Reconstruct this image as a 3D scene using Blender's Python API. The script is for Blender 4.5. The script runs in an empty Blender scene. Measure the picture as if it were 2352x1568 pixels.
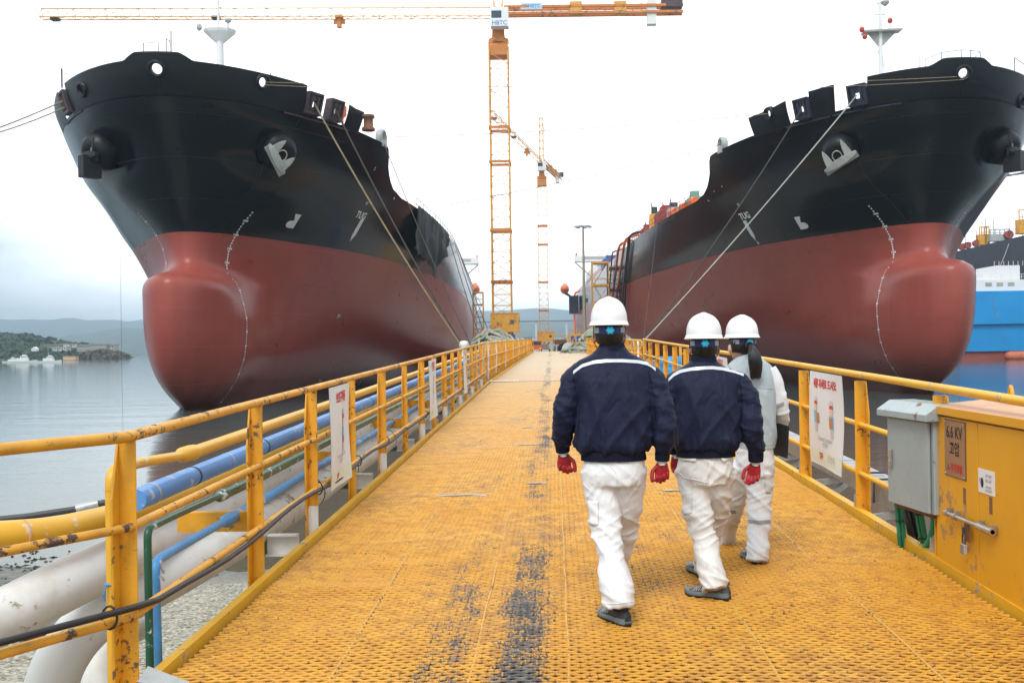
import bpy, bmesh, math, random
import numpy as np
from mathutils import Vector, Matrix, noise as mnoise
random.seed(7); rng = np.random.default_rng(7)
SC = bpy.context.scene
COL = SC.collection
R = math.radians
pi = math.pi
# ---------------------------------------------------------------- measuring frame: a photo of 2352x1568, focal 2287
F = 2287.0; CX0 = 1268.0; CY0 = 795.0; ROLL = 0.0142; H = 4.07

def W(px, py, Y):
    """point of the world seen at px,py at depth Y (used to take measurements off the photo)"""
    dx = px - CX0; dy = py - CY0
    return Vector(((dx - ROLL*dy)*Y/F, Y, H - (dy + ROLL*dx)*Y/F))

def WX(px, py, X):
    dx = px - CX0; dy = py - CY0
    Y = X*F/(dx - ROLL*dy)
    return W(px, py, Y)

def proj(v):
    u = v[0]*F/v[1]; w = (H - v[2])*F/v[1]
    return (CX0 + u + ROLL*w, CY0 + w - ROLL*u)

def deck_z(Y):
    if Y < 28.7: return 2.43 + 0.0216*Y
    if Y < 89: return 3.05 + (Y-28.7)*0.0093
    return 3.61
def deck_x(Y): return 0.0022*(Y-5.4)
XL, XR = -1.84, 2.51

# ---------------------------------------------------------------- object helpers
def tag(o, label=None, cat=None, group=None, kind=None):
    if label: o['label'] = label
    if cat: o['category'] = cat
    if group: o['group'] = group
    if kind: o['kind'] = kind
    return o

def empty(name, label=None, cat=None, loc=(0, 0, 0), rz=0, group=None, kind=None):
    o = bpy.data.objects.new(name, None); COL.objects.link(o)
    o.location = loc; o.rotation_euler = (0, 0, rz); o.empty_display_size = 0.2
    return tag(o, label, cat, group, kind)

def link(name, me, mat=None, parent=None):
    o = bpy.data.objects.new(name, me); COL.objects.link(o)
    if mat is not None and len(me.materials) == 0: me.materials.append(mat)
    if parent is not None: o.parent = parent
    return o

def copy_tree(o, parent=None):
    c = o.copy(); COL.objects.link(c)
    if parent is not None: c.parent = parent
    for ch in list(o.children): copy_tree(ch, c)
    return c

class MB:
    def __init__(s): s.v = []; s.f = []; s.sm = []
    def add(s, vs, fs, smooth=False):
        n = len(s.v); s.v.extend([tuple(v) for v in vs])
        for f in fs: s.f.append(tuple(i+n for i in f)); s.sm.append(smooth)
        return s
    def box(s, c, d, rot=None, bev=0.0):
        x, y, z = d[0]/2, d[1]/2, d[2]/2
        vs = [Vector((a*x, b*y, e*z)) for a in (-1, 1) for b in (-1, 1) for e in (-1, 1)]
        if rot is not None: vs = [rot @ v for v in vs]
        c = Vector(c)
        return s.add([v+c for v in vs], [(0,1,3,2),(4,6,7,5),(0,4,5,1),(2,3,7,6),(0,2,6,4),(1,5,7,3)])
    def box2(s, a, b): # from min to max corner
        a = Vector(a); b = Vector(b); return s.box((a+b)/2, b-a)
    def bar(s, p, q, w, h=None, up=(0, 0, 1)):
        p = Vector(p); q = Vector(q); h = h or w
        d = q-p; L = d.length
        if L < 1e-6: return s
        d.normalize(); u = Vector(up)
        if abs(d.dot(u)) > 0.98: u = Vector((0, 1, 0)) if abs(d.y) < .9 else Vector((1, 0, 0))
        a = d.cross(u).normalized(); b = a.cross(d)
        M = Matrix((a, d, b)).transposed()
        return s.box((p+q)/2, (w, L, h), M)
    def tube(s, pts, r, n=10, caps=True, closed=False):
        pts = [Vector(p) for p in pts]; m = len(pts)
        rs = r if isinstance(r, list) else [r]*m
        vs = []; up = None
        for i, p in enumerate(pts):
            if closed: t = pts[(i+1) % m]-pts[i-1]
            else: t = pts[min(i+1, m-1)]-pts[max(i-1, 0)]
            if t.length < 1e-9: t = Vector((0, 0, 1))
            t.normalize()
            if up is None:
                up = Vector((0, 0, 1)) if abs(t.z) < .9 else Vector((1, 0, 0))
            a = t.cross(up)
            if a.length < 1e-6: a = t.cross(Vector((0, 1, 0)))
            a.normalize(); up = a.cross(t).normalized()
            rr = rs[i]; ra, rb = rr if isinstance(rr, tuple) else (rr, rr)
            for k in range(n):
                an = 2*pi*k/n
                vs.append(p + a*(math.cos(an)*ra) + up*(math.sin(an)*rb))
        fs = []
        for i in range(m if closed else m-1):
            j = (i+1) % m
            for k in range(n):
                fs.append((i*n+k, i*n+(k+1) % n, j*n+(k+1) % n, j*n+k))
        s.add(vs, fs, True)
        if caps and not closed:
            s.add(vs[:n], [tuple(range(n))[::-1]]); s.add(vs[-n:], [tuple(range(n))])
        return s
    def lathe(s, prof, n=24, c=(0, 0, 0), rot=None, smooth=True, sx=1, sy=1):
        vs = []; c = Vector(c)
        for (r, z) in prof:
            for k in range(n):
                a = 2*pi*k/n; v = Vector((r*math.cos(a)*sx, r*math.sin(a)*sy, z))
                vs.append((rot @ v if rot is not None else v)+c)
        fs = [(i*n+k, i*n+(k+1) % n, (i+1)*n+(k+1) % n, (i+1)*n+k) for i in range(len(prof)-1) for k in range(n)]
        s.add(vs, fs, smooth)
        if prof[0][0] > 1e-4: s.add(vs[:n], [tuple(range(n))[::-1]])
        if prof[-1][0] > 1e-4: s.add(vs[-n:], [tuple(range(n))])
        return s
    def ball(s, c, r, n=12, rot=None):
        rx, ry, rz = r if isinstance(r, (tuple, list)) else (r, r, r)
        prof = [(math.sin(pi*i/n), -math.cos(pi*i/n)) for i in range(n+1)]
        m = 2*n; vs = []; c = Vector(c)
        for (q, z) in prof:
            for k in range(m):
                a = 2*pi*k/m; v = Vector((q*math.cos(a)*rx, q*math.sin(a)*ry, z*rz))
                vs.append((rot @ v if rot is not None else v)+c)
        fs = [(i*m+k, i*m+(k+1) % m, (i+1)*m+(k+1) % m, (i+1)*m+k) for i in range(n) for k in range(m)]
        return s.add(vs, fs, True)
    def prism(s, poly, o, a, b, depth):
        """poly (u,v) on plane o+a*u+b*v, extruded along a x b by depth"""
        o = Vector(o); a = Vector(a); b = Vector(b); nn = a.cross(b).normalized()*depth
        n = len(poly)
        v0 = [o+a*u+b*v for u, v in poly]; v1 = [p+nn for p in v0]
        fs = [tuple(range(n))[::-1], tuple(range(n, 2*n))]+[(i, (i+1) % n, n+(i+1) % n, n+i) for i in range(n)]
        return s.add(v0+v1, fs)
    def loft(s, rings, caps=True, smooth=True):
        n = len(rings[0]); vs = [p for r in rings for p in r]
        fs = [(i*n+k, i*n+(k+1) % n, (i+1)*n+(k+1) % n, (i+1)*n+k) for i in range(len(rings)-1) for k in range(n)]
        s.add(vs, fs, smooth)
        if caps: s.add(rings[0], [tuple(range(n))[::-1]]); s.add(rings[-1], [tuple(range(n))])
        return s
    def grid(s, fn, nu, nv, smooth=True):
        vs = [fn(i/nu, j/nv) for j in range(nv+1) for i in range(nu+1)]
        w = nu+1
        return s.add(vs, [(j*w+i, j*w+i+1, (j+1)*w+i+1, (j+1)*w+i) for j in range(nv) for i in range(nu)], smooth)
    def mesh(s, name):
        me = bpy.data.meshes.new(name); me.from_pydata(s.v, [], s.f); me.validate()
        if len(me.polygons) == len(s.sm): me.polygons.foreach_set('use_smooth', s.sm)
        me.update(); return me
    def build(s, name, mat, parent=None, bevel=0, recalc=True):
        me = s.mesh(name)
        if recalc:
            bm = bmesh.new(); bm.from_mesh(me)
            bmesh.ops.recalc_face_normals(bm, faces=bm.faces); bm.to_mesh(me); bm.free()
        o = link(name, me, mat, parent)
        if bevel:
            m = o.modifiers.new('bevel', 'BEVEL'); m.width = bevel; m.segments = 2; m.limit_method = 'ANGLE'; m.angle_limit = R(40)
            m.harden_normals = False
        return o

def arc(c, r, a0, a1, ax, ay, n=8):
    c = Vector(c); ax = Vector(ax); ay = Vector(ay)
    return [c+ax*(r*math.cos(a0+(a1-a0)*i/n))+ay*(r*math.sin(a0+(a1-a0)*i/n)) for i in range(n+1)]

def bend(pts, r, n=6):
    """round the corners of a polyline"""
    pts = [Vector(p) for p in pts]; out = [pts[0]]
    for i in range(1, len(pts)-1):
        p, q, s = pts[i-1], pts[i], pts[i+1]
        d1 = (p-q); d2 = (s-q); k = min(r, d1.length*.49, d2.length*.49)
        a = q+d1.normalized()*k; b = q+d2.normalized()*k
        for j in range(n+1):
            t = j/n; out.append(a*(1-t)**2+q*2*t*(1-t)+b*t*t)
    out.append(pts[-1]); return out

def catenary(p, q, sag, n=14):
    p = Vector(p); q = Vector(q)
    return [p.lerp(q, i/n)-Vector((0, 0, sag*4*(i/n)*(1-i/n))) for i in range(n+1)]

_fonts = {}
def text_geo(txt, size=1.0, bold=0.0, sx=1.0):
    cu = bpy.data.curves.new('txt', 'FONT'); cu.body = txt; cu.size = size
    cu.align_x = 'CENTER'; cu.align_y = 'CENTER'; cu.offset = bold; cu.resolution_u = 3
    ob = bpy.data.objects.new('txt', cu); COL.objects.link(ob)
    dg = bpy.context.evaluated_depsgraph_get(); dg.update()
    me = bpy.data.meshes.new_from_object(ob.evaluated_get(dg))
    vs = [(v.co.x*sx, v.co.y) for v in me.vertices]; fs = [tuple(p.vertices) for p in me.polygons]
    bpy.data.objects.remove(ob); bpy.data.curves.remove(cu); bpy.data.meshes.remove(me)
    return vs, fs

def text_plate(mb, txt, o, a, b, size, bold=0.0, sx=1.0):
    vs, fs = text_geo(txt, size, bold, sx); o = Vector(o); a = Vector(a); b = Vector(b)
    mb.add([o+a*u+b*v for u, v in vs], fs); return mb

# ---------------------------------------------------------------- materials
def nodes(m):
    m.use_nodes = True; nt = m.node_tree; return nt, nt.nodes, nt.links
def N(nt, typ, **kw):
    n = nt.nodes.new(typ)
    for k, v in kw.items():
        if k.startswith('i_'):
            key = k[2:]; key = int(key) if key.isdigit() else key.replace('_', ' ')
            n.inputs[key].default_value = v
        else: setattr(n, k, v)
    return n
def ramp(nt, src, stops):
    n = nt.nodes.new('ShaderNodeValToRGB'); e = n.color_ramp.elements
    while len(e) < len(stops): e.new(0.5)
    for k, (p, c) in enumerate(stops):
        e[k].position = p; e[k].color = (c, c, c, 1) if not isinstance(c, (tuple, list)) else (*c[:3], 1)
    nt.links.new(src, n.inputs[0]); return n
def mixc(nt, f, a, b, mode='MIX'):
    n = nt.nodes.new('ShaderNodeMix'); n.data_type = 'RGBA'; n.blend_type = mode
    for k, x in ((0, f), (6, a), (7, b)):
        if hasattr(x, 'links'): nt.links.new(x, n.inputs[k])
        else: n.inputs[k].default_value = x if k == 0 else (*x[:3], 1)
    return n.outputs[2]
def mth(nt, op, a, b=None, c=None, clamp=False):
    n = nt.nodes.new('ShaderNodeMath'); n.operation = op; n.use_clamp = clamp
    for k, x in enumerate((a, b, c)):
        if x is None: continue
        if hasattr(x, 'links'): nt.links.new(x, n.inputs[k])
        else: n.inputs[k].default_value = x
    return n.outputs[0]
def noise(nt, vec, scale, detail=4, rough=.55, dim='3D'):
    n = nt.nodes.new('ShaderNodeTexNoise'); n.inputs['Scale'].default_value = scale
    n.inputs['Detail'].default_value = detail; n.inputs['Roughness'].default_value = rough
    if vec is not None: nt.links.new(vec, n.inputs['Vector'])
    return n.outputs['Fac']
def mapping(nt, vec, scale=(1, 1, 1), loc=(0, 0, 0), rot=(0, 0, 0)):
    n = nt.nodes.new('ShaderNodeMapping'); nt.links.new(vec, n.inputs[0])
    n.inputs['Scale'].default_value = scale; n.inputs['Location'].default_value = loc; n.inputs['Rotation'].default_value = rot
    return n.outputs[0]
def bump(nt, h, strength=.3, dist=.01, nrm=None):
    n = nt.nodes.new('ShaderNodeBump'); n.inputs['Strength'].default_value = strength; n.inputs['Distance'].default_value = dist
    nt.links.new(h, n.inputs['Height'])
    if nrm is not None: nt.links.new(nrm, n.inputs['Normal'])
    return n.outputs[0]

MATS = {}
def paint(name, col, rough=.5, metal=0.0, var=.12, vscale=3.0, chips=0.0, chipcol=(.12, .05, .025), cscale=14.0,
          bumps=.0, bscale=60, spec=.5, dirt=0.0, dirtcol=(.1, .08, .06), streak=0.0, coat=0.0):
    """painted or plain surface: colour mottling, chips of rust, dirt, fine bump"""
    if name in MATS: return MATS[name]
    m = bpy.data.materials.new(name); nt, nd, lk = nodes(m)
    bs = nd['Principled BSDF']; tc = nd.new('ShaderNodeTexCoord'); ob = tc.outputs['Object']
    c = col
    n1 = noise(nt, ob, vscale, 5)
    lo = tuple(x*(1-var) for x in col); hi = tuple(min(1, x*(1+var)) for x in col)
    out = ramp(nt, n1, [(.3, lo), (.7, hi)]).outputs[0]
    if dirt:
        n2 = noise(nt, mapping(nt, ob, (1, 1, .35) if streak else (1, 1, 1), (3, 1, 7)), vscale*2.3, 6, .65)
        out = mixc(nt, ramp(nt, n2, [(.48, 0.0), (.75, dirt)]).outputs[0], out, dirtcol)
    rr = None
    if chips:
        n3 = noise(nt, ob, cscale, 6, .7); n4 = noise(nt, ob, cscale*.18, 3)
        k = ramp(nt, mth(nt, 'ADD', mth(nt, 'MULTIPLY', n3, .6), mth(nt, 'MULTIPLY', n4, .4)), [(.60-.1*chips, 0.0), (.635-.1*chips, 1.0)]).outputs[0]
        out = mixc(nt, k, out, chipcol)
        rr = mth(nt, 'MULTIPLY_ADD', k, .3, rough, clamp=True)
    lk.new(out, bs.inputs['Base Color'])
    if rr is not None: lk.new(rr, bs.inputs['Roughness'])
    else: bs.inputs['Roughness'].default_value = rough
    bs.inputs['Metallic'].default_value = metal; bs.inputs['Specular IOR Level'].default_value = spec
    if coat: bs.inputs['Coat Weight'].default_value = coat
    if bumps: lk.new(bump(nt, noise(nt, ob, bscale, 4), bumps, .004), bs.inputs['Normal'])
    MATS[name] = m; return m

YEL = (.72, .33, .02)
def M_(): pass
M_.rail = paint('yellow rail paint', (.78, .37, .02), .42, chips=.30, cscale=26, chipcol=(.16, .08, .05), var=.12, vscale=5, bumps=.12, dirt=.25, dirtcol=(.42, .2, .06))
M_.railold = paint('yellow rail chipped paint', (.74, .35, .03), .5, chips=.52, cscale=20, chipcol=(.10, .06, .05), var=.15, vscale=6, bumps=.2, dirt=.35, dirtcol=(.4, .2, .08))
M_.toe = paint('yellow edge paint', (.80, .42, .02), .45, chips=.22, cscale=24, chipcol=(.38, .3, .22), var=.08)
M_.yel = paint('yellow machine paint', (.76, .36, .02), .45, chips=.35, cscale=10, var=.08, vscale=2, bumps=.05, dirt=.18, dirtcol=(.45, .2, .05))
M_.cab = paint('cabinet yellow paint', (.78, .365, .012), .4, chips=.28, cscale=9, chipcol=(.45, .25, .1), var=.07, vscale=1.5, bumps=.05, dirt=.2, dirtcol=(.62, .25, .03))
M_.cabtop = paint('cabinet weathered top', (.62, .36, .2), .55, chips=.5, cscale=9, chipcol=(.3, .2, .14), var=.12)
M_.cran = paint('crane yellow paint', (.72, .36, .05), .5, var=.15, chips=.45, cscale=3, chipcol=(.35, .12, .05))
M_.crano = paint('crane orange paint', (.62, .22, .045), .5, var=.15, chips=.5, cscale=3, chipcol=(.25, .08, .05))
M_.pipew = paint('white pipe lagging', (.74, .73, .70), .5, var=.05, vscale=1.2, dirt=.55, dirtcol=(.42, .38, .26), chips=.15, cscale=7, chipcol=(.3, .25, .15), bumps=.25, bscale=14)
M_.pipeb = paint('blue pipe paint', (.10, .29, .66), .38, var=.12, vscale=2, chips=.1, cscale=9, chipcol=(.5, .52, .52), bumps=.15, bscale=20)
M_.pipec = paint('lower blue pipe paint', (.07, .27, .56), .4, var=.15, vscale=3, chips=.2, cscale=12, chipcol=(.6, .6, .6), bumps=.1)
M_.pipeg = paint('green pipe paint', (.012, .085, .045), .35, var=.2, chips=.15, cscale=13, chipcol=(.6, .62, .6))
M_.pipey = paint('yellow pipe paint', (.76, .40, .03), .4, var=.1, vscale=2, chips=.05, cscale=7, chipcol=(.65, .6, .5), bumps=.1)
M_.white = paint('white paint', (.78, .78, .76), .45, var=.05, dirt=.2, dirtcol=(.4, .38, .34))
M_.grey = paint('grey steel paint', (.42, .43, .42), .5, var=.1, dirt=.3)
M_.galv = paint('galvanised steel', (.46, .47, .47), .42, metal=.35, var=.15, vscale=8, dirt=.2)
M_.black = paint('black rubber', (.02, .02, .022), .5, var=.2, bumps=.1)
M_.dark = paint('dark steel', (.05, .048, .05), .5, var=.2)
M_.rust = paint('rusty steel', (.2, .09, .045), .8, var=.35, vscale=9, bumps=.3)
M_.rope = paint('mooring rope', (.36, .34, .26), .85, var=.3, vscale=3, bumps=.6, bscale=40)
M_.ropeg = paint('green grey rope', (.27, .31, .25), .85, var=.3, vscale=3, bumps=.6, bscale=40)
M_.ropet = paint('tan mooring line', (.34, .26, .15), .85, var=.2)
M_.roped = paint('dark mooring line', (.09, .075, .06), .85, var=.2)
M_.red = paint('red enamel', (.55, .05, .03), .4, var=.12)
M_.orange = paint('orange enamel', (.75, .16, .03), .45, var=.12)
M_.blue = paint('blue tarpaulin', (.03, .12, .42), .5, var=.2, bumps=.4, bscale=6)
M_.glass = paint('dark glass', (.03, .05, .06), .08, var=.1, spec=.8)
M_.steel = paint('worn steel', (.5, .46, .42), .35, metal=.8, var=.15, vscale=20)
M_.txtred = paint('red lettering', (.68, .03, .025), .6, var=.03)
M_.txtblk = paint('black lettering', (.025, .022, .02), .6, var=.03)
M_.txtgry = paint('grey lettering', (.36, .37, .38), .6, var=.03)
M_.mark = paint('white hull marking', (.74, .74, .72), .5, var=.06)
# ================================================================ camera, sky, light
cam = bpy.data.cameras.new('camera'); camo = bpy.data.objects.new('camera', cam); COL.objects.link(camo)
cam.lens = 36*F/2352; cam.sensor_width = 36; cam.shift_x = (1176-CX0)/2352; cam.shift_y = (CY0-784)/2352
cam.clip_start = .05; cam.clip_end = 20000
camo.matrix_world = Matrix.Translation((0, 0, H)) @ Matrix.Rotation(R(90), 4, 'X') @ Matrix.Rotation(-ROLL, 4, 'Z')
SC.camera = camo
SC.view_settings.view_transform = 'Standard'; SC.view_settings.look = 'None'; SC.view_settings.exposure = 1.1; SC.view_settings.gamma = 1
SC.render.engine = 'CYCLES'
SC.cycles.use_denoising = True
SC.cycles.max_bounces = 8; SC.cycles.volume_bounces = 0; SC.cycles.transparent_max_bounces = 8
SC.cycles.caustics_reflective = False; SC.cycles.caustics_refractive = False

SUN_EL, SUN_AZ = R(52), R(200)
wd = bpy.data.worlds.new('World'); SC.world = wd; wd.use_nodes = True
nt = wd.node_tree; nd = nt.nodes; lk = nt.links
bg = nd['Background']; bg.inputs[1].default_value = 0.1
sky = N(nt, 'ShaderNodeTexSky', sky_type='NISHITA', sun_disc=False, sun_elevation=SUN_EL, sun_rotation=SUN_AZ)
tc = nd.new('ShaderNodeTexCoord'); g = tc.outputs['Generated']
cl = noise(nt, mapping(nt, g, (2.2, 2.2, 5.5), (3.1, .4, 1.3)), 1.6, 7, .55)
sep = nd.new('ShaderNodeSeparateXYZ'); lk.new(g, sep.inputs[0])
# the thin bright part of the overcast lies over the far end of the quay; thicker grey cloud to the left
dt = N(nt, 'ShaderNodeVectorMath', operation='DOT_PRODUCT'); lk.new(g, dt.inputs[0]); dt.inputs[1].default_value = (.06, .93, .36)
br = ramp(nt, dt.outputs['Value'], [(.80, 0.0), (.955, 1.0)]).outputs[0]
f = mth(nt, 'ADD', mth(nt, 'MULTIPLY_ADD', cl, 2.1, -.80), mth(nt, 'MULTIPLY', br, 1.0), clamp=True)
grey = (3.2, 3.8, 4.25); white = (10.8, 10.9, 10.9)
cc = mixc(nt, f, grey, white)
gp = N(nt, 'ShaderNodeVectorMath', operation='DOT_PRODUCT'); lk.new(g, gp.inputs[0]); gp.inputs[1].default_value = (.44, .84, .31)
gap = mth(nt, 'MULTIPLY', ramp(nt, gp.outputs['Value'], [(.975, 0.0), (1.0, 1.0)]).outputs[0], ramp(nt, noise(nt, mapping(nt, g, (4, 4, 6)), 2, 5), [(.35, .4), (.6, 1.0)]).outputs[0])
cc = mixc(nt, mth(nt, 'MULTIPLY', gap, .8), cc, (3.1, 3.9, 4.5))
fin = mixc(nt, .88, sky.outputs[0], cc)
lk.new(fin, bg.inputs[0])
sun = bpy.data.lights.new('sun', 'SUN'); sun.energy = 1.0; sun.angle = R(25); sun.color = (1, .97, .92)
so = bpy.data.objects.new('sun', sun); COL.objects.link(so)
# Nishita rotation: azimuth measured clockwise from +Y
sd = Vector((math.sin(SUN_AZ)*math.cos(SUN_EL), math.cos(SUN_AZ)*math.cos(SUN_EL), math.sin(SUN_EL)))
so.rotation_euler = (-sd).to_track_quat('-Z', 'Y').to_euler()

# ================================================================ water
m = bpy.data.materials.new('sea water'); nt, nd, lk = nodes(m); bs = nd['Principled BSDF']
tc = nd.new('ShaderNodeTexCoord'); ob = tc.outputs['Object']
w1 = noise(nt, mapping(nt, ob, (.55, 1.6, 1), rot=(0, 0, .12)), 1.0, 5, .6)
w2 = noise(nt, mapping(nt, ob, (.10, .30, 1), rot=(0, 0, -.1)), 1.0, 3, .5)
hh = mth(nt, 'ADD', mth(nt, 'MULTIPLY', w1, .38), mth(nt, 'MULTIPLY', w2, .9))
lk.new(bump(nt, hh, .5, .085), bs.inputs['Normal'])
cn = noise(nt, mapping(nt, ob, (.05, .05, 1)), 1, 3)
sx_ = nd.new('ShaderNodeSeparateXYZ'); lk.new(ob, sx_.inputs[0])
shal = N(nt, 'ShaderNodeMapRange', i_1=14., i_2=62., i_3=1., i_4=0.); lk.new(sx_.outputs[1], shal.inputs[0])
deep = ramp(nt, cn, [(.3, (.065, .10, .10)), (.7, (.085, .12, .118))]).outputs[0]
wcol = mixc(nt, mth(nt, 'MULTIPLY', shal.outputs[0], .95, clamp=True), deep, (.115, .110, .068))
lk.new(wcol, bs.inputs['Base Color']); bs.inputs['Roughness'].default_value = .04; bs.inputs['IOR'].default_value = 1.33
M_.water = m
mb = MB(); S = 5200
mb.add([(-S, -300, 0), (S, -300, 0), (S, S, 0), (-S, S, 0)], [(0, 1, 2, 3)])
o = mb.build('water', M_.water); tag(o, kind='structure')

# ================================================================ shell beach under the near end of the gangway
m = bpy.data.materials.new('shell beach'); nt, nd, lk = nodes(m); bs = nd['Principled BSDF']
tc = nd.new('ShaderNodeTexCoord'); ob = tc.outputs['Object']
vo = N(nt, 'ShaderNodeTexVoronoi', i_Scale=24.0); lk.new(ob, vo.inputs['Vector'])
sepc = nd.new('ShaderNodeSeparateColor'); lk.new(vo.outputs['Color'], sepc.inputs[0])
shell = ramp(nt, sepc.outputs[0], [(0, (.62, .58, .46)), (.3, (.40, .35, .24)), (.5, (.20, .18, .12)), (.72, (.74, .70, .60)), (1, (.10, .09, .065))]).outputs[0]
mud = ramp(nt, noise(nt, ob, 6, 6), [(.3, (.16, .15, .13)), (.7, (.30, .29, .26))]).outputs[0]
sz = nd.new('ShaderNodeSeparateXYZ'); lk.new(ob, sz.inputs[0])
gm = N(nt, 'ShaderNodeMapRange', i_1=19.3, i_2=17.2); lk.new(mth(nt, 'MULTIPLY_ADD', noise(nt, ob, .8, 4), 3.2, sz.outputs[1]), gm.inputs[0])
gx = N(nt, 'ShaderNodeMapRange', i_1=-8.8, i_2=-7.2); lk.new(mth(nt, 'MULTIPLY_ADD', noise(nt, ob, .9, 4), 2.0, mth(nt, 'ADD', sz.outputs[0], -1.0)), gx.inputs[0])
gg = mth(nt, 'MULTIPLY', gm.outputs[0], gx.outputs[0])
lk.new(mixc(nt, gg, mud, shell), bs.inputs['Base Color']); bs.inputs['Roughness'].default_value = .8
lk.new(bump(nt, mth(nt, 'ADD', sepc.outputs[1], noise(nt, ob, 30, 4)), 1.0, .05), bs.inputs['Normal'])
M_.beach = m
def bz(x, y):
    n = mnoise.noise(Vector((x*.35, y*.35, 3)))*.10+mnoise.noise(Vector((x*1.3, y*1.3, 8)))*.04
    return (18.4-y-.18*(x+5))*.085+n
mb = MB(); mb.grid(lambda u, v: (-40+80*u, -6+30*v, max(-1.5, min(1.6, bz(-40+80*u, -6+30*v)))), 260, 110)
tag(mb.build('beach', M_.beach), kind='structure')
M_.weed = paint('seaweed', (.03, .028, .018), .8, var=.5, vscale=6)
mb = MB(); r_ = np.random.default_rng(11)
for i in range(230):
    x = -6.2-9*r_.uniform(); y = 14.5+5.5*r_.uniform()+.12*(-x-6); n_ = int(r_.integers(2, 6)); z = max(-.02, bz(x, y))
    for k in range(n_):
        a = r_.uniform(0, 6.28); s_ = r_.uniform(.03, .13); c = (x+r_.normal()*.1, y+r_.normal()*.1)
        mb.add([(c[0]+s_*math.cos(a), c[1]+s_*math.sin(a), z+.01), (c[0]-s_*.4*math.sin(a), c[1]+s_*.4*math.cos(a), z+.05), (c[0]-s_*math.cos(a), c[1]-s_*math.sin(a), z+.01), (c[0]+s_*.35*math.sin(a), c[1]-s_*.35*math.cos(a), z+.025)], [(0, 1, 2, 3)])
tag(mb.build('seaweed', M_.weed), 'dark seaweed and debris scattered on the wet mud', 'seaweed', kind='stuff')
# rocks on the near beach
M_.rock = paint('beach rock', (.16, .155, .14), .85, var=.4, vscale=4, bumps=.8, bscale=12)
for i, (px, py, r) in enumerate(((20, 1540, .34), (62, 1556, .3), (20, 1580, .45), (245, 1560, .2), (95, 1590, .4))):
    Y = 12.6 if i != 3 else 12.2
    p = W(px, py, Y)
    mb = MB(); mb.ball((0, 0, 0), (r*1.3, r, r*.7), 10)
    mb.v = [tuple(Vector(v)*(1+.35*mnoise.noise(Vector(v)*2.2/r*.5+Vector((i*7, 0, 0))))) for v in mb.v]
    o = mb.build('beach_rock', M_.rock); o.location = (p.x, p.y, bz(p.x, p.y)+r*.3)
    tag(o, ['grey rounded rock on the shell beach at the left picture edge', 'dark low rock half sunk in the shells beside the white pipe', 'large dark rock at the bottom left corner of the beach', 'small rock between the yellow corner post and the white pipe elbow', 'rock lying under the sloping white pipe elbow'][i], 'rock', 'rocks on the shell beach')

# ================================================================ hills and far shore
M_.hill = paint('far wooded hillside', (.060, .085, .055), .95, var=.35, vscale=.02)
M_.hillb = paint('near shore ground', (.08, .09, .06), .95, var=.3, vscale=.05)
def ridge(name, Y, prof, depth=400, base=-2, wob=.06, mat=None):
    """hill range from a crest profile of (px,py) taken at depth Y"""
    pts = [W(px, py, Y) for px, py in prof]; xs = [p.x for p in pts]; zs = [p.z for p in pts]
    def h(x): return float(np.interp(x, xs, zs))
    x0, x1 = xs[0], xs[-1]; nu = 220; span = x1-x0
    def fn(u, v):
        x = x0+span*u; hh = h(x); t = v
        prof_ = math.sin(min(1, t*1.25)*pi/2) if t < .8 else math.cos((t-.8)/.2*pi/2)*.6+.4
        nz = mnoise.fractal(Vector((x/span*26, v*3, Y*.01)), 1, 2, 5)
        return (x, Y-depth*(.8-v), base+(hh-base)*max(0, prof_)*(1+wob*nz*(2 if v < .7 else 1.0)))
    mb = MB(); mb.grid(fn, nu, 18); return tag(mb.build(name, mat or M_.hill), kind='structure')
ridge('hill_range', 4700, [(-700, 760), (-300, 735), (-100, 738), (0, 734), (28, 735), (50, 737), (71, 731), (95, 734), (140, 733), (171, 730), (190, 732), (206, 737), (237, 734), (270, 733), (304, 739), (330, 737), (420, 728), (600, 735), (800, 722), (1000, 728), (1085, 716), (1140, 713), (1200, 712), (1250, 709), (1300, 712), (1400, 716), (1700, 720), (2100, 715), (2300, 718), (2700, 720), (3200, 730)], 900)
ridge('hills', 3000, [(-500, 790), (100, 786), (150, 779), (190, 772), (230, 764), (262, 758), (300, 754), (340, 757), (420, 748), (700, 760), (900, 752), (1100, 756), (1150, 750), (1190, 742), (1240, 744), (1290, 738), (1350, 745), (1600, 752), (2000, 742), (2250, 748), (2700, 755)], 600)
# the wooded headland to the left and the low shore behind the quay
ridge('headland', 720, [(-420, 770), (-200, 762), (-60, 772), (0, 775), (30, 772), (60, 773), (100, 775), (140, 783), (180, 788), (230, 792), (260, 802), (280, 815), (296, 828)], 130, -2, .03, M_.hillb)
ridge('far_shore', 1500, [(200, 829), (262, 818), (300, 812), (335, 816), (480, 808), (800, 806), (1080, 797), (1130, 790), (1180, 786), (1250, 788), (1320, 782), (1500, 790), (2100, 788), (2300, 786), (2600, 780)], 200, -2, .05)

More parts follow.
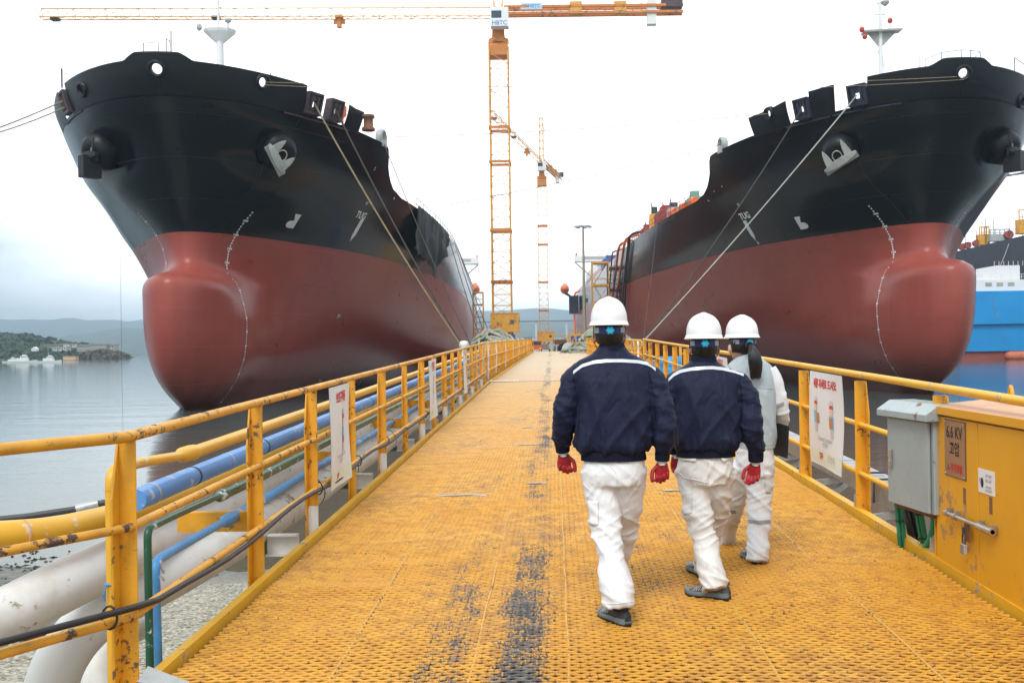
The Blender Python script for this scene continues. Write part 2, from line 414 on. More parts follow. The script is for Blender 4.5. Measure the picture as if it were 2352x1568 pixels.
M_.leaf = paint('woodland leaves', (.045, .075, .032), .9, var=.5, vscale=.12)
M_.leafb = paint('autumn leaves', (.10, .075, .04), .9, var=.4, vscale=.12)
def wood(name, label, prof, Y, depth, n, hgt, mat, seed):
    r = np.random.default_rng(seed)
    pts = [W(px, py, Y) for px, py in prof]; xs = [p.x for p in pts]; zs = [p.z for p in pts]
    vs = []; fs = []
    crowns = []
    for i in range(n):
        x = r.uniform(xs[0], xs[-1]); top = np.interp(x, xs, zs); t = r.uniform(0, 1)**.8
        y = Y-depth*(1-t); z = max(.5, top*(.05+.95*math.sin(t*pi/2)))
        crowns.append((x, y, z, hgt*r.uniform(.6, 1.25)))
    for (x, y, z, s) in crowns:
        for k in range(26):
            d = r.normal(size=3); d /= np.linalg.norm(d); d[2] = abs(d[2])*1.1-.15
            c = np.array((x, y, z))+d*s*(.55+.45*r.uniform())*np.array((.62, .62, .62))
            a = r.normal(size=3); a /= np.linalg.norm(a); b = np.cross(a, d); b /= (np.linalg.norm(b)+1e-6)
            q = s*.24*r.uniform(.6, 1.3); n0 = len(vs)
            vs += [tuple(c+a*q+b*q*.4), tuple(c-a*q*.3+b*q), tuple(c-a*q-b*q*.5), tuple(c+a*q*.4-b*q)]
            fs.append((n0, n0+1, n0+2, n0+3))
    me = bpy.data.meshes.new(name); me.from_pydata(vs, [], fs); me.update()
    o = link(name, me, mat); return tag(o, label, 'wood', kind='stuff')
HP = [(-330, 775), (-200, 766), (-60, 775), (0, 777), (30, 774), (60, 775), (100, 778), (140, 788), (180, 797), (230, 799), (260, 806), (280, 817), (294, 827)]
wood('wood', 'dense dark green wood covering the headland across the water', HP, 720, 95, 900, 5.2, M_.leaf, 3)
wood('wood', 'brownish autumn trees on the right end of the headland', [(215, 812), (250, 811), (285, 819), (300, 826)], 655, 22, 110, 4.4, M_.leafb, 4)
wood('wood', 'low dark trees along the far shore behind the quay', [(1080, 806), (1150, 800), (1200, 798), (1290, 796), (1400, 796)], 1300, 40, 150, 8, M_.leaf, 5)

# buildings and boats along the far water's edge
M_.beige = paint('beige render', (.42, .38, .30), .8, var=.1, vscale=.2); M_.roofr = paint('roof sheet', (.36, .33, .30), .7)
M_.pale = paint('pale render', (.62, .64, .62), .8, var=.06, vscale=.2); M_.winf = paint('far window', (.10, .12, .14), .3)
def block(root, c, d, mat, rows, cols, roof=M_.roofr):
    mb = MB(); mb.box((c[0], c[1], c[2]+d[2]/2), d); mb.build('wall', mat, root)
    r_ = MB(); r_.box((c[0], c[1], c[2]+d[2]+.25), (d[0]+.8, d[1]+.8, .5)); r_.build('roof', roof, root)
    for i in range(rows):
        w = MB()
        for j in range(cols):
            w.box((c[0]-d[0]/2+(j+.5)*d[0]/cols, c[1]-d[1]/2-.03, c[2]+(i+.5)*d[2]/rows+.1), (d[0]/cols*.5, .12, d[2]/rows*.5))
        w.build('window_row', M_.winf, root)
p = W(232, 806, 655)
b = empty('hotel', 'long beige stepped building among the trees on the headland', 'building', (p.x, p.y, p.z))
block(b, (0, 0, -1.2), (11, 8, 5.6), M_.beige, 3, 7); block(b, (-10.2, 1, -.2), (9.2, 7, 4.0), M_.beige, 2, 6); block(b, (7.6, 1.5, -2.8), (4, 7, 6.6), M_.beige, 3, 2)
p = W(141, 806, 660)
b = empty('white_building', 'pale green windowed building beside the beige one on the headland', 'building', (p.x, p.y, p.z))
block(b, (0, 0, -1.2), (9.5, 7, 3.6), M_.pale, 2, 6); block(b, (3, 1, 2.9), (2.6, 4, 1.4), M_.white, 1, 2)
p = W(170, 797, 668); b = empty('pavilion', 'small white block standing on the beige building roof line', 'building', (p.x, p.y, p.z)); block(b, (0, 0, 0), (3, 3, 1.7), M_.white, 1, 2)
p = W(81, 806, 640); b = empty('white_house', 'small white gabled house among the headland trees', 'house', (p.x, p.y, p.z))
mb = MB(); mb.box((0, 0, .6), (3.4, 3, 1.3)); mb.build('wall', M_.white, b); mb = MB(); mb.prism([(-2, 1.2), (2, 1.2), (0, 2.7)], (0, -1.7, 0), (1, 0, 0), (0, 0, 1), -3.4); mb.build('roof', M_.white, b)
p = W(163, 834, 560); b = empty('shore_shed', 'orange roofed low shed on the waterline of the headland', 'shed', (p.x, p.y, .2))
mb = MB(); mb.box((0, 0, .9), (7, 4, 1.8)); mb.build('wall', paint('shed wall', (.62, .48, .30), .8), b); mb = MB(); mb.box((0, 0, 2.0), (7.4, 4.4, .4)); mb.build('roof', M_.orange, b)
def patrol(px, py, Y, L, label, big):
    p = W(px, py, Y); b = empty('patrol_boat', label, 'boat', (p.x, p.y, 0), group='boats moored below the headland')
    mb = MB(); rings = []
    for t, w, s in ((-.5, .8, .9), (-.3, 1, .85), (.1, 1, .85), (.35, .7, 1.0), (.5, .05, 1.25)):
        x = t*L; bw = L*.08*w; h = L*.085*s
        rings.append([(x, -bw, h), (x, -bw*.8, -.2), (x, bw*.8, -.2), (x, bw, h)])
    mb.loft(rings, smooth=False); mb.build('hull', M_.pale, b)
    mb = MB(); mb.box((0, 0, L*.12), (L*.4, L*.11, L*.1)); mb.box((L*.05, 0, L*.20), (L*.22, L*.09, L*.08)); mb.box((L*.06, 0, L*.26), (L*.12, L*.07, L*.05)); mb.build('superstructure', M_.white, b)
    mb = MB(); mb.tube([(0, 0, L*.2), (0, 0, L*(.42 if big else .3))], L*.008, 6); mb.bar((-.04*L, 0, L*.34), (.04*L, 0, L*.34), .1); mb.build('mast', M_.grey, b)
    mb = MB(); mb.box((L*.06, -L*.046, L*.205), (L*.2, .05, L*.025)); mb.build('window', M_.winf, b)
patrol(112, 838, 440, 11.5, 'grey white patrol boat with tall mast moored below the headland', True)
patrol(52, 838, 440, 13, 'low white boat with long deck beside the tall masted patrol boat', False)
patrol(28, 838, 470, 9, 'small white boat with short mast at the left end of the row', False)

# a long bridge across the bay far behind the quay
p0 = W(1000, 741, 1700); p1 = W(1420, 735, 1700)
b = empty('far_bridge', 'long grey bridge crossing the bay behind the tower cranes', 'bridge', (0, 0, 0))
mb = MB(); mb.bar(p0, p1, 9, 2.2); mb.build('deck', M_.dark, b)
for i in range(6):
    q = Vector(p0).lerp(Vector(p1), (i+.3)/6); mb = MB(); mb.bar((q.x, q.y, -1), (q.x, q.y, q.z-1.2), 3.0); mb.build('pier', M_.pale, b)
# town blocks on the shore behind the quay
for i, (px, py, w, h) in enumerate(((1128, 792, 26, 10), (1196, 790, 34, 13), (1221, 783, 22, 9), (1271, 789, 30, 12))):
    p = W(px, py, 1420); b = empty('town_block', ['pale town block left of the near crane machine house', 'wide pale town block seen between the two tower cranes', 'small pale block higher up the shore between the cranes', 'pale town block right of the far crane machine house'][i], 'building', (p.x, p.y, p.z-4), group='town blocks on the far shore')
    block(b, (0, 0, 0), (w, 14, h), M_.pale, 3, 5)

# haze: the air of the bay
m = bpy.data.materials.new('sea haze'); nt, nd, lk = nodes(m); nt.nodes.remove(nd['Principled BSDF'])
pv = nd.new('ShaderNodeVolumePrincipled'); pv.inputs['Color'].default_value = (.64, .84, 1.0, 1); pv.inputs['Density'].default_value = .00030
pv.inputs['Anisotropy'].default_value = .65
lk.new(pv.outputs[0], nd['Material Output'].inputs['Volume'])
mb = MB(); mb.box2((-5500, -350, -4), (5500, 5500, 190)); o = mb.build('haze', m); tag(o, kind='stuff')
# ================================================================ the two tankers (one hull form, two ships)
def pchip(xs, ys, x):
    xs = np.asarray(xs, float); ys = np.asarray(ys, float); n = len(xs)
    h = np.diff(xs); dl = np.diff(ys)/h; d = np.zeros(n)
    for i in range(1, n-1):
        if dl[i-1]*dl[i] > 0:
            w1 = 2*h[i]+h[i-1]; w2 = h[i]+2*h[i-1]; d[i] = (w1+w2)/(w1/dl[i-1]+w2/dl[i])
    d[0] = dl[0]; d[-1] = dl[-1]
    x = np.clip(x, xs[0], xs[-1]); k = np.clip(np.searchsorted(xs, x)-1, 0, n-2)
    t = (x-xs[k])/h[k]
    return ((2*t-3)*t*t+1)*ys[k]+(t*(t-1)**2)*h[k]*d[k]+(t*t*(3-2*t))*ys[k+1]+(t*t*(t-1))*h[k]*d[k+1]

ZS = [-3, 0, 4, 8, 10.2, 12.4, 14, 16, 18, 20, 22, 24]
STN = {5: [.9, 1.9, 3.9, 4.35, 4.75, 5.5, 6.7, 8.4, 9.9, 11.0, 11.8, 12.3], 10: [1.6, 2.7, 4.9, 6.0, 6.8, 7.9, 9.0, 10.4, 11.8, 12.6, 13.3, 13.6],
 20: [2.8, 4.4, 7.0, 8.9, 9.8, 10.9, 11.9, 12.8, 13.8, 14.4, 14.9, 15.1], 30: [4.2, 6.3, 9.0, 10.8, 11.65, 12.6, 13.4, 14.2, 14.9, 15.4, 15.7, 15.8],
 45: [6.8, 9.2, 11.4, 12.8, 13.5, 14.3, 15.0, 15.5, 15.9, 16.2, 16.3, 16.3], 60: [9.4, 11.7, 13.3, 14.3, 14.8, 15.4, 15.8, 16.1, 16.3, 16.3, 16.3, 16.3],
 76: [11.9, 13.9, 14.9, 15.5, 15.75, 16.0, 16.2, 16.3, 16.3, 16.3, 16.3, 16.3], 95: [14.3, 15.6, 16.0, 16.2, 16.25, 16.3, 16.3, 16.3, 16.3, 16.3, 16.3, 16.3], 115: [15.6, 16.2, 16.3, 16.3, 16.3, 16.3, 16.3, 16.3, 16.3, 16.3, 16.3, 16.3]}
NOSE = [(-3, 2, []), (0, -2.4, [(-1,.8),(0,1.3)]), (1.2, -4.3, [(-3,1.15),(0,2.2)]), (2.2, -5.3, [(-3,1.85),(0,2.8)]), (4, -6.3, [(-3,2.5),(0,3.35)]), (6, -6.7, [(-3,2.75),(0,3.5)]),
 (7.3, -6.75, [(-3,2.75),(0,3.3)]), (8.3, -6.7, [(-3,2.7),(0,3.05)]), (8.9, -6.5, [(-3,2.45),(0,2.8)]), (9.25, -5.9, [(-3,2.0),(0,2.5)]), (9.5, -4.4, [(-2.6,1.3),(0,2.3)]), (9.85, -2.7, [(0,2.15)]), (10.5, -2.15, [(0,2.15)]), (11.3, -2.1, [(0,2.3)]), (12.4, -2.2, [(0,2.8)]),
 (14, -2.9, [(0,4.0)]), (16, -4.0, [(0,5.9)]), (18, -5.4, [(-3,4.2),(0,7.3)]), (20, -6.8, [(-4.8,4.7),(0,8.5)]), (22, -7.8, [(-7,2.9),(-4.8,5.8),(-1,8.8),(2.5,10.8)]), (24, -8.3, [(-7.5,3.0),(-5,6.2),(-1,9.3),(2.5,11.2)])]
LEV = [(z, t0, pts+[(t, float(pchip(ZS, c, np.array([float(z)]))[0])) for t, c in STN.items() if t > t0+1.5]) for z, t0, pts in NOSE]
ZL = np.array([l[0] for l in LEV]); T0 = np.array([l[1] for l in LEV])
_lq = []
for z, t0, pts in LEV:
    q = [0]+[math.sqrt(t-t0) for t, b in pts]; b = [0]+[b for t, b in pts]
    if pts[-1][0] < 120: q.append(math.sqrt(120-t0)); b.append(16.3)
    _lq.append((q, b))
QG = np.arange(0, 11.4, .02); ZG = np.arange(-3.2, 24.6, .05)
def _table():
    per = np.array([pchip(l[0], l[1], QG) for l in _lq])          # level x q
    zz = np.clip(ZG, ZL[0], ZL[-1])
    out = np.zeros((len(ZG), len(QG)))
    for j in range(len(QG)): out[:, j] = pchip(ZL, per[:, j], zz)
    return out.tolist()
TBL = _table(); T0G = pchip(ZL, T0, np.clip(ZG, ZL[0], ZL[-1])).tolist()
def t0z(z):
    f = min(max((z+3.2)/.05, 0), len(ZG)-1.001); i = int(f); f -= i
    return T0G[i]*(1-f)+T0G[i+1]*f
def B(t, z):
    """half breadth of the hull at t metres aft of the forward draught marks, z above the water"""
    a = t-t0z(z)
    if a <= 0: return 0.0
    q = math.sqrt(a)/.02; f = min(max((z+3.2)/.05, 0), len(ZG)-1.001); i = int(f); f -= i
    q = min(q, len(QG)-1.001); j = int(q); g = q-j
    r0 = TBL[i]; r1 = TBL[i+1]
    b = (r0[j]*(1-g)+r0[j+1]*g)*(1-f)+(r1[j]*(1-g)+r1[j+1]*g)*f
    if t > 190: b *= 1-.22*min(1, (t-190)/35)**2*(1.6 if z < 9 else 1)
    return b
KEY = [(-12, 20.9), (9.6, 20.7), (10.3, 20.3), (11.2, 19.2), (12.4, 18.4), (14, 17.85), (17, 17.5), (60, 17.3), (230, 17.2)]
def ztop(t, off=0.0): return float(np.interp(t-off if t > 6 else t, [k[0] for k in KEY], [k[1] for k in KEY]))
def bul(t): return float(np.interp(t, [-9, -7.62, -7.35, 0, 3], [23.2, 23.2, 22.75, 22.65, 22.2]))

SGRID = [0, .03, .1, .22, .4, .65, 1, 1.4, 1.9, 2.5, 3.2, 4, 4.8, 5.6, 6.5, 7.4, 8.4, 9.4, 10.5, 11.6, 12.8, 14, 15.2, 16.4, 17.4, 18.0, 18.5, 19.2, 20.0, 20.8, 22, 22.6, 23.1, 23.5, 23.9, 24.4, 25, 25.7, 26.5, 27.4, 29, 31.5, 34, 37, 40, 44, 48, 53, 58, 64, 70, 77, 84, 92, 100, 110, 122, 140, 160, 180, 198, 205, 212, 220, 228, 233]
NV = 66
def tmap(s, z):
    w = min(1, s/17.); w = w*w*(3-2*w)
    return t0z(z)*(1-w)-8*w+s
def hull_mesh(off=0.0):
    vs = []; cols = []
    for s in SGRID:
        zt = ztop(tmap(s, 20.5), off); row = []
        for j in range(NV+1):
            v = j/NV; z = -3+(zt+3)*v; t = tmap(s, z)
            row.append((B(t, z) if s > 0 else 0.0, t, z))
        cols.append(row)
    n = NV+1
    for side in (1, -1):
        for row in cols:
            vs += [(side*x, t, z) for x, t, z in row]
    m = len(cols)*n; fs = []; sm = []
    for i in range(len(cols)-1):
        for j in range(NV):
            a, b, c, d = i*n+j, (i+1)*n+j, (i+1)*n+j+1, i*n+j+1
            fs.append((a, b, c, d)); fs.append((m+a, m+d, m+c, m+b)); sm += [True, True]
    # transom, deck caps, bottom
    L = len(cols)-1
    for j in range(NV):
        a = L*n+j; fs.append((a, m+a, m+a+1, a+1)); sm.append(False)
    me = bpy.data.meshes.new('hull'); me.from_pydata(vs, [], fs); me.polygons.foreach_set('use_smooth', sm)
    bm = bmesh.new(); bm.from_mesh(me); bmesh.ops.remove_doubles(bm, verts=bm.verts, dist=.004)
    bmesh.ops.recalc_face_normals(bm, faces=bm.faces); bm.to_mesh(me); bm.free(); me.update()
    return me
def deck_mesh(off=0.0):
    vs = []; fs = []
    for s in SGRID[3:]:
        t = tmap(s, 20.5); z = ztop(t, off)-.05; t2 = tmap(s, z); b = B(t2, z)-.02
        vs += [(b, t2, z), (-b, t2, z)]
    for i in range(len(SGRID)-4): fs.append((2*i, 2*i+1, 2*i+3, 2*i+2))
    me = bpy.data.meshes.new('deck'); me.from_pydata(vs, [], fs); me.update(); return me

def hull_mat(name, topcol, redcol):
    m = bpy.data.materials.new(name); nt, nd, lk = nodes(m); bs = nd['Principled BSDF']
    tc = nd.new('ShaderNodeTexCoord'); ob = tc.outputs['Object']
    s = nd.new('ShaderNodeSeparateXYZ'); lk.new(ob, s.inputs[0])
    k = N(nt, 'ShaderNodeMapRange', i_1=12.39, i_2=12.41); lk.new(s.outputs[2], k.inputs[0])
    n1 = noise(nt, mapping(nt, ob, (.25, .25, .6)), 1, 6, .6)
    n2 = noise(nt, mapping(nt, ob, (.9, .9, .10)), 1, 5, .6)   # vertical runs
    mixn = mth(nt, 'MULTIPLY_ADD', n2, .45, mth(nt, 'MULTIPLY', n1, .55))
    red = ramp(nt, mixn, [(.3, tuple(c*.82 for c in redcol)), (.55, redcol), (.75, tuple(c*1.16 for c in redcol))]).outputs[0]
    top = ramp(nt, mixn, [(.3, tuple(c*.8 for c in topcol)), (.7, tuple(c*1.25 for c in topcol))]).outputs[0]
    # red turns unevenly darker close to the water
    wl = N(nt, 'ShaderNodeMapRange', i_1=2.6, i_2=.2); lk.new(mth(nt, 'MULTIPLY_ADD', n2, 1.6, mth(nt, 'ADD', s.outputs[2], -.8)), wl.inputs[0])
    red = mixc(nt, mth(nt, 'MULTIPLY', wl.outputs[0], .75), red, (.075, .035, .028))
    # straight horizontal lighter seam lines where the plating strakes meet
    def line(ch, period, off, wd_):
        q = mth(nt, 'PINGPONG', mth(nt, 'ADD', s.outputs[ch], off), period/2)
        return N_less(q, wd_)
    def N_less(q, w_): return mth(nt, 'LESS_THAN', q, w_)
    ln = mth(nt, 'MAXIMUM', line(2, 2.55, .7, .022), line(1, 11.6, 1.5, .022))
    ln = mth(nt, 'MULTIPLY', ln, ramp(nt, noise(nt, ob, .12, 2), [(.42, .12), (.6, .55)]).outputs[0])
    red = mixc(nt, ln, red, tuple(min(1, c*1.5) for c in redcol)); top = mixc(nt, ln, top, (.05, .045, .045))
    lk.new(mixc(nt, k.outputs[0], red, top), bs.inputs['Base Color'])
    rg = mth(nt, 'MULTIPLY_ADD', n1, .10, mth(nt, 'MULTIPLY_ADD', k.outputs[0], -.08, .24))
    lk.new(rg, bs.inputs['Roughness']); lk.new(mth(nt, 'MULTIPLY_ADD', k.outputs[0], .10, .26), bs.inputs['Specular IOR Level'])
    # shell plating slightly hungry between the frames
    fr = mth(nt, 'SINE', mth(nt, 'MULTIPLY', s.outputs[1], 2*pi/2.4)); st = mth(nt, 'SINE', mth(nt, 'MULTIPLY', s.outputs[2], 2*pi/.85))
    hh = mth(nt, 'ADD', mth(nt, 'MULTIPLY', fr, .0016), mth(nt, 'MULTIPLY', st, .0005)); hh = mth(nt, 'ADD', hh, mth(nt, 'MULTIPLY', n1, .012))
    hh = mth(nt, 'ADD', hh, mth(nt, 'MULTIPLY', ln, .006))
    lk.new(bump(nt, hh, .8, 1.0), bs.inputs['Normal'])
    return m
M_.hullL = hull_mat('tanker hull paint', (.0075, .0085, .011), (.345, .080, .060))
M_.hullR = hull_mat('second tanker hull paint', (.0085, .0085, .010), (.345, .082, .061))
M_.bulk = paint('black bulwark paint', (.008, .009, .011), .4, var=.2, spec=.3)
M_.oxide = paint('dark primer', (.075, .045, .05), .5, var=.3)
M_.navyst = paint('blue black primer', (.03, .033, .055), .45, var=.3)
M_.anch = paint('anchor grey paint', (.40, .40, .37), .7, var=.15, dirt=.5, dirtcol=(.15, .14, .12), bumps=.3, bscale=8)
M_.anchb = paint('anchor black paint', (.014, .014, .016), .55, var=.2)
M_.deckred = paint('deck primer red', (.34, .06, .045), .7, var=.25)
M_.deckgrn = paint('deck machinery green', (.16, .33, .24), .6, var=.2)
M_.shw = paint('ship white paint', (.80, .80, .79), .4, var=.04)


class Ship:
    def __init__(s, org, k, label, hm, up, grp, off=0.0):
        a = math.atan(k); s.root = empty('tanker', label, 'ship', org, a, group=grp)
        s.M = Matrix.Translation(org) @ Matrix.Rotation(a, 4, 'Z'); s.hm = hm
        s.side = up    # +1: quay side is local +x
        s.off = off; HULL = hull_mesh(off); DECK = deck_mesh(off); h = bpy.data.objects.new('hull', HULL); COL.objects.link(h); h.parent = s.root
        if len(HULL.materials) == 0: HULL.materials.append(None)
        h.material_slots[0].link = 'OBJECT'; h.material_slots[0].material = hm
        d = link('deck', DECK, M_.grey, s.root)
        # sample grid of the quay side and the off side for taking points from the photo
        s.cache = {}
    def w(s, x, t, z): return s.M @ Vector((x, t, z))
    def pt(s, t, z, side, off=0.0):
        x = B(t, z); e = .05
        n = Vector((1, -(B(t+e, z)-B(t-e, z))/(2*e), -(B(t, z+e)-B(t, z-e))/(2*e))).normalized()
        p = Vector((x, t, z))+n*off
        return Vector((p.x*side, p.y, p.z)), Vector((n.x*side, n.y, n.z))
    def hit(s, px, py, side, z0=0, z1=23.4):
        """t,z of the hull point seen at px,py on the given side"""
        best = None; key = side
        if key not in s.cache:
            L = []
            for z in np.arange(0, 23.8, .4):
                for t in np.concatenate([np.arange(t0z(z)+.05, 30, .35), np.arange(30, 200, 3)]):
                    q = proj(s.w(side*B(t, z), t, z)); L.append((q[0], q[1], t, z))
            s.cache[key] = np.array(L)
        A = s.cache[key]; ok = (A[:, 3] >= z0) & (A[:, 3] <= z1); A = A[ok]
        i = np.argsort((A[:, 0]-px)**2+(A[:, 1]-py)**2)[:6]
        t, z = A[i[0], 2], A[i[0], 3]; st = .2
        for it in range(60):
            c = []
            for dt, dz in ((0, 0), (st, 0), (-st, 0), (0, st), (0, -st)):
                q = proj(s.w(side*B(t+dt, z+dz), t+dt, z+dz)); c.append(((q[0]-px)**2+(q[1]-py)**2, t+dt, z+dz))
            c = min(c)
            if c[1] == t and c[2] == z: st *= .5
            t, z = c[1], c[2]
            if st < .004: break
        return t, z
    def frame(s, t, z, side):
        """local frame on the plating: point, outward normal, up-along-plating, forward-along-plating"""
        p, n = s.pt(t, z, side); u = (Vector((0, 0, 1))-n*n.z).normalized(); f = u.cross(n)
        if f.y > 0: f = -f
        return p, n, u, f

def ship_bulwark(S, gaps, holes, end=3.0, top=bul):
    """bulwark plating in pieces: gaps are (side,t0,t1); holes are (side,t,z,r)"""
    pieces = []
    for side in (1, -1):
        cuts = sorted([(a, b) for sd, a, b in gaps if sd == side]); lo = -12; rng_ = []
        for a, b in cuts: rng_.append((lo, a)); lo = b
        rng_.append((lo, end)); pieces += [(side, a, b) for a, b in rng_]
    for side, a, b in pieces:
        mb = MB(); s0 = max(0, a+8.0); s1 = b+8.0
        if s0 == 0: ss = [0, .0006, .0025, .006, .01, .016, .024, .034, .046, .06, .08, .10, .13, .16, .2, .25, .3, .36, .43, .5, .58]+list(np.arange(.65, s1, .15))+[s1]
        else: ss = list(np.arange(s0, s1, .16))+[s1]
        vz = np.linspace(0, 1, 23); P = []
        for s_ in ss:
            row = []
            for v in vz:
                # column stays a fixed s; its foot meets the deck edge
                zz = 20.6+(top(tmap(s_, 22))-20.6)*v
                t = tmap(s_, zz); row.append(Vector((side*(B(t, zz) if s_ > 0 else 0), t, zz)))
            P.append(row)
        nn = len(vz); vs = [p for r_ in P for p in r_]; fs = []
        for i in range(len(ss)-1):
            for j in range(nn-1):
                q = (i*nn+j, (i+1)*nn+j, (i+1)*nn+j+1, i*nn+j+1); c = sum((vs[k] for k in q), Vector())/4
                if any(sd == side or sd == 0 for sd, ht, hz, hr in holes if ((c-Vector((sd*B(ht, hz), ht, hz))).length < hr)): continue
                fs.append(q)
        mb.add(vs, fs, True); o = mb.build('bulwark', M_.bulk, S.root)
        md = o.modifiers.new('plate', 'SOLIDIFY'); md.thickness = .02; md.offset = 0

def chock(S, t, z, side, r, mat=None):
    """panama chock: a thick rounded ring let into the bulwark"""
    if side == 0: p = Vector((0, t0z(z), z)); n = Vector((0, -.93, -.36)).normalized(); u = (Vector((0, 0, 1))-n*n.z).normalized()
    else: p, n, u, f_ = S.frame(t, z, side)
    a = u.cross(n).normalized(); mb = MB()
    ring = []
    pr = [(r*.95, -.25), (r*.92, .06), (r*1.05, .17), (r*1.25, .2), (r*1.5, .15), (r*1.62, 0), (r*1.62, -.25)]
    rings = [[p+a*(q*1.06*math.cos(2*pi*k/28))+u*(q*math.sin(2*pi*k/28))+n*h for k in range(28)] for q, h in pr]
    mb.loft(rings, caps=False); return mb.build('panama_chock', mat or M_.bulk, S.root)

def roller_chock(S, t, side, mat, z=20.8, w=1.5, h=1.55):
    """box fairlead standing in a gap of the bulwark: outer frame, inner plate with an oblong hole, rollers"""
    p, n, u, f_ = S.frame(t, z, side); nn = Vector((n.x, n.y, 0)).normalized(); a = Vector((-nn.y, nn.x, 0)); u = (Vector((0, 0, 1))+nn*.28).normalized()
    mb = MB(); o = p+nn*.02
    fr = Matrix((a, nn, u)).transposed()
    def bx(ca, cn, cu, da, dn, du): mb.box(o+a*ca+nn*cn+u*cu, (da, dn, du), fr)
    bx(-w/2+.08, 0, h/2, .16, .6, h); bx(w/2-.08, 0, h/2, .16, .6, h); bx(0, 0, .09, w-.33, .6, .18); bx(0, 0, h-.08, w-.33, .6, .16)
    for q in (-1, 1): bx(q*(w*.27), .02, h/2, w*.2, .3, h-.36)
    bx(0, .02, .36, w*.335, .3, .34); bx(0, .02, h-.36, w*.335, .3, .40)
    ob = mb.build('roller_chock', mat, S.root)
    r = MB()
    for q in (-1, 1): r.tube([o+a*(q*.3)+nn*.22+u*.26, o+a*(q*.3)+nn*.22+u*(h-.24)], .09, 10)
    r.build('roller', mat, ob); return o+u*(h*.5)+nn*.2

def ring_lead(S, t, side, mat):
    p, n, u, f_ = S.frame(t, ztop(t, S.off), side); nn = Vector((n.x, n.y, 0)).normalized(); a = Vector((-nn.y, nn.x, 0)); o = p-nn*.25+Vector((0, 0, .55)); S.ringpt = o.copy(); mb = MB()
    rings = [[o+a*(q*math.cos(2*pi*k/20))+Vector((0, 0, q*math.sin(2*pi*k/20)))+nn*h for k in range(20)] for q, h in ((.38, -.3), (.36, .1), (.45, .28), (.62, .24), (.66, 0), (.6, -.3))]
    mb.loft(rings, caps=False); mb.box(o-Vector((0, 0, .55))-nn*.05, (.9, .7, .5), Matrix((a, nn, Vector((0, 0, 1)))).transposed())
    mb.build('ring_fairlead', mat, S.root)

def anchor_set(S, t, z, side, crown, fluke, amat, hang=False):
    """bolster pod on the bow with a stockless anchor housed on it; crown and fluke give its lie as seen in the photo"""
    p, n, u, f_ = S.frame(t, z, side); aft = -f_
    ax = (n+Vector((0, -.35, -.05))).normalized(); a = ax.cross(u).normalized(); b = a.cross(ax)
    mb = MB(); prof = [(1.45, -1.0), (1.38, .2), (1.25, .75), (1.02, 1.12), (.7, 1.26), (.4, 1.24)]
    mb.loft([[p+a*(r*math.cos(2*pi*k/28))+b*(r*math.sin(2*pi*k/28)*1.02)+ax*h for k in range(28)] for r, h in prof])
    mb.build('anchor_pod', M_.bulk, S.root)
    o = p+ax*1.35
    if hang:
        fl = Vector((0, 0, 1)); cr = Vector((f_.x, f_.y, 0)).normalized(); nn = cr.cross(fl); LC, LF = .95, 1.25
        if nn.dot(ax) < 0: nn = -nn
    else:
        # plane facing half way between the pod axis and the viewer
        vw = (S.M.inverted() @ Vector((0, 0, H))-o).normalized(); nn = (ax+vw).normalized()
        e1 = nn.cross(Vector((0, 0, 1))).normalized(); e2 = e1.cross(nn)
        o0 = proj(S.M @ o); g1 = proj(S.M @ (o+e1*.1)); g2 = proj(S.M @ (o+e2*.1))
        J = Matrix((((g1[0]-o0[0])*10, (g2[0]-o0[0])*10), ((g1[1]-o0[1])*10, (g2[1]-o0[1])*10))).inverted()
        c2 = J @ Vector(crown); f2 = J @ Vector(fluke); cr = e1*c2.x+e2*c2.y; fl = e1*f2.x+e2*f2.y
        LC = cr.length; LF = fl.length; cr.normalize(); fl = (fl-cr*fl.dot(cr)*.75).normalized()
        o = o-fl*LF*.35
    an = MB(); rings = []
    for q, hw, hh in ((-1, .12, .10), (-.75, .22, .20), (-.3, .28, .28), (.3, .28, .28), (.75, .22, .20), (1, .12, .10)):
        rings.append([o+cr*q*LC+nn*sx*hw+fl*sz*hh for sx, sz in ((-1, -1), (1, -1), (1, 1), (-1, 1))])
    an.loft(rings, smooth=False)
    an.loft([[o+cr*q*LC+nn*(sx*.07-.1*k)-fl*(.12+.42*k*(1-.3*abs(q))) for sx in (-1, 1) for q in ((-1, 1) if sx < 0 else (1, -1))] for k in (0, 1)], smooth=False)
    if hang: an.box(o-fl*.75, (.75, 1.3, 1.5), Matrix((cr, nn, fl)).transposed())
    anc = an.build('anchor', amat, S.root, bevel=.03)
    for q in (-1, 1):
        k = MB(); c0 = q*.58*LC
        secs = ((-.1, .24, .16), (.25, .27, .15), (.6, .20, .10), (.85, .11, .06), (1.0, .02, .02)) if not hang else ((-.1, .10, .16), (.5, .09, .12), (1.0, .02, .02))
        k.loft([[o+cr*(c0+sx*w_)+nn*(sz*d_)+fl*(h*LF) for sx, sz in ((-1, -1), (1, -1), (1, 1), (-1, 1))] for h, w_, d_ in secs], smooth=False)
        k.build('fluke', amat, anc, bevel=.02)
    k = MB(); k.tube([o-nn*1.0+fl*.5, o+fl*.2, o-fl*.2], .15, 8); k.build('shank', M_.anchb, anc)
    k = MB(); cc = o+fl*LF*.35+nn*.05
    k.tube([cc+cr*(.34*math.cos(2*pi*i/18))+fl*(.4*math.sin(2*pi*i/18)) for i in range(18)], .05, 6, closed=True); k.build('shackle_ring', M_.steel, anc)

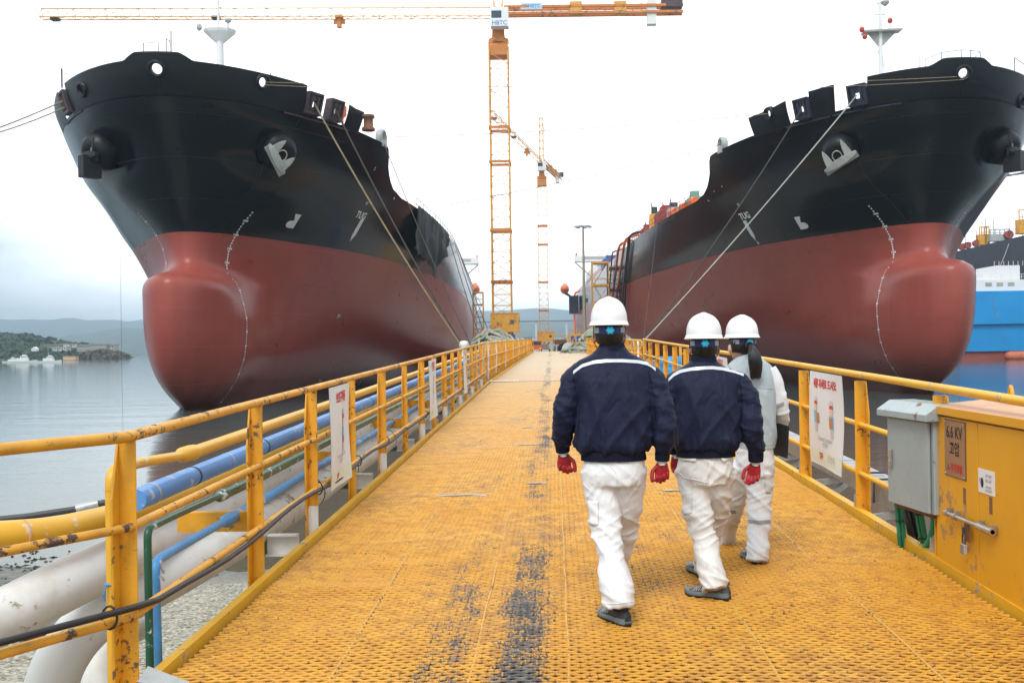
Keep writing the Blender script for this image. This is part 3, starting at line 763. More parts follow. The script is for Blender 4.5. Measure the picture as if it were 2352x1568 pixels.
def on_hull(S, side, t, z, vs, fs, mb, sc, ang=0.0, off=.03, flip=1):
    """wrap flat geometry (u aft-wise as read from outside, v up) onto the plating"""
    out = []; ca, sa = math.cos(ang), math.sin(ang); _p, _n, _u, _f = S.frame(t, z, side); uy, uz = _u.y*.8, max(.45, _u.z)
    for x, y in vs:
        x, y = x*sc*flip, y*sc; u = x*ca-y*sa; v = x*sa+y*ca
        # reading from outside: on the quay side of the left ship aft is to the right
        tt = t+u*(1 if side > 0 else -1)+v*uy; zz = z+v*uz
        p, n = S.pt(tt, zz, side, off); out.append(p)
    mb.add(out, fs)

def sub(vs, fs, n=3):
    """subdivide long faces so that flat marks follow the plating"""
    bm = bmesh.new(); bv = [bm.verts.new((x, y, 0)) for x, y in vs]
    for f in fs:
        try: bm.faces.new([bv[i] for i in f])
        except ValueError: pass
    bmesh.ops.triangulate(bm, faces=bm.faces)
    bmesh.ops.subdivide_edges(bm, edges=bm.edges, cuts=n, use_grid_fill=True)
    bm.verts.index_update(); v2 = [(v.co.x, v.co.y) for v in bm.verts]; f2 = [tuple(v.index for v in f.verts) for f in bm.faces]; bm.free(); return v2, f2

def draft_marks(S, side, zlo, zhi, zkeel):
    mb = MB()
    k = 0; z = zlo
    while z < zhi:
        z = zlo+k*.2; major = k % 5 == 0; s = k//5
        if major:
            vs, fs = text_geo(str(int(round(zlo-zkeel))+s)+'0'[:0]+'M', .22, .012)
            on_hull(S, side, 0, z, vs, fs, mb, 1.0, 0, .02)
        else:
            vs, fs = text_geo(str((k % 5)*2), .18, .02); on_hull(S, side, 0, z, vs, fs, mb, 1.0, 0, .02)
        k += 1
    return mb.build('draught_marks', M_.mark, S.root, recalc=False)

ARROW = ([(-.28, 1), (.28, 1), (.28, -.55), (0, -1.15), (-.28, -.55)], [(0, 1, 2, 3, 4)])
def bulb_symbol():
    # outline of a bow with bulb
    pts = [(.75, 1.0), (.75, -.9), (-.1, -.9)]+[(-.1-.62*math.sin(pi*i/10), -.35-.55*math.cos(pi*i/10)) for i in range(1, 10)]+[(.0, .2), (-.55, 1.0)]
    pts = [(.7, 1.0), (.7, -.9), (-.15, -.9)]+[(-.15-.6*math.sin(pi*i/8), -.42-.48*math.cos(pi*i/8)) for i in range(1, 8)]+[(-.15, .06), (.1, .15), (-.3, 1.0)]
    return pts, [tuple(range(len(pts)))]

def fill(pts):
    bm = bmesh.new(); bv = [bm.verts.new((x, y, 0)) for x, y in pts]; f = bm.faces.new(bv)
    bmesh.ops.triangulate(bm, faces=[f]); bm.verts.index_update()
    r = [(v.co.x, v.co.y) for v in bm.verts], [tuple(v.index for v in q.verts) for q in bm.faces]; bm.free(); return r

def foremast(S, t, z0, h, kind):
    """white foremast pole with flared platform"""
    zt = z0+h
    if kind == 'R':
        mb = MB(); mb.tube([(0, t, z0), (0, t, zt-2.4), (0, t, zt+.4), (0, t, zt+1.6)], [.20, .17, .12, .06], 12)
        for sx in (-.55, .5): mb.tube([(sx*2.2, t+.5, z0), (sx*.3, t+.1, zt-3.4)], .05, 6)
        o = mb.build('foremast', M_.shw, S.root)
        p = MB(); p.prism([(-1.55, zt-2.0), (1.75, zt-1.85), (1.75, zt-1.7), (-1.5, zt-1.85)], (0, t-.55, 0), (1, 0, 0), (0, 0, 1), -1.1); p.prism([(-1.1, zt-2.0), (1.3, zt-1.95), (.2, zt-3.1), (-.2, zt-3.1)], (0, t-.06, 0), (1, 0, 0), (0, 0, 1), -.12); p.build('platform', M_.anch, o)
        r_ = MB()
        for x in (-1.5, -.8, 1.1, 1.7):
            for y in (-.5, .5): r_.tube([(x, t+y, zt-1.85), (x, t+y, zt-.75)], .02, 5)
        for y in (-.5, .5):
            for zz in (zt-.75, zt-1.3): r_.tube([(-1.5, t+y, zz), (1.7, t+y, zz)], .016, 5)
        r_.build('mast_rail', M_.shw, o)
        c = MB(); c.bar((-.25, t, zt+.55), (.6, t, zt+.6), .08); c.lathe([(.1, zt+.35), (.36, zt+.6), (.36, zt+.75), (.1, zt+.85)], 12, (.45, t, 0)); c.bar((-.5, t, zt-.4), (.5, t, zt-.4), .06); c.build('crossbar', M_.grey, o)
        for x, zz in ((-1.7, -1.75), (-1.45, -2.35), (.75, -1.0)):
            l = MB(); l.ball((x, t-.3, zt+zz), (.22, .2, .26), 8); l.build('mast_lamp', M_.red, o)
        l = MB(); l.tube([(.75, t-.3, zt-1.8), (.75, t-.3, zt-1.1)], .05, 6); l.build('lamp_stem', M_.shw, o)
        return
    mb = MB()
    mb.tube([(0, t, z0), (0, t, zt-2.6), (0, t, zt-2.2)], [.33, .28, .26], 14)
    o = mb.build('foremast', M_.shw, S.root)
    p = MB(); p.loft([[Vector((math.copysign(abs(math.cos(2*pi*k/12))**.6, math.cos(2*pi*k/12))*r*1.25, t+math.sin(2*pi*k/12)*r*.8, z)) for k in range(12)] for r, z in ((.26, zt-3.1), (.95, zt-2.3), (1.02, zt-2.1))], smooth=False)
    p.build('platform', M_.shw, o)
    q = MB(); q.tube([(-.1, t, zt-2.2), (-.1, t, zt+1.4), (-.1, t, zt+2.6)], [.10, .08, .05], 8); q.bar((-.1, t, zt+.9), (.55, t, zt+.9), .07); q.ball((.45, t, zt+1.25), (.34, .3, .3), 8); q.build('light_pole', M_.shw, o)
    r_ = MB()
    for x in (-1.25, -.6, .6, 1.25):
        for y in (-.75, .75): r_.tube([(x, t+y, zt-2.1), (x, t+y, zt-1.1)], .02, 5)
    for y in (-.75, .75):
        for zz in (zt-1.1, zt-1.6): r_.tube([(-1.25, t+y, zz), (1.25, t+y, zz)], .018, 5)
    r_.build('mast_rail', M_.shw, o)
    c = M_.red if kind == 'R' else M_.grey
    l = MB(); l.ball((-1.45, t-.5, zt-2.0), (.22, .2, .3), 8); l.ball((.8, t-.6, zt-1.5), (.28, .25, .2), 8); l.tube([(.8, t-.6, zt-2.1), (.8, t-.6, zt-1.5)], .06, 6); l.build('mast_lamp', c, o)

def rails(S, pts, h, name='bow_rail', mid=True):
    mb = MB(); P = [Vector(p) for p in pts]
    for p in P: mb.tube([p, p+Vector((0, 0, h))], .028, 6)
    for zz in ((h, h*.5) if mid else (h,)): mb.tube([p+Vector((0, 0, zz)) for p in P], .022, 6)
    return mb.build(name, M_.dark, S.root)

def superstructure(S, t=182):
    b = MB(); b.box((0, t+14, 20.6), (25, 26, 6.8)); b.box((0, t+12, 25.2), (22, 18, 2.4))
    o = b.build('superstructure', M_.shw, S.root)
    w = MB(); w.box((0, t+2.6, 26.2), (34, 4, 1.5)); w.build('bridge_wing', M_.shw, o)
    w = MB(); w.box((0, t+.55, 26.4), (30, .12, .6)); w.build('bridge_window', M_.galv, o)
    f = MB(); f.box((0, t+24, 28.5), (6, 7, 5)); f.build('funnel', M_.shw, o)
    f = MB(); f.tube([(0, t+10, 26.5), (0, t+10, 34)], .25, 8); f.bar((-2.4, t+10, 30.4), (2.4, t+10, 30.4), .22); f.bar((-1.4, t+10, 32.4), (1.4, t+10, 32.4), .2); f.build('radar_mast', M_.shw, o)
    for sd in (1, -1):
        f = MB(); f.box((sd*16.6, t+2.6, 27.3), (.3, 4, .7)); f.build('wing_lamp_box', M_.red, o)
        f = MB(); f.bar((sd*12.5, t+3, 21.5), (sd*16.8, t+3, 25.3), .3); f.build('wing_strut', M_.grey, o)

def build_ship(S, q):
    sd = S.side
    HO = [(0, t0z(22.15), 22.15, .40)]
    # chocks measured on the quay side
    tc_, zc_ = S.hit(*q['chock'], sd, 20.9, 22.6); HO.append((sd, tc_, zc_, .36))
    to_, zo_ = S.hit(*q['offchock'], -sd, 20.9, 22.6); HO.append((-sd, to_, zo_, .36))
    gaps = []; leads = []
    for px, py in q['rollers']:
        t, z = S.hit(px, py, sd, 20.9, 22.9); gaps.append((sd, t-1.02, t+1.02)); leads.append((sd, t))
    for px, py in q.get('offrollers', []):
        t, z = S.hit(px, py, -sd, 20.9, 22.9); gaps.append((-sd, t-1.02, t+1.02)); leads.append((-sd, t))
    S.gaps = gaps
    ship_bulwark(S, gaps, HO, q['bend'])
    chock(S, 0, 22.15, 0, .36); chock(S, tc_, zc_, sd, .34); chock(S, to_, zo_, -sd, .34)
    S.leads = [roller_chock(S, t, s_, q['rmat']) for s_, t in leads]
    S.chockpt = S.pt(tc_, zc_, sd)[0]; S.stempt = Vector((0, t0z(22.0)-.1, 21.9))
    for s_, t in leads: # rubbing bar below the fairlead
        mb = MB(); mb.tube([S.pt(t-1.9+.38*i, 20.55, s_, .05)[0] for i in range(11)], .06, 6); mb.build('rubbing_bar', q['rmat'], S.root)
    for (px, py, cr_, fk_, hang, side, mat) in q['anchors']:
        t, z = S.hit(px, py, side, 15, 20); anchor_set(S, t, z, side, cr_, fk_, mat, hang)
    t, z = S.hit(*q['ring'], sd, 20, 21); ring_lead(S, max(6.5, min(9.2+S.off, t)), sd, M_.grey)
    draft_marks(S, sd, 0.4, 14.0, -1.6); draft_marks(S, -sd, 0.4, 14.0, -1.6)
    # symbols on the quay side
    px, py = q['bulb']; t, z = S.hit(px, py, sd); mb = MB(); vs, fs = fill(bulb_symbol()[0]); vs, fs = sub(vs, fs, 2)
    on_hull(S, sd, t, z, vs, fs, mb, .66, 0, .03, q['bflip']); mb.build('bulb_symbol', M_.mark, S.root, recalc=False)
    px, py = q['tug']; t, z = S.hit(px, py, sd); mb = MB(); vs, fs = text_geo('TUG', .85, .03); on_hull(S, sd, t, z, vs, fs, mb, 1.0); mb.build('lettering', M_.mark, S.root, recalc=False)
    px, py = q['arrow']; t, z = S.hit(px, py, sd); mb = MB(); vs, fs = fill(ARROW[0]); vs, fs = sub(vs, fs, 2); on_hull(S, sd, t, z, vs, fs, mb, 1.0, 0); mb.build('tug_arrow', M_.mark, S.root, recalc=False)
    for (px, py, txt, sz) in q['notes']:
        t, z = S.hit(px, py, sd); mb = MB(); vs, fs = text_geo(txt, sz, .01); on_hull(S, sd, t, z, vs, fs, mb, 1.0); mb.build('small_mark', M_.mark, S.root, recalc=False)
    foremast(S, q['mast_t'], 20.8, q['mast_h'], q['kind'])
    superstructure(S)
    # deck edge railing and pipework along the main deck, quay side
    mb = MB(); pts = [S.pt(t, ztop(t), sd)[0]-Vector((sd*.25, 0, 0)) for t in np.arange(24, 188, 2.0)]
    for p in pts[::1]: mb.bar(p, p+Vector((0, 0, 1.1)), .06)
    for zz in (.55, 1.1): mb.tube([p+Vector((0, 0, zz)) for p in pts], .035, 5)
    mb.build('deck_rail', q['railmat'], S.root)
    mb = MB()
    for x in (-4, -1.5, 1.5, 4): mb.tube([(x, 30, 19.2), (x, 180, 19.0)], .4, 8)
    for t in range(34, 180, 8): mb.box((0, t, 18.2), (11, .4, 1.6))
    mb.build('cargo_pipe', M_.deckred, S.root)

LS = Ship(Vector((-25.45, 71.5, 0)), .055, 'black and red tanker with a dark tarpaulin draped over its side', M_.hullL, 1, 'tankers moored either side of the quay')
RS = Ship(Vector((28.8, 77.5, .6)), .03, 'black and red tanker with orange hoses hanging over its side', M_.hullR, -1, 'tankers moored either side of the quay', 4.3)
build_ship(LS, dict(chock=(604, 189), offchock=(190, 206), rollers=[(731, 217), (778, 240)], offrollers=[(157, 250)], rmat=M_.oxide,
    anchors=[(634, 343, (17, 34), (18, -34), False, 1, M_.anch), (240, 345, 0, 0, True, -1, M_.anchb)], ring=(890, 312), bulb=(672, 508), bflip=1, tug=(829, 495), arrow=(819, 527),
    notes=[(777, 727, 'FP', .55), (842, 467, '3C', .35), (861, 386, '::', .5), (905, 456, 'F--', .3), (735, 873, 'Fwp', .5)], bend=4.2, mast_t=7.0, mast_h=10.6, kind='L', railmat=M_.dark))
build_ship(RS, dict(chock=(1766, 261), offchock=(2345, 232), rollers=[(1957, 203), (1834, 236)], offrollers=[], rmat=M_.navyst,
    anchors=[(1932, 345, (-36, 23), (-18, -38), False, -1, M_.anch), (2295, 335, 0, 0, True, 1, M_.anchb)], ring=(1645, 322), bulb=(1842, 512), bflip=-1, tug=(1711, 496), arrow=(1722, 528),
    notes=[(1743, 558, 'F-', .5), (1697, 470, '3C', .35), (1658, 427, '-', .7), (1640, 438, '-', .7), (1628, 461, '+-', .4)], bend=5.6, mast_t=8.0, mast_h=11.1, kind='R', railmat=M_.deckred))
# ================================================================ the gangway
def deck_mat(name, grate):
    m = bpy.data.materials.new(name); nt, nd, lk = nodes(m); bs = nd['Principled BSDF']
    tc = nd.new('ShaderNodeTexCoord'); ob = tc.outputs['Object']
    s = nd.new('ShaderNodeSeparateXYZ'); lk.new(ob, s.inputs[0]); x, y = s.outputs[0], s.outputs[1]
    n1 = noise(nt, mapping(nt, ob, (1, .5, 1)), 1.1, 6, .6); n2 = noise(nt, ob, 9, 5, .65); n3 = noise(nt, mapping(nt, ob, (70, 38, 9)), 1, 4, .7)
    base = ramp(nt, n1, [(.28, (.60, .26, .02)), (.5, (.72, .345, .028)), (.72, (.79, .43, .075))]).outputs[0]
    # rust bleeding
    rus = ramp(nt, mth(nt, 'MULTIPLY_ADD', n2, .6, mth(nt, 'MULTIPLY', n1, .4)), [(.45, 0.0), (.66, .8)]).outputs[0]
    base = mixc(nt, rus, base, (.34, .115, .022))
    spk = ramp(nt, noise(nt, mapping(nt, ob, (30, 30, 9), (5, 5, 5)), 1, 3, .8), [(.60, 0.0), (.68, .8)]).outputs[0]
    base = mixc(nt, spk, base, (.10, .055, .035))
    # colour turns paler further up the ramp
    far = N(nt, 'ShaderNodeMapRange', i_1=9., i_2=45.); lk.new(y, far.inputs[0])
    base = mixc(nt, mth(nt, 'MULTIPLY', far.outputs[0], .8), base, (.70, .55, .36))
    # paint walked off along the middle down to bare dark steel
    def band(c, w_, e):
        d = mth(nt, 'ABSOLUTE', mth(nt, 'ADD', x, -c)); q = N(nt, 'ShaderNodeMapRange', i_1=w_+e, i_2=w_-e); lk.new(d, q.inputs[0]); return q.outputs[0]
    nl = noise(nt, mapping(nt, ob, (2.2, .30, 1), (0, 2.3, 0)), 1, 4, .6)
    near = N(nt, 'ShaderNodeMapRange', i_1=8.6, i_2=4.8); lk.new(y, near.inputs[0])
    b1 = mth(nt, 'MULTIPLY', band(-.16, .20, .13), mth(nt, 'MULTIPLY_ADD', near.outputs[0], .16, mth(nt, 'MULTIPLY', nl, 1.0)))
    b2 = mth(nt, 'MULTIPLY', band(-.55, .17, .10), mth(nt, 'MULTIPLY_ADD', near.outputs[0], .20, mth(nt, 'MULTIPLY', nl, .70)))
    b3 = mth(nt, 'MULTIPLY', band(.75, .55, .5), mth(nt, 'MULTIPLY', nl, .68))
    b4 = mth(nt, 'MULTIPLY', band(-.25, 1.2, .9), mth(nt, 'MULTIPLY', nl, .66))
    wear = mth(nt, 'MAXIMUM', mth(nt, 'MAXIMUM', b1, b2), mth(nt, 'MAXIMUM', b3, b4))
    n5 = noise(nt, mapping(nt, ob, (5, 2.6, 1)), 1, 4, .7)
    wn = mth(nt, 'ADD', wear, mth(nt, 'ADD', mth(nt, 'MULTIPLY_ADD', n3, 1.3, -.72), mth(nt, 'MULTIPLY_ADD', n5, .9, -.45)))
    k = ramp(nt, wn, [(.42, 0.0), (.60, 1.0)]).outputs[0]
    bare = ramp(nt, n2, [(.3, (.042, .042, .050)), (.5, (.085, .08, .08)), (.7, (.26, .21, .15))]).outputs[0]
    base = mixc(nt, k, base, bare)
    # unpainted first plate
    fp = N(nt, 'ShaderNodeMapRange', i_1=4.62, i_2=4.50); lk.new(mth(nt, 'MULTIPLY_ADD', n2, .35, y), fp.inputs[0])
    fx = N(nt, 'ShaderNodeMapRange', i_1=.9, i_2=.2); lk.new(mth(nt, 'MULTIPLY_ADD', n1, 1.2, mth(nt, 'ADD', x, -.6)), fx.inputs[0])
    base = mixc(nt, mth(nt, 'MULTIPLY', fp.outputs[0], mth(nt, 'MULTIPLY', fx.outputs[0], .8)), base, (.30, .245, .18))
    if not grate:
        # the mesh continues as a fine diamond pattern where it is too far to be built strand by strand
        u = mth(nt, 'MULTIPLY', x, 1/.1); v = mth(nt, 'MULTIPLY', y, 1/.076)
        A = mth(nt, 'PINGPONG', mth(nt, 'ADD', u, v), .5); Bq = mth(nt, 'PINGPONG', mth(nt, 'SUBTRACT', u, v), .5)
        hgt = mth(nt, 'SUBTRACT', .5, mth(nt, 'MINIMUM', A, Bq))
        hol = ramp(nt, hgt, [(.22, 1.0), (.36, 0.0)]).outputs[0]
        nearz = N(nt, 'ShaderNodeMapRange', i_1=28.6, i_2=28.7); lk.new(y, nearz.inputs[0])
        hm = mth(nt, 'MULTIPLY', hol, nearz.outputs[0])
        under = mixc(nt, nearz.outputs[0], (.20, .095, .025), base)
        base = mixc(nt, mth(nt, 'MULTIPLY', hm, .55), under, (.17, .085, .03))
        seam = mth(nt, 'LESS_THAN', mth(nt, 'PINGPONG', mth(nt, 'ADD', y, .4), .61), .012)
        base = mixc(nt, mth(nt, 'MULTIPLY', seam, mth(nt, 'MULTIPLY', nearz.outputs[0], .45)), base, (.22, .11, .04))
        lk.new(bump(nt, hgt, .55, .012), bs.inputs['Normal'])
    else:
        lk.new(bump(nt, n2, .25, .004), bs.inputs['Normal'])
    lk.new(base, bs.inputs['Base Color']); bs.inputs['Roughness'].default_value = .52; bs.inputs['Specular IOR Level'].default_value = .4
    return m
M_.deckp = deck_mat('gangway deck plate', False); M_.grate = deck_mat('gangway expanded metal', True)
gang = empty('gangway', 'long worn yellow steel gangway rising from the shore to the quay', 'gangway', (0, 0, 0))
# deck plates, first run and second run
def strip(name, y0, y1, x0, x1, dz, th, mat, par=gang, n=None):
    mb = MB(); n = n or max(1, int((y1-y0)/1.2)); rings = []
    for i in range(n+1):
        y = y0+(y1-y0)*i/n; z = deck_z(y)+dz; o = deck_x(y)
        rings.append([(x0+o, y, z), (x1+o, y, z), (x1+o, y, z-th), (x0+o, y, z-th)])
    mb.loft(rings, smooth=False); return mb.build(name, mat, par)
strip('deck_plate', -4, 28.66, XL, XR, -.012, .05, M_.deckp); strip('deck_plate', 28.74, 92, XL, XR, -.012, .05, M_.deckp)
# expanded metal mesh over the plates, strand by strand near the shore end
def gratings():
    sw, lw, half = .036, .08, .04
    xs = np.arange(XL+.035, XR-.03, half); ys = np.arange(1.6, 28.5, sw)
    nx = len(xs); V = []; Fc = []; off = 0
    for r, y in enumerate(ys):
        ph = (np.arange(nx)+r) % 2
        jit = .0016*rng.normal(size=nx)
        yc = y+np.where(ph == 0, -sw*.5, sw*.5)+jit
        w = .0075
        und = np.array([mnoise.noise(Vector((x*.9, y*1.3, 2.2)))*.012+mnoise.noise(Vector((x*3.1, y*2.6, 5)))*.004 for x in xs])
        und += np.array([.02*max(0, 1-abs(x+1.25)/.75)*max(0, mnoise.noise(Vector((x*1.1, y*3.4, 9.1)))+.1) for x in xs])
        z0 = np.array([deck_z(yy) for yy in yc])+.001+np.maximum(und, -.004)
        lift = np.where(ph == 0, .004, -.001)
        o = deck_x(y)
        # cross-section: a flat strand leaning away from the viewer
        for dy, dz in ((-w, .0135), (w*.55, .0165), (w, .004), (-w*.55, -.002)):
            V.append(np.stack([xs+o, yc+dy, z0+dz+lift], 1))
        a = np.arange(nx-1)
        for k in range(4):
            b0 = off+k*nx; b1 = off+((k+1) % 4)*nx
            Fc.append(np.stack([b0+a, b0+a+1, b1+a+1, b1+a], 1))
        off += 4*nx
    V = np.concatenate(V); Fc = np.concatenate(Fc)
    me = bpy.data.meshes.new('expanded_metal'); me.vertices.add(len(V)); me.vertices.foreach_set('co', V.ravel())
    me.loops.add(Fc.size); me.loops.foreach_set('vertex_index', Fc.ravel().astype(np.int32))
    me.polygons.add(len(Fc)); me.polygons.foreach_set('loop_start', (np.arange(len(Fc))*4).astype(np.int32)); me.polygons.foreach_set('loop_total', np.full(len(Fc), 4, np.int32))
    me.update(calc_edges=True); me.validate()
    return link('expanded_metal', me, M_.grate, gang)
gratings()
# edge strips, seams, transverse laps
for y0, y1, mt in ((4.52, 28.6, M_.toe), (28.8, 90, M_.toe)):
    strip('edge_strip', y0, y1, XL-.012, XL, .055, .20, mt); strip('edge_strip', y0, y1, XR, XR+.012, .07, .20, mt)
    strip('edge_flange', y0, y1, XL-.05, XL-.014, .054, .012, mt); strip('edge_flange', y0, y1, XR+.014, XR+.07, .069, .012, mt)
strip('edge_strip', 1, 4.40, XL-.012, XL, .045, .18, M_.toe); strip('edge_strip', 1, 4.4, XR, XR+.012, .06, .18, M_.toe)
mb = MB(); mb.add([(XL-.015, 4.40, deck_z(4.4)+.09), (XL+.16, 4.44, deck_z(4.4)+.03), (XL+.16, 4.56, deck_z(4.5)+.03), (XL-.015, 4.52, deck_z(4.5)+.12), (XL-.015, 4.40, deck_z(4.4)-.1), (XL-.015, 4.52, deck_z(4.5)-.1)], [(0, 1, 2, 3), (0, 3, 5, 4)])
mb.build('bent_corner_plate', M_.grey, gang)
M_.weld = paint('weld bead', (.62, .33, .06), .6, var=.25, vscale=30, bumps=.4, chips=.4, cscale=30)
for xs_, y0, y1 in ((-.40, 2.6, 28.4), (.06, 2.6, 28.4), (1.02, 2.6, 28.4), (-1.05, 2.6, 28.4), (1.75, 2.6, 28.4)):
    mb = MB(); mb.tube([(xs_+deck_x(y)+.003*math.sin(y*5.3), y, deck_z(y)+.014) for y in np.arange(y0, y1, .09)], (.008, .007), 6); mb.build('seam', M_.weld, gang)
mb = MB()
for q in range(int(4.3/.11)):
    x = XL+.08+q*.11; mb.box((x+deck_x(28.7), 28.7, deck_z(28.7)+.02), (.085, .22, .03))
mb.build('joint_comb', M_.grey, gang)
for x0, x1 in ((-1.84, -1.02), (.34, .98)):
    mb = MB(); mb.box(((x0+x1)/2+.05, 28.62, deck_z(28.6)+.045), (x1-x0, .34, .02)); mb.build('joint_plate', M_.white, gang)
# girders below
for x in (XL+.05, XR-.05):
    mb = MB(); mb.bar((x, -3, deck_z(-3)-.33), (x, 28.5, deck_z(28.5)-.33), .2, .55); mb.bar((x, 28.9, deck_z(28.9)-.33), (x+.2, 90, deck_z(90)-.33), .2, .55); mb.build('girder', M_.rail, gang)
mb = MB()
for y in np.arange(-2, 88, 3.0): mb.box((.3+deck_x(y), y, deck_z(y)-.25), (4.2, .15, .3))
mb.build('cross_beam', M_.rail, gang)
# flakes and litter on the deck
M_.flake = paint('rust flake', (.42, .30, .16), .8, var=.5)
mb = MB(); r_ = np.random.default_rng(5)
for i in range(420):
    y = 3.4+10*r_.uniform()**1.6; x = r_.uniform(XL+.1, XR-.1); s = r_.uniform(.006, .02); a = r_.uniform(0, 6.28); z = deck_z(y)+.019
    c, q = math.cos(a)*s, math.sin(a)*s
    mb.add([(x+c, y+q, z), (x-q*.5, y+c*.5, z+.005), (x-c, y-q, z), (x+q*.4, y-c*.4, z+.003)], [(0, 1, 2, 3)])
o = mb.build('flake_litter', M_.flake); tag(o, 'small pale rust flakes scattered over the grating', 'litter', kind='stuff')
# a few lifted tears and patches in the mesh
for px, py, w in ((1060, 1143, .24), (1213, 1025, .14), (1232, 1115, .10), (1545, 1132, .09), (1213, 985, .1)):
    Y = 1.64*F/((py-795)+ROLL*(px-CX0)+49.5); p = W(px, py, Y); mb = MB()
    mb.tube([(p.x-w+2*w*i/8, p.y+.012*math.sin(i*1.3), deck_z(p.y)+.022+.008*math.sin(pi*i/8)) for i in range(9)], (.016, .007), 6); mb.build('lifted_strand', M_.galv, gang)

# ---------------------------------------------------------------- guard rails
XRAIL = -2.0; XRAILP = -1.945; XRR = 2.60; XRRP = 2.565
def post(par, x, y, wide, side, white=False):
    """angle post: a face plate towards the shore and an outer flange reaching towards the viewer, its top cut to a point"""
    zb = deck_z(y)-.22; zt = deck_z(y)+1.135; x += deck_x(y); mb = MB(); w = .088 if wide else .068; d = .078 if wide else .06
    xo = x+side*.012                     # outer edge, where the two plates meet
    mb.box((xo-side*w/2, y, (zb+zt)/2), (w, .012, zt-zb))
    mb.prism([(-.006, zb), (-d, zb), (-d, zt-.26), (-d*.15, zt-.02), (-.006, zt-.004)], (xo, 0, 0), (0, 1, 0), (0, 0, 1), .012)
    mb.v[-10:] = [(vx, vy+y, vz) for vx, vy, vz in mb.v[-10:]]
    return mb.build('post', M_.rail if not white else M_.white, par, bevel=.002)
LP = [(4.59, 1), (6.58, 1), (8.09, 1), (9.75, 0), (11.4, 1), (13.2, 0), (14.8, 1), (16.4, 0), (17.9, 1), (19.4, 0), (20.8, 1), (22.3, 0), (23.8, 1), (25.3, 0), (26.8, 1), (28.2, 0)]
lr = empty('guard_rail', 'chipped yellow pipe guard rail along the left edge, bending out beside the shore pipes', 'railing', (0, 0, 0), group='guard rails of the gangway')
def railpts(x, h, ys): return [(x+deck_x(y), y, deck_z(y)+h) for y in ys]
FL = [(-4.4, 1.6), (-3.55, 2.4), (-2.78, 3.25)]   # the flared end of the left rail, out of the frame
ys1 = list(np.arange(4.62, 28.5, 1.2))+[28.5]
for name, h, r, mt in (('top_rail', 1.155, .027, M_.railold), ('middle_rail', .74, .021, M_.railold), ('lower_rail', .33, .023, M_.railold)):
    mb = MB(); pts = [(-1.95-(4.57-y)*.54, y, 2.43+.0216*4.59+h) for y in (1.2, 2.2, 3.2, 4.2)]+[(XRAILP-.003, 4.55, deck_z(4.56)+h)]+railpts(XRAILP, h, ys1)
    mb.tube(pts, r, 12); mb.build(name, mt, lr)
for y, wd_ in LP: post(lr, XRAIL, y, wd_, -1)
lr2 = empty('guard_rail', 'yellow railing with white ties on the left of the far run', 'railing', (0, 0, 0), group='guard rails of the gangway')
ys2 = list(np.arange(29.2, 89, 2.0))
for name, h, r in (('top_rail', 1.15, .03), ('middle_rail', .74, .024), ('lower_rail', .33, .024)):
    mb = MB(); mb.tube(railpts(XRAILP, h, ys2), r, 10); mb.build(name, M_.toe, lr2)
for i, y in enumerate(np.arange(29.6, 88, 1.55)): post(lr2, XRAIL, y, i % 2, -1)
mb = MB(); mb.tube([(XRAIL+deck_x(88.5), 88.5, deck_z(88)+1.15), (XRAIL+.55, 90.5, deck_z(89)+.1)], .03, 8); mb.bar((XRAIL+.3, 89, deck_z(89)+.3), (XRAIL+.3, 90, deck_z(89)+.3), .04, .6); mb.build('end_plate', M_.toe, lr2)
rr = empty('guard_rail', 'yellow pipe guard rail along the right edge carrying posters and the grey box', 'railing', (0, 0, 0), group='guard rails of the gangway')
for name, h, r in (('top_rail', 1.185, .029), ('middle_rail', .77, .022), ('lower_rail', .36, .022)):
    mb = MB(); mb.tube(railpts(XRRP, h, [2.5]+list(np.arange(4, 28.5, 1.2))+[28.5]), r, 12); mb.build(name, M_.toe, rr)
for y in (6.62, 8.35, 10.25, 12.1, 13.9, 15.8, 17.6, 19.4, 21.2, 23, 24.8, 26.6, 28.3): post(rr, XRR, y, 1, 1)
rr2 = empty('guard_rail', 'yellow railing on the right of the far run below the rope heap', 'railing', (0, 0, 0), group='guard rails of the gangway')
for name, h, r in (('top_rail', 1.15, .03), ('middle_rail', .74, .024), ('lower_rail', .33, .024)):
    mb = MB(); mb.tube(railpts(XRRP, h, ys2), r, 10); mb.build(name, M_.toe, rr2)
for i, y in enumerate(np.arange(29.8, 88, 1.6)): post(rr2, XRR, y, i % 2, 1)

# ---------------------------------------------------------------- service pipes on the left
def pipe(name, label, pts, r, mat, r_in=.3, group='service pipes beside the gangway', cat='pipe', n=20):
    root = MB(); root.tube(bend(pts, r_in, 8), r, n); o = root.build(name, mat); return tag(o, label, cat, group)
def collar(par, p, q, r, mat, name='collar', n=20):
    mb = MB(); mb.tube([p, q], r, n); return mb.build(name, mat, par)
def along(x, dz, y): return Vector((x+deck_x(y), y, deck_z(y)+dz))
def sweep(x0, dz0, y0, y1, st=2.0): return [along(x0, dz0, y) for y in np.arange(y0, y1, st)]+[along(x0, dz0, y1)]
YE = 70
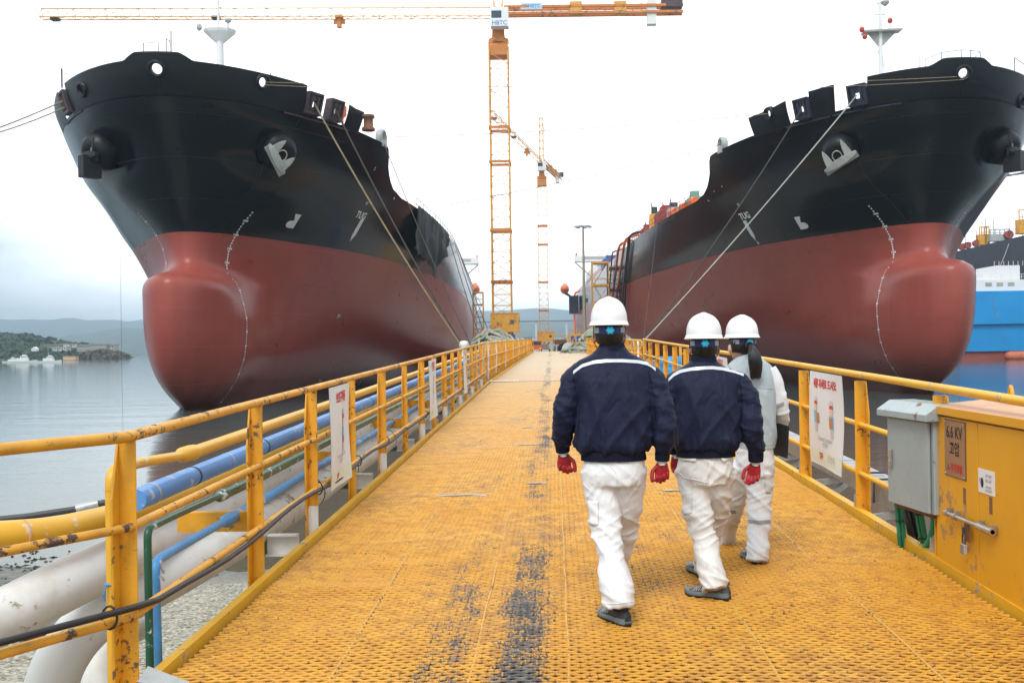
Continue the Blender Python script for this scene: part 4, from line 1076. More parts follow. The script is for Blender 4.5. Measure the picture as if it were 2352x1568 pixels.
# thin yellow pipe: riser at the corner post, elbow, reducer
x = -2.25; P0 = Vector((-2.215, 4.98, -.2)); E = along(x, .945, 5.0)
yp = pipe('yellow_pipe', 'yellow pipe rising at the corner post and running along the rail', [P0, Vector((-2.215, 4.98, E.z)), along(x+.01, .925, 5.4)]+sweep(x, .875, 6.1, YE), .029, M_.pipey, .09)
yb = MB(); yb.tube(sweep(x, .875, 6.2, YE), .041, 20); yb.build('wide_run', M_.pipey, yp)
mb = MB(); mb.tube([along(x, .885, 5.98), along(x, .883, 6.03), along(x, .88, 6.16), along(x, .876, 6.22), along(x, .876, 6.25)], [.030, .047, .049, .049, .042], 20); mb.build('reducer', M_.pipey, yp)
collar(yp, Vector((-2.215, 4.98, E.z-.10)), Vector((-2.215, 4.98, E.z-.095)), .0315, M_.pipey, 'weld')
# blue lagged pipe with straps
x = -2.35; bl = pipe('blue_pipe', 'thick light blue lagged pipe with metal straps behind the rail', sweep(x, .69, 5.58, YE), .063, M_.pipeb)
for y, mt in ((5.78, M_.galv), (6.45, M_.black), (7.12, M_.galv), (8.0, M_.black), (9.3, M_.galv), (10.9, M_.black), (12.6, M_.black), (15, M_.galv), (17.5, M_.black)):
    collar(bl, along(x, .69, y), along(x, .69, y+.022), .0655, mt, 'strap')
mb = MB(); mb.tube([along(x, .69, 11.05), along(x, .69, 11.25)], .074, 20); mb.build('flange', M_.pipeb, bl)
# green pipe with an elbow down beside the corner post
x = -2.10; gp = pipe('green_pipe', 'dark green pipe turning down beside the corner post', [Vector((-2.03, 5.0, -.3)), Vector((-2.045, 5.0, deck_z(5.0)+.645)), along(-2.06, .635, 5.4)]+sweep(x, .585, 6.9, YE), .0195, M_.pipeg, .06)
mb = MB(); mb.tube([along(-2.085, .606, 6.16), along(-2.085, .604, 6.2), along(-2.087, .601, 6.3), along(-2.088, .6, 6.34)], [.020, .038, .038, .034], 16); mb.tube([along(-2.088, .6, 6.34)]+sweep(x, .585, 6.95, YE), .034, 16); mb.build('reducer', M_.pipeg, gp)
# lower blue pipe
x = -2.16; lb = pipe('lower_blue_pipe', 'thinner blue pipe with an elbow down to the shells below the green pipe', [Vector((-2.03, 5.16, -.3)), Vector((-2.075, 5.16, deck_z(5.16)+.445)), along(-2.09, .435, 5.5)]+sweep(x, .375, 7.4, YE), .025, M_.pipec, .085)
mb = MB(); mb.tube([along(-2.13, .40, 6.40), along(-2.132, .398, 6.45), along(-2.135, .395, 6.58), along(-2.137, .393, 6.62)], [.026, .043, .043, .036], 16); mb.tube([along(-2.137, .393, 6.62)]+sweep(x, .375, 7.42, YE), .036, 16); mb.build('reducer', M_.pipec, lb)
mb = MB()
for a0, a1, y in ((.2, 1.2, 0), (1.0, 2.2, .4)):
    mb.tube([(-2.055+.027*math.cos(a0+(a1-a0)*i/6-1.9), 5.16+.027*math.sin(a0+(a1-a0)*i/6-1.9), 1.78+y*.25+.25*i/6) for i in range(7)], .008, 6)
mb.build('bare_patch', M_.grey, lb)
# large white lagged pipes
WP = [W(-420, 1640, 5.0), W(-150, 1490, 5.35), W(0, 1418, 5.6), W(130, 1352, 5.9), W(249, 1296, 6.35), W(350, 1248, 6.9)]
w1 = pipe('white_pipe', 'stained thick white lagged pipe crossing the lower left of the picture', WP+sweep(-2.55, .26, 8.6, YE), .158, M_.pipew, 1.2, n=28)
w2 = pipe('white_pipe_bend', 'white lagged pipe curving up from the beach under the railing', [W(50, 1900, 6.1), W(95, 1650, 6.15), W(140, 1500, 6.2), W(235, 1400, 6.4), W(380, 1330, 6.9), W(520, 1250, 7.6)]+sweep(-2.45, .0, 9.4, YE), .158, M_.pipew, .9, n=28)
for par, y, x_, dz_, r_r in ((w2, 9.9, -2.45, .0, .161), (w2, 11.6, -2.45, .0, .161), (w1, 13.4, -2.55, .26, .161), (w2, 14.4, -2.45, .0, .161)):
    collar(par, along(x_, dz_, y), along(x_, dz_, y+.03), r_r, M_.dark, 'strap', 28)
w3 = pipe('standing_pipe', 'second white pipe bend standing on the shells behind the corner post', [W(265, 1800, 7.0), W(240, 1620, 7.0), W(222, 1510, 7.1), W(262, 1455, 7.3), W(320, 1430, 7.7)], .13, M_.pipew, .4, n=24)
# large yellow pipe
YP = [W(-500, 1240, 5.2), W(-150, 1238, 5.4), W(0, 1232, 5.6), W(120, 1222, 5.85), W(245, 1193, 6.3), W(340, 1166, 6.8)]
y2 = pipe('large_yellow_pipe', 'large yellow pipe entering from the left behind the corner post', YP+sweep(-2.5, .52, 8.6, YE), .088, M_.pipey, 1.2, n=28)
mb = MB(); c = W(52, 1228, 5.7); d = (W(120, 1222, 5.85)-W(0, 1232, 5.6)).normalized(); mb.tube([c-d*.005, c+d*.005], .09, 28); mb.build('weld', M_.cabtop, y2)
# black cable lashed to the lower rail
cp = [(-1.95-(4.57-y)*.54+.03, y, 2.43+.0216*4.59+h) for y, h in ((1.2, .36), (2.2, .40), (3.2, .40), (4.0, .385))]+[along(-1.925, .385, 4.5)]+[along(-1.915, .345-.05*math.sin((y-4.6)*1.1)**2, y) for y in np.arange(4.8, 13, .35)]+[along(-1.92, .31, y) for y in np.arange(13, 28, 1.2)]
mb = MB(); mb.tube(cp, .0155, 10); cb = mb.build('black_cable', M_.black); tag(cb, 'black rubber cable lashed along the lower left rail', 'cable')
for y in (4.45, 8.15, 9.8, 11.45, 14.9):
    mb = MB(); c = along(-1.935, .33, y) if y > 4.6 else Vector((-1.995, y, deck_z(y)+.36)); mb.tube([c+Vector((.034*math.cos(a), 0, .052*math.sin(a))) for a in np.linspace(0, 2*pi, 14)[:-1]], .006, 5, closed=True); mb.build('cable_tie', M_.black, cb)
mb = MB(); z = deck_z(4.98)+.38
mb.tube([(-2.215+.034*math.cos(a), 4.98+.034*math.sin(a), z) for a in np.linspace(0, 2*pi, 18)[:-1]], .006, 5, closed=True)
mb.tube([(-2.23, 4.945, z), (-2.24, 4.93, z-.05), (-2.235, 4.94, z-.08)], .005, 5); mb.tube([(-2.2, 4.945, z), (-2.13, 4.93, z+.005)], .005, 5)
tag(mb.build('blue_tie', M_.pipec), 'blue plastic tie knotted round the yellow riser by the corner post', 'tie')
# wire rope with a ferrule behind the yellow pipe
a = W(60, 1186, 10.5); c = W(180, 1168, 10.6); e = W(246, 1152, 10.7)
mb = MB(); mb.tube([W(-40, 1196, 10.4), a, c, e, W(420, 1110, 11)], .035, 8); wr = mb.build('wire_rope', M_.dark); tag(wr, 'dark twisted wire rope with a metal ferrule behind the yellow pipe', 'wire rope')
d = (e-c).normalized(); mb = MB(); mb.tube([c-d*.02, c+d*.2], .055, 10); mb.build('ferrule', M_.galv, wr)
# pipe supports: yellow channel arms on every second post, white ones low on the others
ylab = 'yellow channel arm reaching under the pipes from a rail post'; wlab = 'white tipped channel arm welded under the rail with a green painted inner end'
M_.grn = paint('old green paint', (.12, .17, .08), .6, var=.2)
for i, y in enumerate((6.58, 9.75, 13.2, 16.4, 19.4, 22.3, 25.3)):
    b = empty('channel_bracket', ylab if i > 2 else ['yellow channel arm under the pipes at the second post', 'yellow channel arm behind the post with the poster', 'yellow channel arm two posts past the near poster'][i], 'bracket', (XRAIL+deck_x(y), y+.07, deck_z(y)), group='yellow pipe arms on the left rail')
    mb = MB(); dzb = .30; mb.box((-.26, 0, dzb+.06), (.52, .012, .11)); mb.box((-.26, .03, dzb+.117), (.52, .07, .012)); mb.box((-.26, .03, dzb-.002), (.52, .07, .012)); mb.build('channel', M_.rail, b)
for i, y in enumerate((8.09, 11.4, 14.8, 17.9, 20.8, 23.8, 26.8)):
    b = empty('low_bracket', wlab if i > 2 else ['white and green bracket low on the post left of the near poster', 'white and green bracket low on the post right of the near poster', 'white bracket low on the post left of the second poster'][i], 'bracket', (XRAIL+deck_x(y), y, deck_z(y)), group='white brackets under the left rail')
    mb = MB(); mb.box((-.22, .03, -.115), (.26, .012, .15)); mb.box((-.22, .0, -.035), (.26, .08, .012)); mb.box((-.22, .0, -.195), (.26, .08, .012)); mb.build('painted_channel', M_.white, b)
    mb = MB(); mb.box((-.62, .03, -.115), (.54, .012, .15)); mb.box((-.62, .0, -.035), (.54, .08, .012)); mb.box((-.62, .0, -.195), (.54, .08, .012)); mb.build('channel', M_.grn, b)
    mb = MB(); mb.box((.035, -.022, -.02), (.09, .012, .44)); mb.box((.06, -.03, -.21), (.14, .02, .16)); mb.build('painted_foot', M_.white, b)
    mb = MB(); mb.tube([(-.42, -.03, .3), (-.42, -.03, -.03)], .006, 5); mb.build('hanger_rod', M_.dark, b)
# white strips and rope ends tied on the left rail of the far run
for i, y in enumerate((27.0, 29.4, 33.5, 40, 47, 55, 64, 73)):
    b = MB(); x = XRAIL+deck_x(y)+.05; z = deck_z(y); b.tube([(x, y, z+1.2), (x+.02, y, z+.7), (x-.01, y+.1, z+.1)], (.05, .02), 6)
    tag(b.build('white_tie', M_.white), 'white cloth strip tied down the left rail of the far run', 'tie', 'white strips on the far rail')
# ================================================================ posters on the rails
M_.vinyl = paint('poster vinyl', (.80, .80, .79), .45, var=.03); M_.vpale = paint('poster pale green band', (.76, .78, .62), .5, var=.03)
M_.skin0 = paint('printed skin tone', (.80, .55, .42), .6, var=.02); M_.prred = paint('printed red', (.66, .06, .04), .6, var=.02); M_.prblu = paint('printed light blue', (.22, .48, .68), .6, var=.02)
M_.prbrn = paint('printed brown', (.55, .22, .09), .6, var=.02); M_.prgry = paint('printed light grey', (.60, .61, .61), .6, var=.02)
def poster(label, y0, y1, side, head, sub_, foot, figs, zt=1.15, zb=.34, x=None, sag=.02):
    """vinyl poster tied to the rail; o is its top left seen from the deck, a runs to the reader's right"""
    X = (XRAILP+.045 if side < 0 else XRRP-.045) if x is None else x
    if side < 0: ya, yb = y0, y1      # on the left rail the near edge reads left
    else: ya, yb = y1, y0
    A = Vector((X+deck_x(ya), ya, 0)); Bv = Vector((X+deck_x(yb), yb, 0)); zA, zB = deck_z(ya), deck_z(yb)
    nrm = Vector((1 if side < 0 else -1, 0, 0)); w = (Bv-A).length; h = zt-zb
    def P(u, v, off=0.0):   # u 0..1 to the right, v 0..1 downwards
        p = A.lerp(Bv, u); p.z = (zA+(zB-zA)*u)+zt-h*v
        return p+nrm*(sag*math.sin(u*pi*1.3+.4)*math.sin(v*pi*.9+.2)+.012*math.sin(u*5+v*3)*v+off)
    root = empty('safety_poster', label, 'poster', P(.5, 1), group='safety posters on the rails'); inv = Matrix.Translation(-P(.5, 1))
    def put(name, fn, mat, off):
        mb = MB(); fn(mb, off); mb.v = [tuple(inv @ Vector(v)) for v in mb.v]; return mb.build(name, mat, root, recalc=False)
    put('sheet', lambda mb, o: mb.grid(lambda u, v: P(u, v, 0), 12, 20), M_.vinyl, 0)
    put('sheet_back', lambda mb, o: mb.grid(lambda u, v: P(u, v, -.003), 12, 20), M_.vinyl, 0)
    put('foot_band', lambda mb, o: mb.grid(lambda u, v: P(u*.98+.01, .83+.13*v, .0025), 12, 4), M_.vpale, 0)
    def txt(mb, t, cu, cv, size, bold=0.0, sx=1.0, off=.004):
        vs, fs = text_geo(t, size, bold, sx); mb.add([P(cu+x_/w, cv-y_/h, off) for x_, y_ in vs], fs)
    put('heading', lambda mb, o: txt(mb, head[0], .5, .125, head[1], .004, head[2]), M_.txtred, 0)
    put('small_print', lambda mb, o: [txt(mb, t, .5, v, s_, 0, 1) for t, v, s_ in sub_], M_.txtgry, 0)
    put('foot_lettering', lambda mb, o: txt(mb, foot[0], .36, .895, foot[1], .003, 1), M_.txtred, 0)
    if foot[2]: put('foot_lettering', lambda mb, o: txt(mb, foot[2], .68, .895, foot[1]*.9, .0, 1), M_.txtgry, 0)
    def disc(mb, cu, cv, rx, ry, off, a0=0, a1=2*pi):
        n = 16; pts = [P(cu+rx*math.cos(a0+(a1-a0)*i/n)/w, cv-ry*math.sin(a0+(a1-a0)*i/n)/h, off) for i in range(n+1)]; mb.add(pts, [tuple(range(n+1))])
    def rect(mb, cu, cv, dx, dy, off, sh=0): mb.add([P(cu+(-dx+sh)/w, cv-dy/h, off), P(cu+(dx+sh)/w, cv-dy/h, off), P(cu+dx/w, cv+dy/h, off), P(cu-dx/w, cv+dy/h, off)], [(0, 1, 2, 3)])
    for cu, cv, sc, box in figs:   # plain drawn workers in helmets
        k = sc; q = 1/h
        put('drawn_worker', lambda mb, o: (disc(mb, cu, cv, .036*k, .038*k, .0036), rect(mb, cu+.0, cv+.17*k*q, .012*k, .02*k, .0036)), M_.skin0, 0)
        put('drawn_hair', lambda mb, o: disc(mb, cu, cv-.008*k*q, .038*k, .040*k, .0042, .1, pi-.1), M_.prred, 0)
        put('drawn_helmet', lambda mb, o: disc(mb, cu, cv-.036*k*q, .036*k, .034*k, .0048, 0, pi), M_.prgry, 0)
        put('drawn_shirt', lambda mb, o: rect(mb, cu, cv+.08*k*q, .040*k, .045*k, .0030, -.008), M_.prblu, 0)
        put('drawn_trousers', lambda mb, o: (rect(mb, cu-.014*k/w, cv+.155*k*q, .014*k, .035*k, .0030), rect(mb, cu+.020*k/w, cv+.155*k*q, .014*k, .035*k, .0030)), M_.prgry, 0)
        if box: put('drawn_box', lambda mb, o: rect(mb, cu+box*.05*k/w, cv+.085*k*q, .032*k, .036*k, .0050), M_.prbrn, 0)
        else: put('drawn_box', lambda mb, o: rect(mb, cu, cv+.115*k*q, .02*k, .02*k, .0050), M_.prred, 0)
    return root
poster('white poster on the left rail headed in red with one drawn worker', 8.42, 9.30, -1, ('보호구착용', .105, .9), [('안전모', .36, .045)][:0]+[('Protective equipment', .70, .05), ('착용 철저', .76, .045)], ('SFF', .062, ''), [(.62, .36, 1.5, 0)], zt=1.13, zb=.25)
poster('second narrow poster further along the left rail behind the third bracket', 15.1, 16.15, -1, ('안전제일', .15, .8), [('Safety first', .72, .06)], ('SFF', .06, ''), [(.5, .36, 1.5, 0)], zt=1.12, zb=.2)
poster('third distant poster on the left rail near the deck joint', 20.8, 21.7, -1, ('안전', .2, .8), [('Safety', .72, .06)], ('SFF', .06, ''), [(.5, .36, 1.4, 0)], zt=1.12, zb=.2)
poster('white poster on the right rail with two drawn workers lifting boxes', 8.72, 9.78, 1, ('바른 자세로 드시오', .093, .95), [('Correct posture', .70, .062), ('정위치', .765, .055)], ('SFF', .085, '조선(주)'), [(.27, .36, 1.3, 1), (.68, .38, 1.35, -.2)], zt=1.155, zb=.27)
poster('small poster on the right rail between the two men in navy jackets', 14.5, 15.6, 1, ('위험표지', .13, .9), [('Danger', .72, .06)], ('SFF', .07, ''), [(.5, .4, 1.2, 0)], zt=1.12, zb=.3)

# ================================================================ grey switch box on the right rail
M_.box = paint('grey green box paint', (.36, .42, .42), .42, var=.06, vscale=2, chips=.4, cscale=12, chipcol=(.25, .13, .07), dirt=.15)
gz = deck_z(6.85)
sb = empty('switch_box', 'grey green steel switch box with sloping hood mounted on the right rail', 'switch box', (2.44, 6.82, gz), R(8))
mb = MB(); mb.box((.10, 0, .66), (.19, .62, .62)); mb.build('body', M_.box, sb, bevel=.006)
mb = MB(); mb.box((-.012, .0, .655), (.02, .56, .60)); mb.build('door', M_.box, sb, bevel=.005)
mb = MB(); mb.prism([(-.07, .965), (-.07, 1.01), (.03, 1.075), (.22, 1.075), (.22, .965)], (0, .345, 0), (1, 0, 0), (0, 0, 1), .69); mb.build('hood', M_.box, sb, bevel=.004)
mb = MB(); mb.box((-.03, .215, .67), (.018, .028, .13)); mb.box((-.043, .215, .63), (.012, .02, .05)); mb.build('handle', M_.steel, sb, bevel=.003)
mb = MB(); mb.box((.10, 0, .335), (.15, .5, .03)); mb.build('gland_plate', M_.rust, sb)

# ================================================================ yellow high voltage cabinet
XC = 2.53; cz = deck_z(5.8)
cb = empty('high_voltage_cabinet', 'large yellow steel high voltage cabinet with double doors at the right edge', 'electrical cabinet', (XC, 5.6, cz))
HC = 1.085
mb = MB(); mb.box2((.012, -2.2, -.30), (.95, .98, HC-.02)); mb.build('body', M_.cab, cb, bevel=.008)
mb = MB(); mb.prism([(-.03, HC-.02), (-.03, HC+.004), (.4, HC+.045), (1.0, HC+.02), (1.0, HC-.02)], (0, 1.0, 0), (1, 0, 0), (0, 0, 1), 3.25); mb.build('lid', M_.cabtop, cb, bevel=.004)
mb = MB(); mb.box2((-.034, -2.22, HC-.045), (-.018, 1.0, HC+.004)); mb.build('lid_edge', M_.cab, cb)
for y0, y1 in ((.318, .965), (-.75, .308)):
    mb = MB(); mb.box2((-.012, y0, -.02), (.011, y1, HC-.06)); d = mb.build('door', M_.cab, cb, bevel=.006)
    mb = MB(); yy = .50 if y0 > 0 else .135; mb.box2((-.0135, yy-.012, .51), (-.0105, yy+.028, .61)); mb.build('keyhole_slot', M_.rust, d)
mb = MB(); mb.box2((-.011, -2.2, -.22), (.011, .97, -.025)); mb.build('plinth', M_.cab, cb)
def on_cab(mb, t, y, z, size, bold=0, sx=1): text_plate(mb, t, (-.0205, y, z), (0, -1, 0), (0, 0, 1), size, bold, sx)
M_.plate = paint('bronze name plate', (.36, .20, .115), .4, var=.08, metal=.25, vscale=8); M_.plated = paint('plate edge', (.16, .10, .07), .5)
mb = MB(); mb.box2((-.016, .475, .655), (-.012, .80, 1.015)); npl = mb.build('name_plate', M_.plated, cb); mb = MB(); mb.box2((-.019, .482, .662), (-.016, .793, 1.008)); mb.build('plate_face', M_.plate, npl)
mb = MB(); on_cab(mb, '6.6 KV', .638, .935, .105, .002, .85); on_cab(mb, '고압', .638, .83, .095, .002, .9); mb.build('lettering', M_.txtblk, npl, recalc=False)
mb = MB(); on_cab(mb, '전기위험', .61, .712, .058, .002, .85); mb.build('red_lettering', M_.txtred, npl, recalc=False)
mb = MB(); mb.add([(-.0205, .765, .695), (-.0205, .735, .735), (-.0205, .712, .695)], [(0, 1, 2)]); mb.build('warning_triangle', M_.plated, npl, recalc=False)
mb = MB()
for y in (.495, .78):
    for z in (.672, .998): mb.ball((-.02, y, z), .006, 4)
mb.build('screw', M_.steel, npl)
mb = MB(); mb.box2((-.016, .085, .62), (-.0125, .30, .76)); nt_ = mb.build('notice', M_.vinyl, cb)
def on_not(mb, t, y, z, size): text_plate(mb, t, (-.0175, y, z), (0, -1, 0), (0, 0, 1), size)
mb = MB(); on_not(mb, '7', .28, .69, .035); on_not(mb, '전기 안전', .16, .725, .020); on_not(mb, '접근 금지', .16, .697, .020); on_not(mb, '담당자 연락', .16, .66, .016); on_not(mb, '전기안전관리', .16, .64, .016); mb.build('lettering', M_.txtblk, nt_, recalc=False)
mb = MB(); mb.add([(-.0175, .247+.02*math.cos(a), .68+.03*math.sin(a)) for a in np.linspace(0, 2*pi, 20)[:-1]], [tuple(range(19))]); mb.build('emblem', M_.txtblk, nt_, recalc=False)
# bolt bar across the doors, with guides
mb = MB(); mb.tube([(-.045, .745, .425), (-.045, .05, .425)], .013, 12)
bb = mb.build('bolt_bar', M_.steel, cb)
for y in (.70, .575, .235, .075):
    mb = MB(); mb.box((-.03, y, .435), (.035, .022, .05)); mb.tube([(-.045, y-.014, .425), (-.045, y+.014, .425)], .022, 12); mb.build('bolt_guide', M_.steel, bb)
mb = MB(); mb.tube([(-.045, .235, .425), (-.045, .05, .425)], .021, 12); mb.build('bolt_sleeve', M_.steel, bb)
mb = MB(); mb.prism([(-.035, -.11), (.03, -.11), (.035, 0), (-.03, 0)], (-.04, .42, .41), (0, 1, 0), (0, 0, 1), .006); mb.build('hasp', M_.rust, bb)
mb = MB(); mb.tube([(.38+.048*math.cos(a), .55, HC+.07+.06*math.sin(a)) for a in np.linspace(0, 2*pi, 18)[:-1]], .012, 8, closed=True)
mb.v = [tuple(Matrix.Translation((.30, .55, HC+.03)) @ Matrix.Rotation(R(75), 4, 'Z') @ (Vector(v)-Vector((.38, .55, HC+.02)))) for v in mb.v]; mb.build('lifting_eye', M_.yel, cb)
# padlock
pl = empty('padlock', 'silver padlock hanging from the bolt of the yellow cabinet', 'padlock', (XC-.058, 5.6+.42, cz+.255))
mb = MB(); mb.box((0, 0, 0), (.024, .052, .062)); mb.build('body', M_.galv, pl, bevel=.005)
mb = MB()
for k in range(5): mb.box((-.0125, 0, -.022+.011*k), (.002, .053, .003))
mb.build('laminations', M_.dark, pl)
mb = MB(); mb.tube([(0, -.018, .03), (0, -.018, .075)]+[(0, .018*-math.cos(a), .075+.018*math.sin(a)) for a in np.linspace(0, pi, 8)]+[(0, .018, .03)], .0055, 8); mb.tube([(0, 0, .088), (-.003, .002, .13)], .009, 6); mb.build('shackle', M_.dark, pl)

# ================================================================ cable tray and hanging cables beyond the right rail
tr = empty('cable_tray', 'long grey covered cable tray running outside the right rail', 'cable tray', (0, 0, 0))
mb = MB()
y = 6.6
def tp(y, dx, dz): return (3.0+dx+deck_x(y), y, deck_z(y)+.02+dz)
mb.loft([[tp(y, -.11, .0), tp(y, .11, .0), tp(y, .11, .14), tp(y, -.11, .14)] for y in np.arange(5.5, 27, 2.4)], smooth=False); mb.build('trough', M_.galv, tr)
for y0 in np.arange(5.6, 26.5, 2.4):
    mb = MB(); y1 = y0+2.36; mb.loft([[tp(y, -.125, .142), tp(y, .125, .142), tp(y, .125, .165), tp(y, -.125, .165)] for y in (y0, y1)], smooth=False); mb.build('cover', M_.galv, tr)
for y in (8.95, 9.35):
    mb = MB(); mb.tube([tp(y, -.135, -.02), tp(y, -.135, .19), tp(y, .1, .19)], .012, 6); mb.build('clamp', M_.dark, tr)
for y in (6.75, 8.45, 10.35, 12.2, 14):
    mb = MB(); o = deck_x(y); z = deck_z(y)
    mb.bar((XRR+.03+o, y+.18, z-.08), (3.15+o, y+.18, z-.02), .05, .06); mb.bar((XRR+.02+o, y+.18, z-.42), (3.1+o, y+.18, z-.06), .05, .06); mb.build('tray_bracket', M_.galv, tr)
    mb = MB(); mb.box((XRR-.035+o, y-.03, z+.0), (.07, .012, .34)); mb.build('bracket_plate', M_.galv, tr)
M_.gcab = paint('green cable sheath', (.03, .27, .15), .4, var=.2, vscale=8)
gl = ['green cable bundle hanging straight from the left of the grey box', 'green cable bundle hanging in the middle under the grey box', 'single thick green cable looping down under the grey box']
def bundle(i, pts, n, r, spread, mat, name, label):
    root = None
    for k in range(n):
        a = 2*pi*k/max(1, n); off = Vector((spread*math.cos(a), spread*math.sin(a)*.8, 0)) if n > 1 else Vector()
        mb = MB(); mb.tube(bend([Vector(p)+off for p in pts], .25, 8), r, 8)
        if root is None: root = mb.build(name, mat); tag(root, label, 'cable', group='cables under the grey switch box')
        else: mb.build('strand', mat, root)
    for t in (1, 2):
        if t < len(pts)-1 and n > 1:
            p = Vector(pts[t]); mb = MB(); mb.tube([p+Vector(((spread+r*1.1)*math.cos(a), (spread+r*1.1)*math.sin(a)*.85, 0)) for a in np.linspace(0, 2*pi, 14)[:-1]], .006, 5, closed=True); mb.build('cable_tie', M_.black, root)
    return root
def WQ(px, py, Y): return W(px, py, Y)
bundle(0, [WQ(2060, 1118, 7.15), WQ(2068, 1195, 7.15), WQ(2073, 1260, 7.2), WQ(2085, 1330, 7.25), WQ(2110, 1480, 7.3)], 5, .0125, .021, M_.gcab, 'cable_bundle', gl[0])
bundle(1, [WQ(2100, 1128, 6.95), WQ(2112, 1180, 6.95), WQ(2120, 1235, 7.0), WQ(2135, 1290, 7.05), WQ(2165, 1480, 7.1)], 4, .0125, .019, M_.gcab, 'cable_bundle', gl[1])
bundle(2, [WQ(2138, 1140, 6.8), WQ(2146, 1200, 6.8), WQ(2132, 1250, 6.85), WQ(2106, 1275, 6.95), WQ(2060, 1300, 7.2), WQ(2030, 1480, 7.4)], 1, .02, 0, M_.gcab, 'thick_cable', gl[2])
bundle(3, [WQ(2055, 1125, 7.5), WQ(2085, 1170, 7.5), WQ(2105, 1260, 7.5), WQ(2150, 1420, 7.5)], 3, .02, .03, M_.black, 'cable_bundle', 'black cables slanting down behind the green bundles')
mb = MB(); p = WQ(2152, 1270, 6.78); mb.box((p.x, p.y, p.z-.05), (.05, .014, .34)); tag(mb.build('flat_bar', M_.galv), 'short grey upright flat bar beside the yellow cabinet', 'bracket')

# blue drum beyond the right rail, half hidden by the men
M_.drum = paint('blue drum plastic', (.02, .30, .62), .4, var=.1); yd = 26.0
mb = MB(); mb.lathe([(.0, -.45), (.29, -.45), (.29, -.44), (.3, -.15), (.285, -.13), (.3, -.1), (.3, .15), (.285, .17), (.3, .2), (.29, .45), (0, .45)], 24, (0, 0, 0))
o = mb.build('blue_drum', M_.drum); o.location = (3.08, yd, deck_z(yd)+.32); tag(o, 'bright blue drum standing outside the right rail between the men', 'drum')
mb = MB(); mb.box((3.05, yd, deck_z(yd)-.16), (.8, 1.0, .06)); mb.bar((XRR, yd, deck_z(yd)-.22), (3.3, yd, deck_z(yd)-.22), .1); tag(mb.build('side_platform', M_.galv), 'small grey ledge carrying the blue drum outside the right rail', 'platform')
# ================================================================ the quay between the ships
M_.conc = paint('quay concrete', (.34, .33, .31), .85, var=.2, vscale=.6, dirt=.4, bumps=.2, bscale=4)
poly = [(-7.2, 72), (7.6, 72), (9.2, 110), (9.2, 165), (4.9, 300), (4.9, 345), (-8, 345), (-8, 300), (-14.5, 190), (-14.2, 170), (-9, 100)]
mb = MB(); mb.prism(poly, (0, 0, 2.93), (1, 0, 0), (0, 1, 0), -3.6); q = mb.build('quay', M_.conc); tag(q, kind='structure')
for k, y in enumerate((73, 96, 120, 146)):
    pass
QZ = 2.94
def lattice(mb, p, q, a, b, w, h, n, rc, rd, tri=False):
    """lattice beam from p to q; a,b unit cross directions; w,h section"""
    p = Vector(p); q = Vector(q); a = Vector(a); b = Vector(b)
    cs = [(-w/2, -h/2), (w/2, -h/2), (w/2, h/2), (-w/2, h/2)] if not tri else [(-w/2, -h/2), (w/2, -h/2), (0, h/2)]
    m = len(cs)
    P = [[p.lerp(q, i/n)+a*u+b*v for u, v in cs] for i in range(n+1)]
    for k in range(m): mb.bar(P[0][k], P[n][k], rc*2)
    for i in range(n+1):
        for k in range(m): mb.bar(P[i][k], P[i][(k+1) % m], rd*2)
    for i in range(n):
        for k in range(m):
            k2 = (k+1) % m
            if i % 2: mb.bar(P[i][k], P[i+1][k2], rd*2)
            else: mb.bar(P[i][k2], P[i+1][k], rd*2)
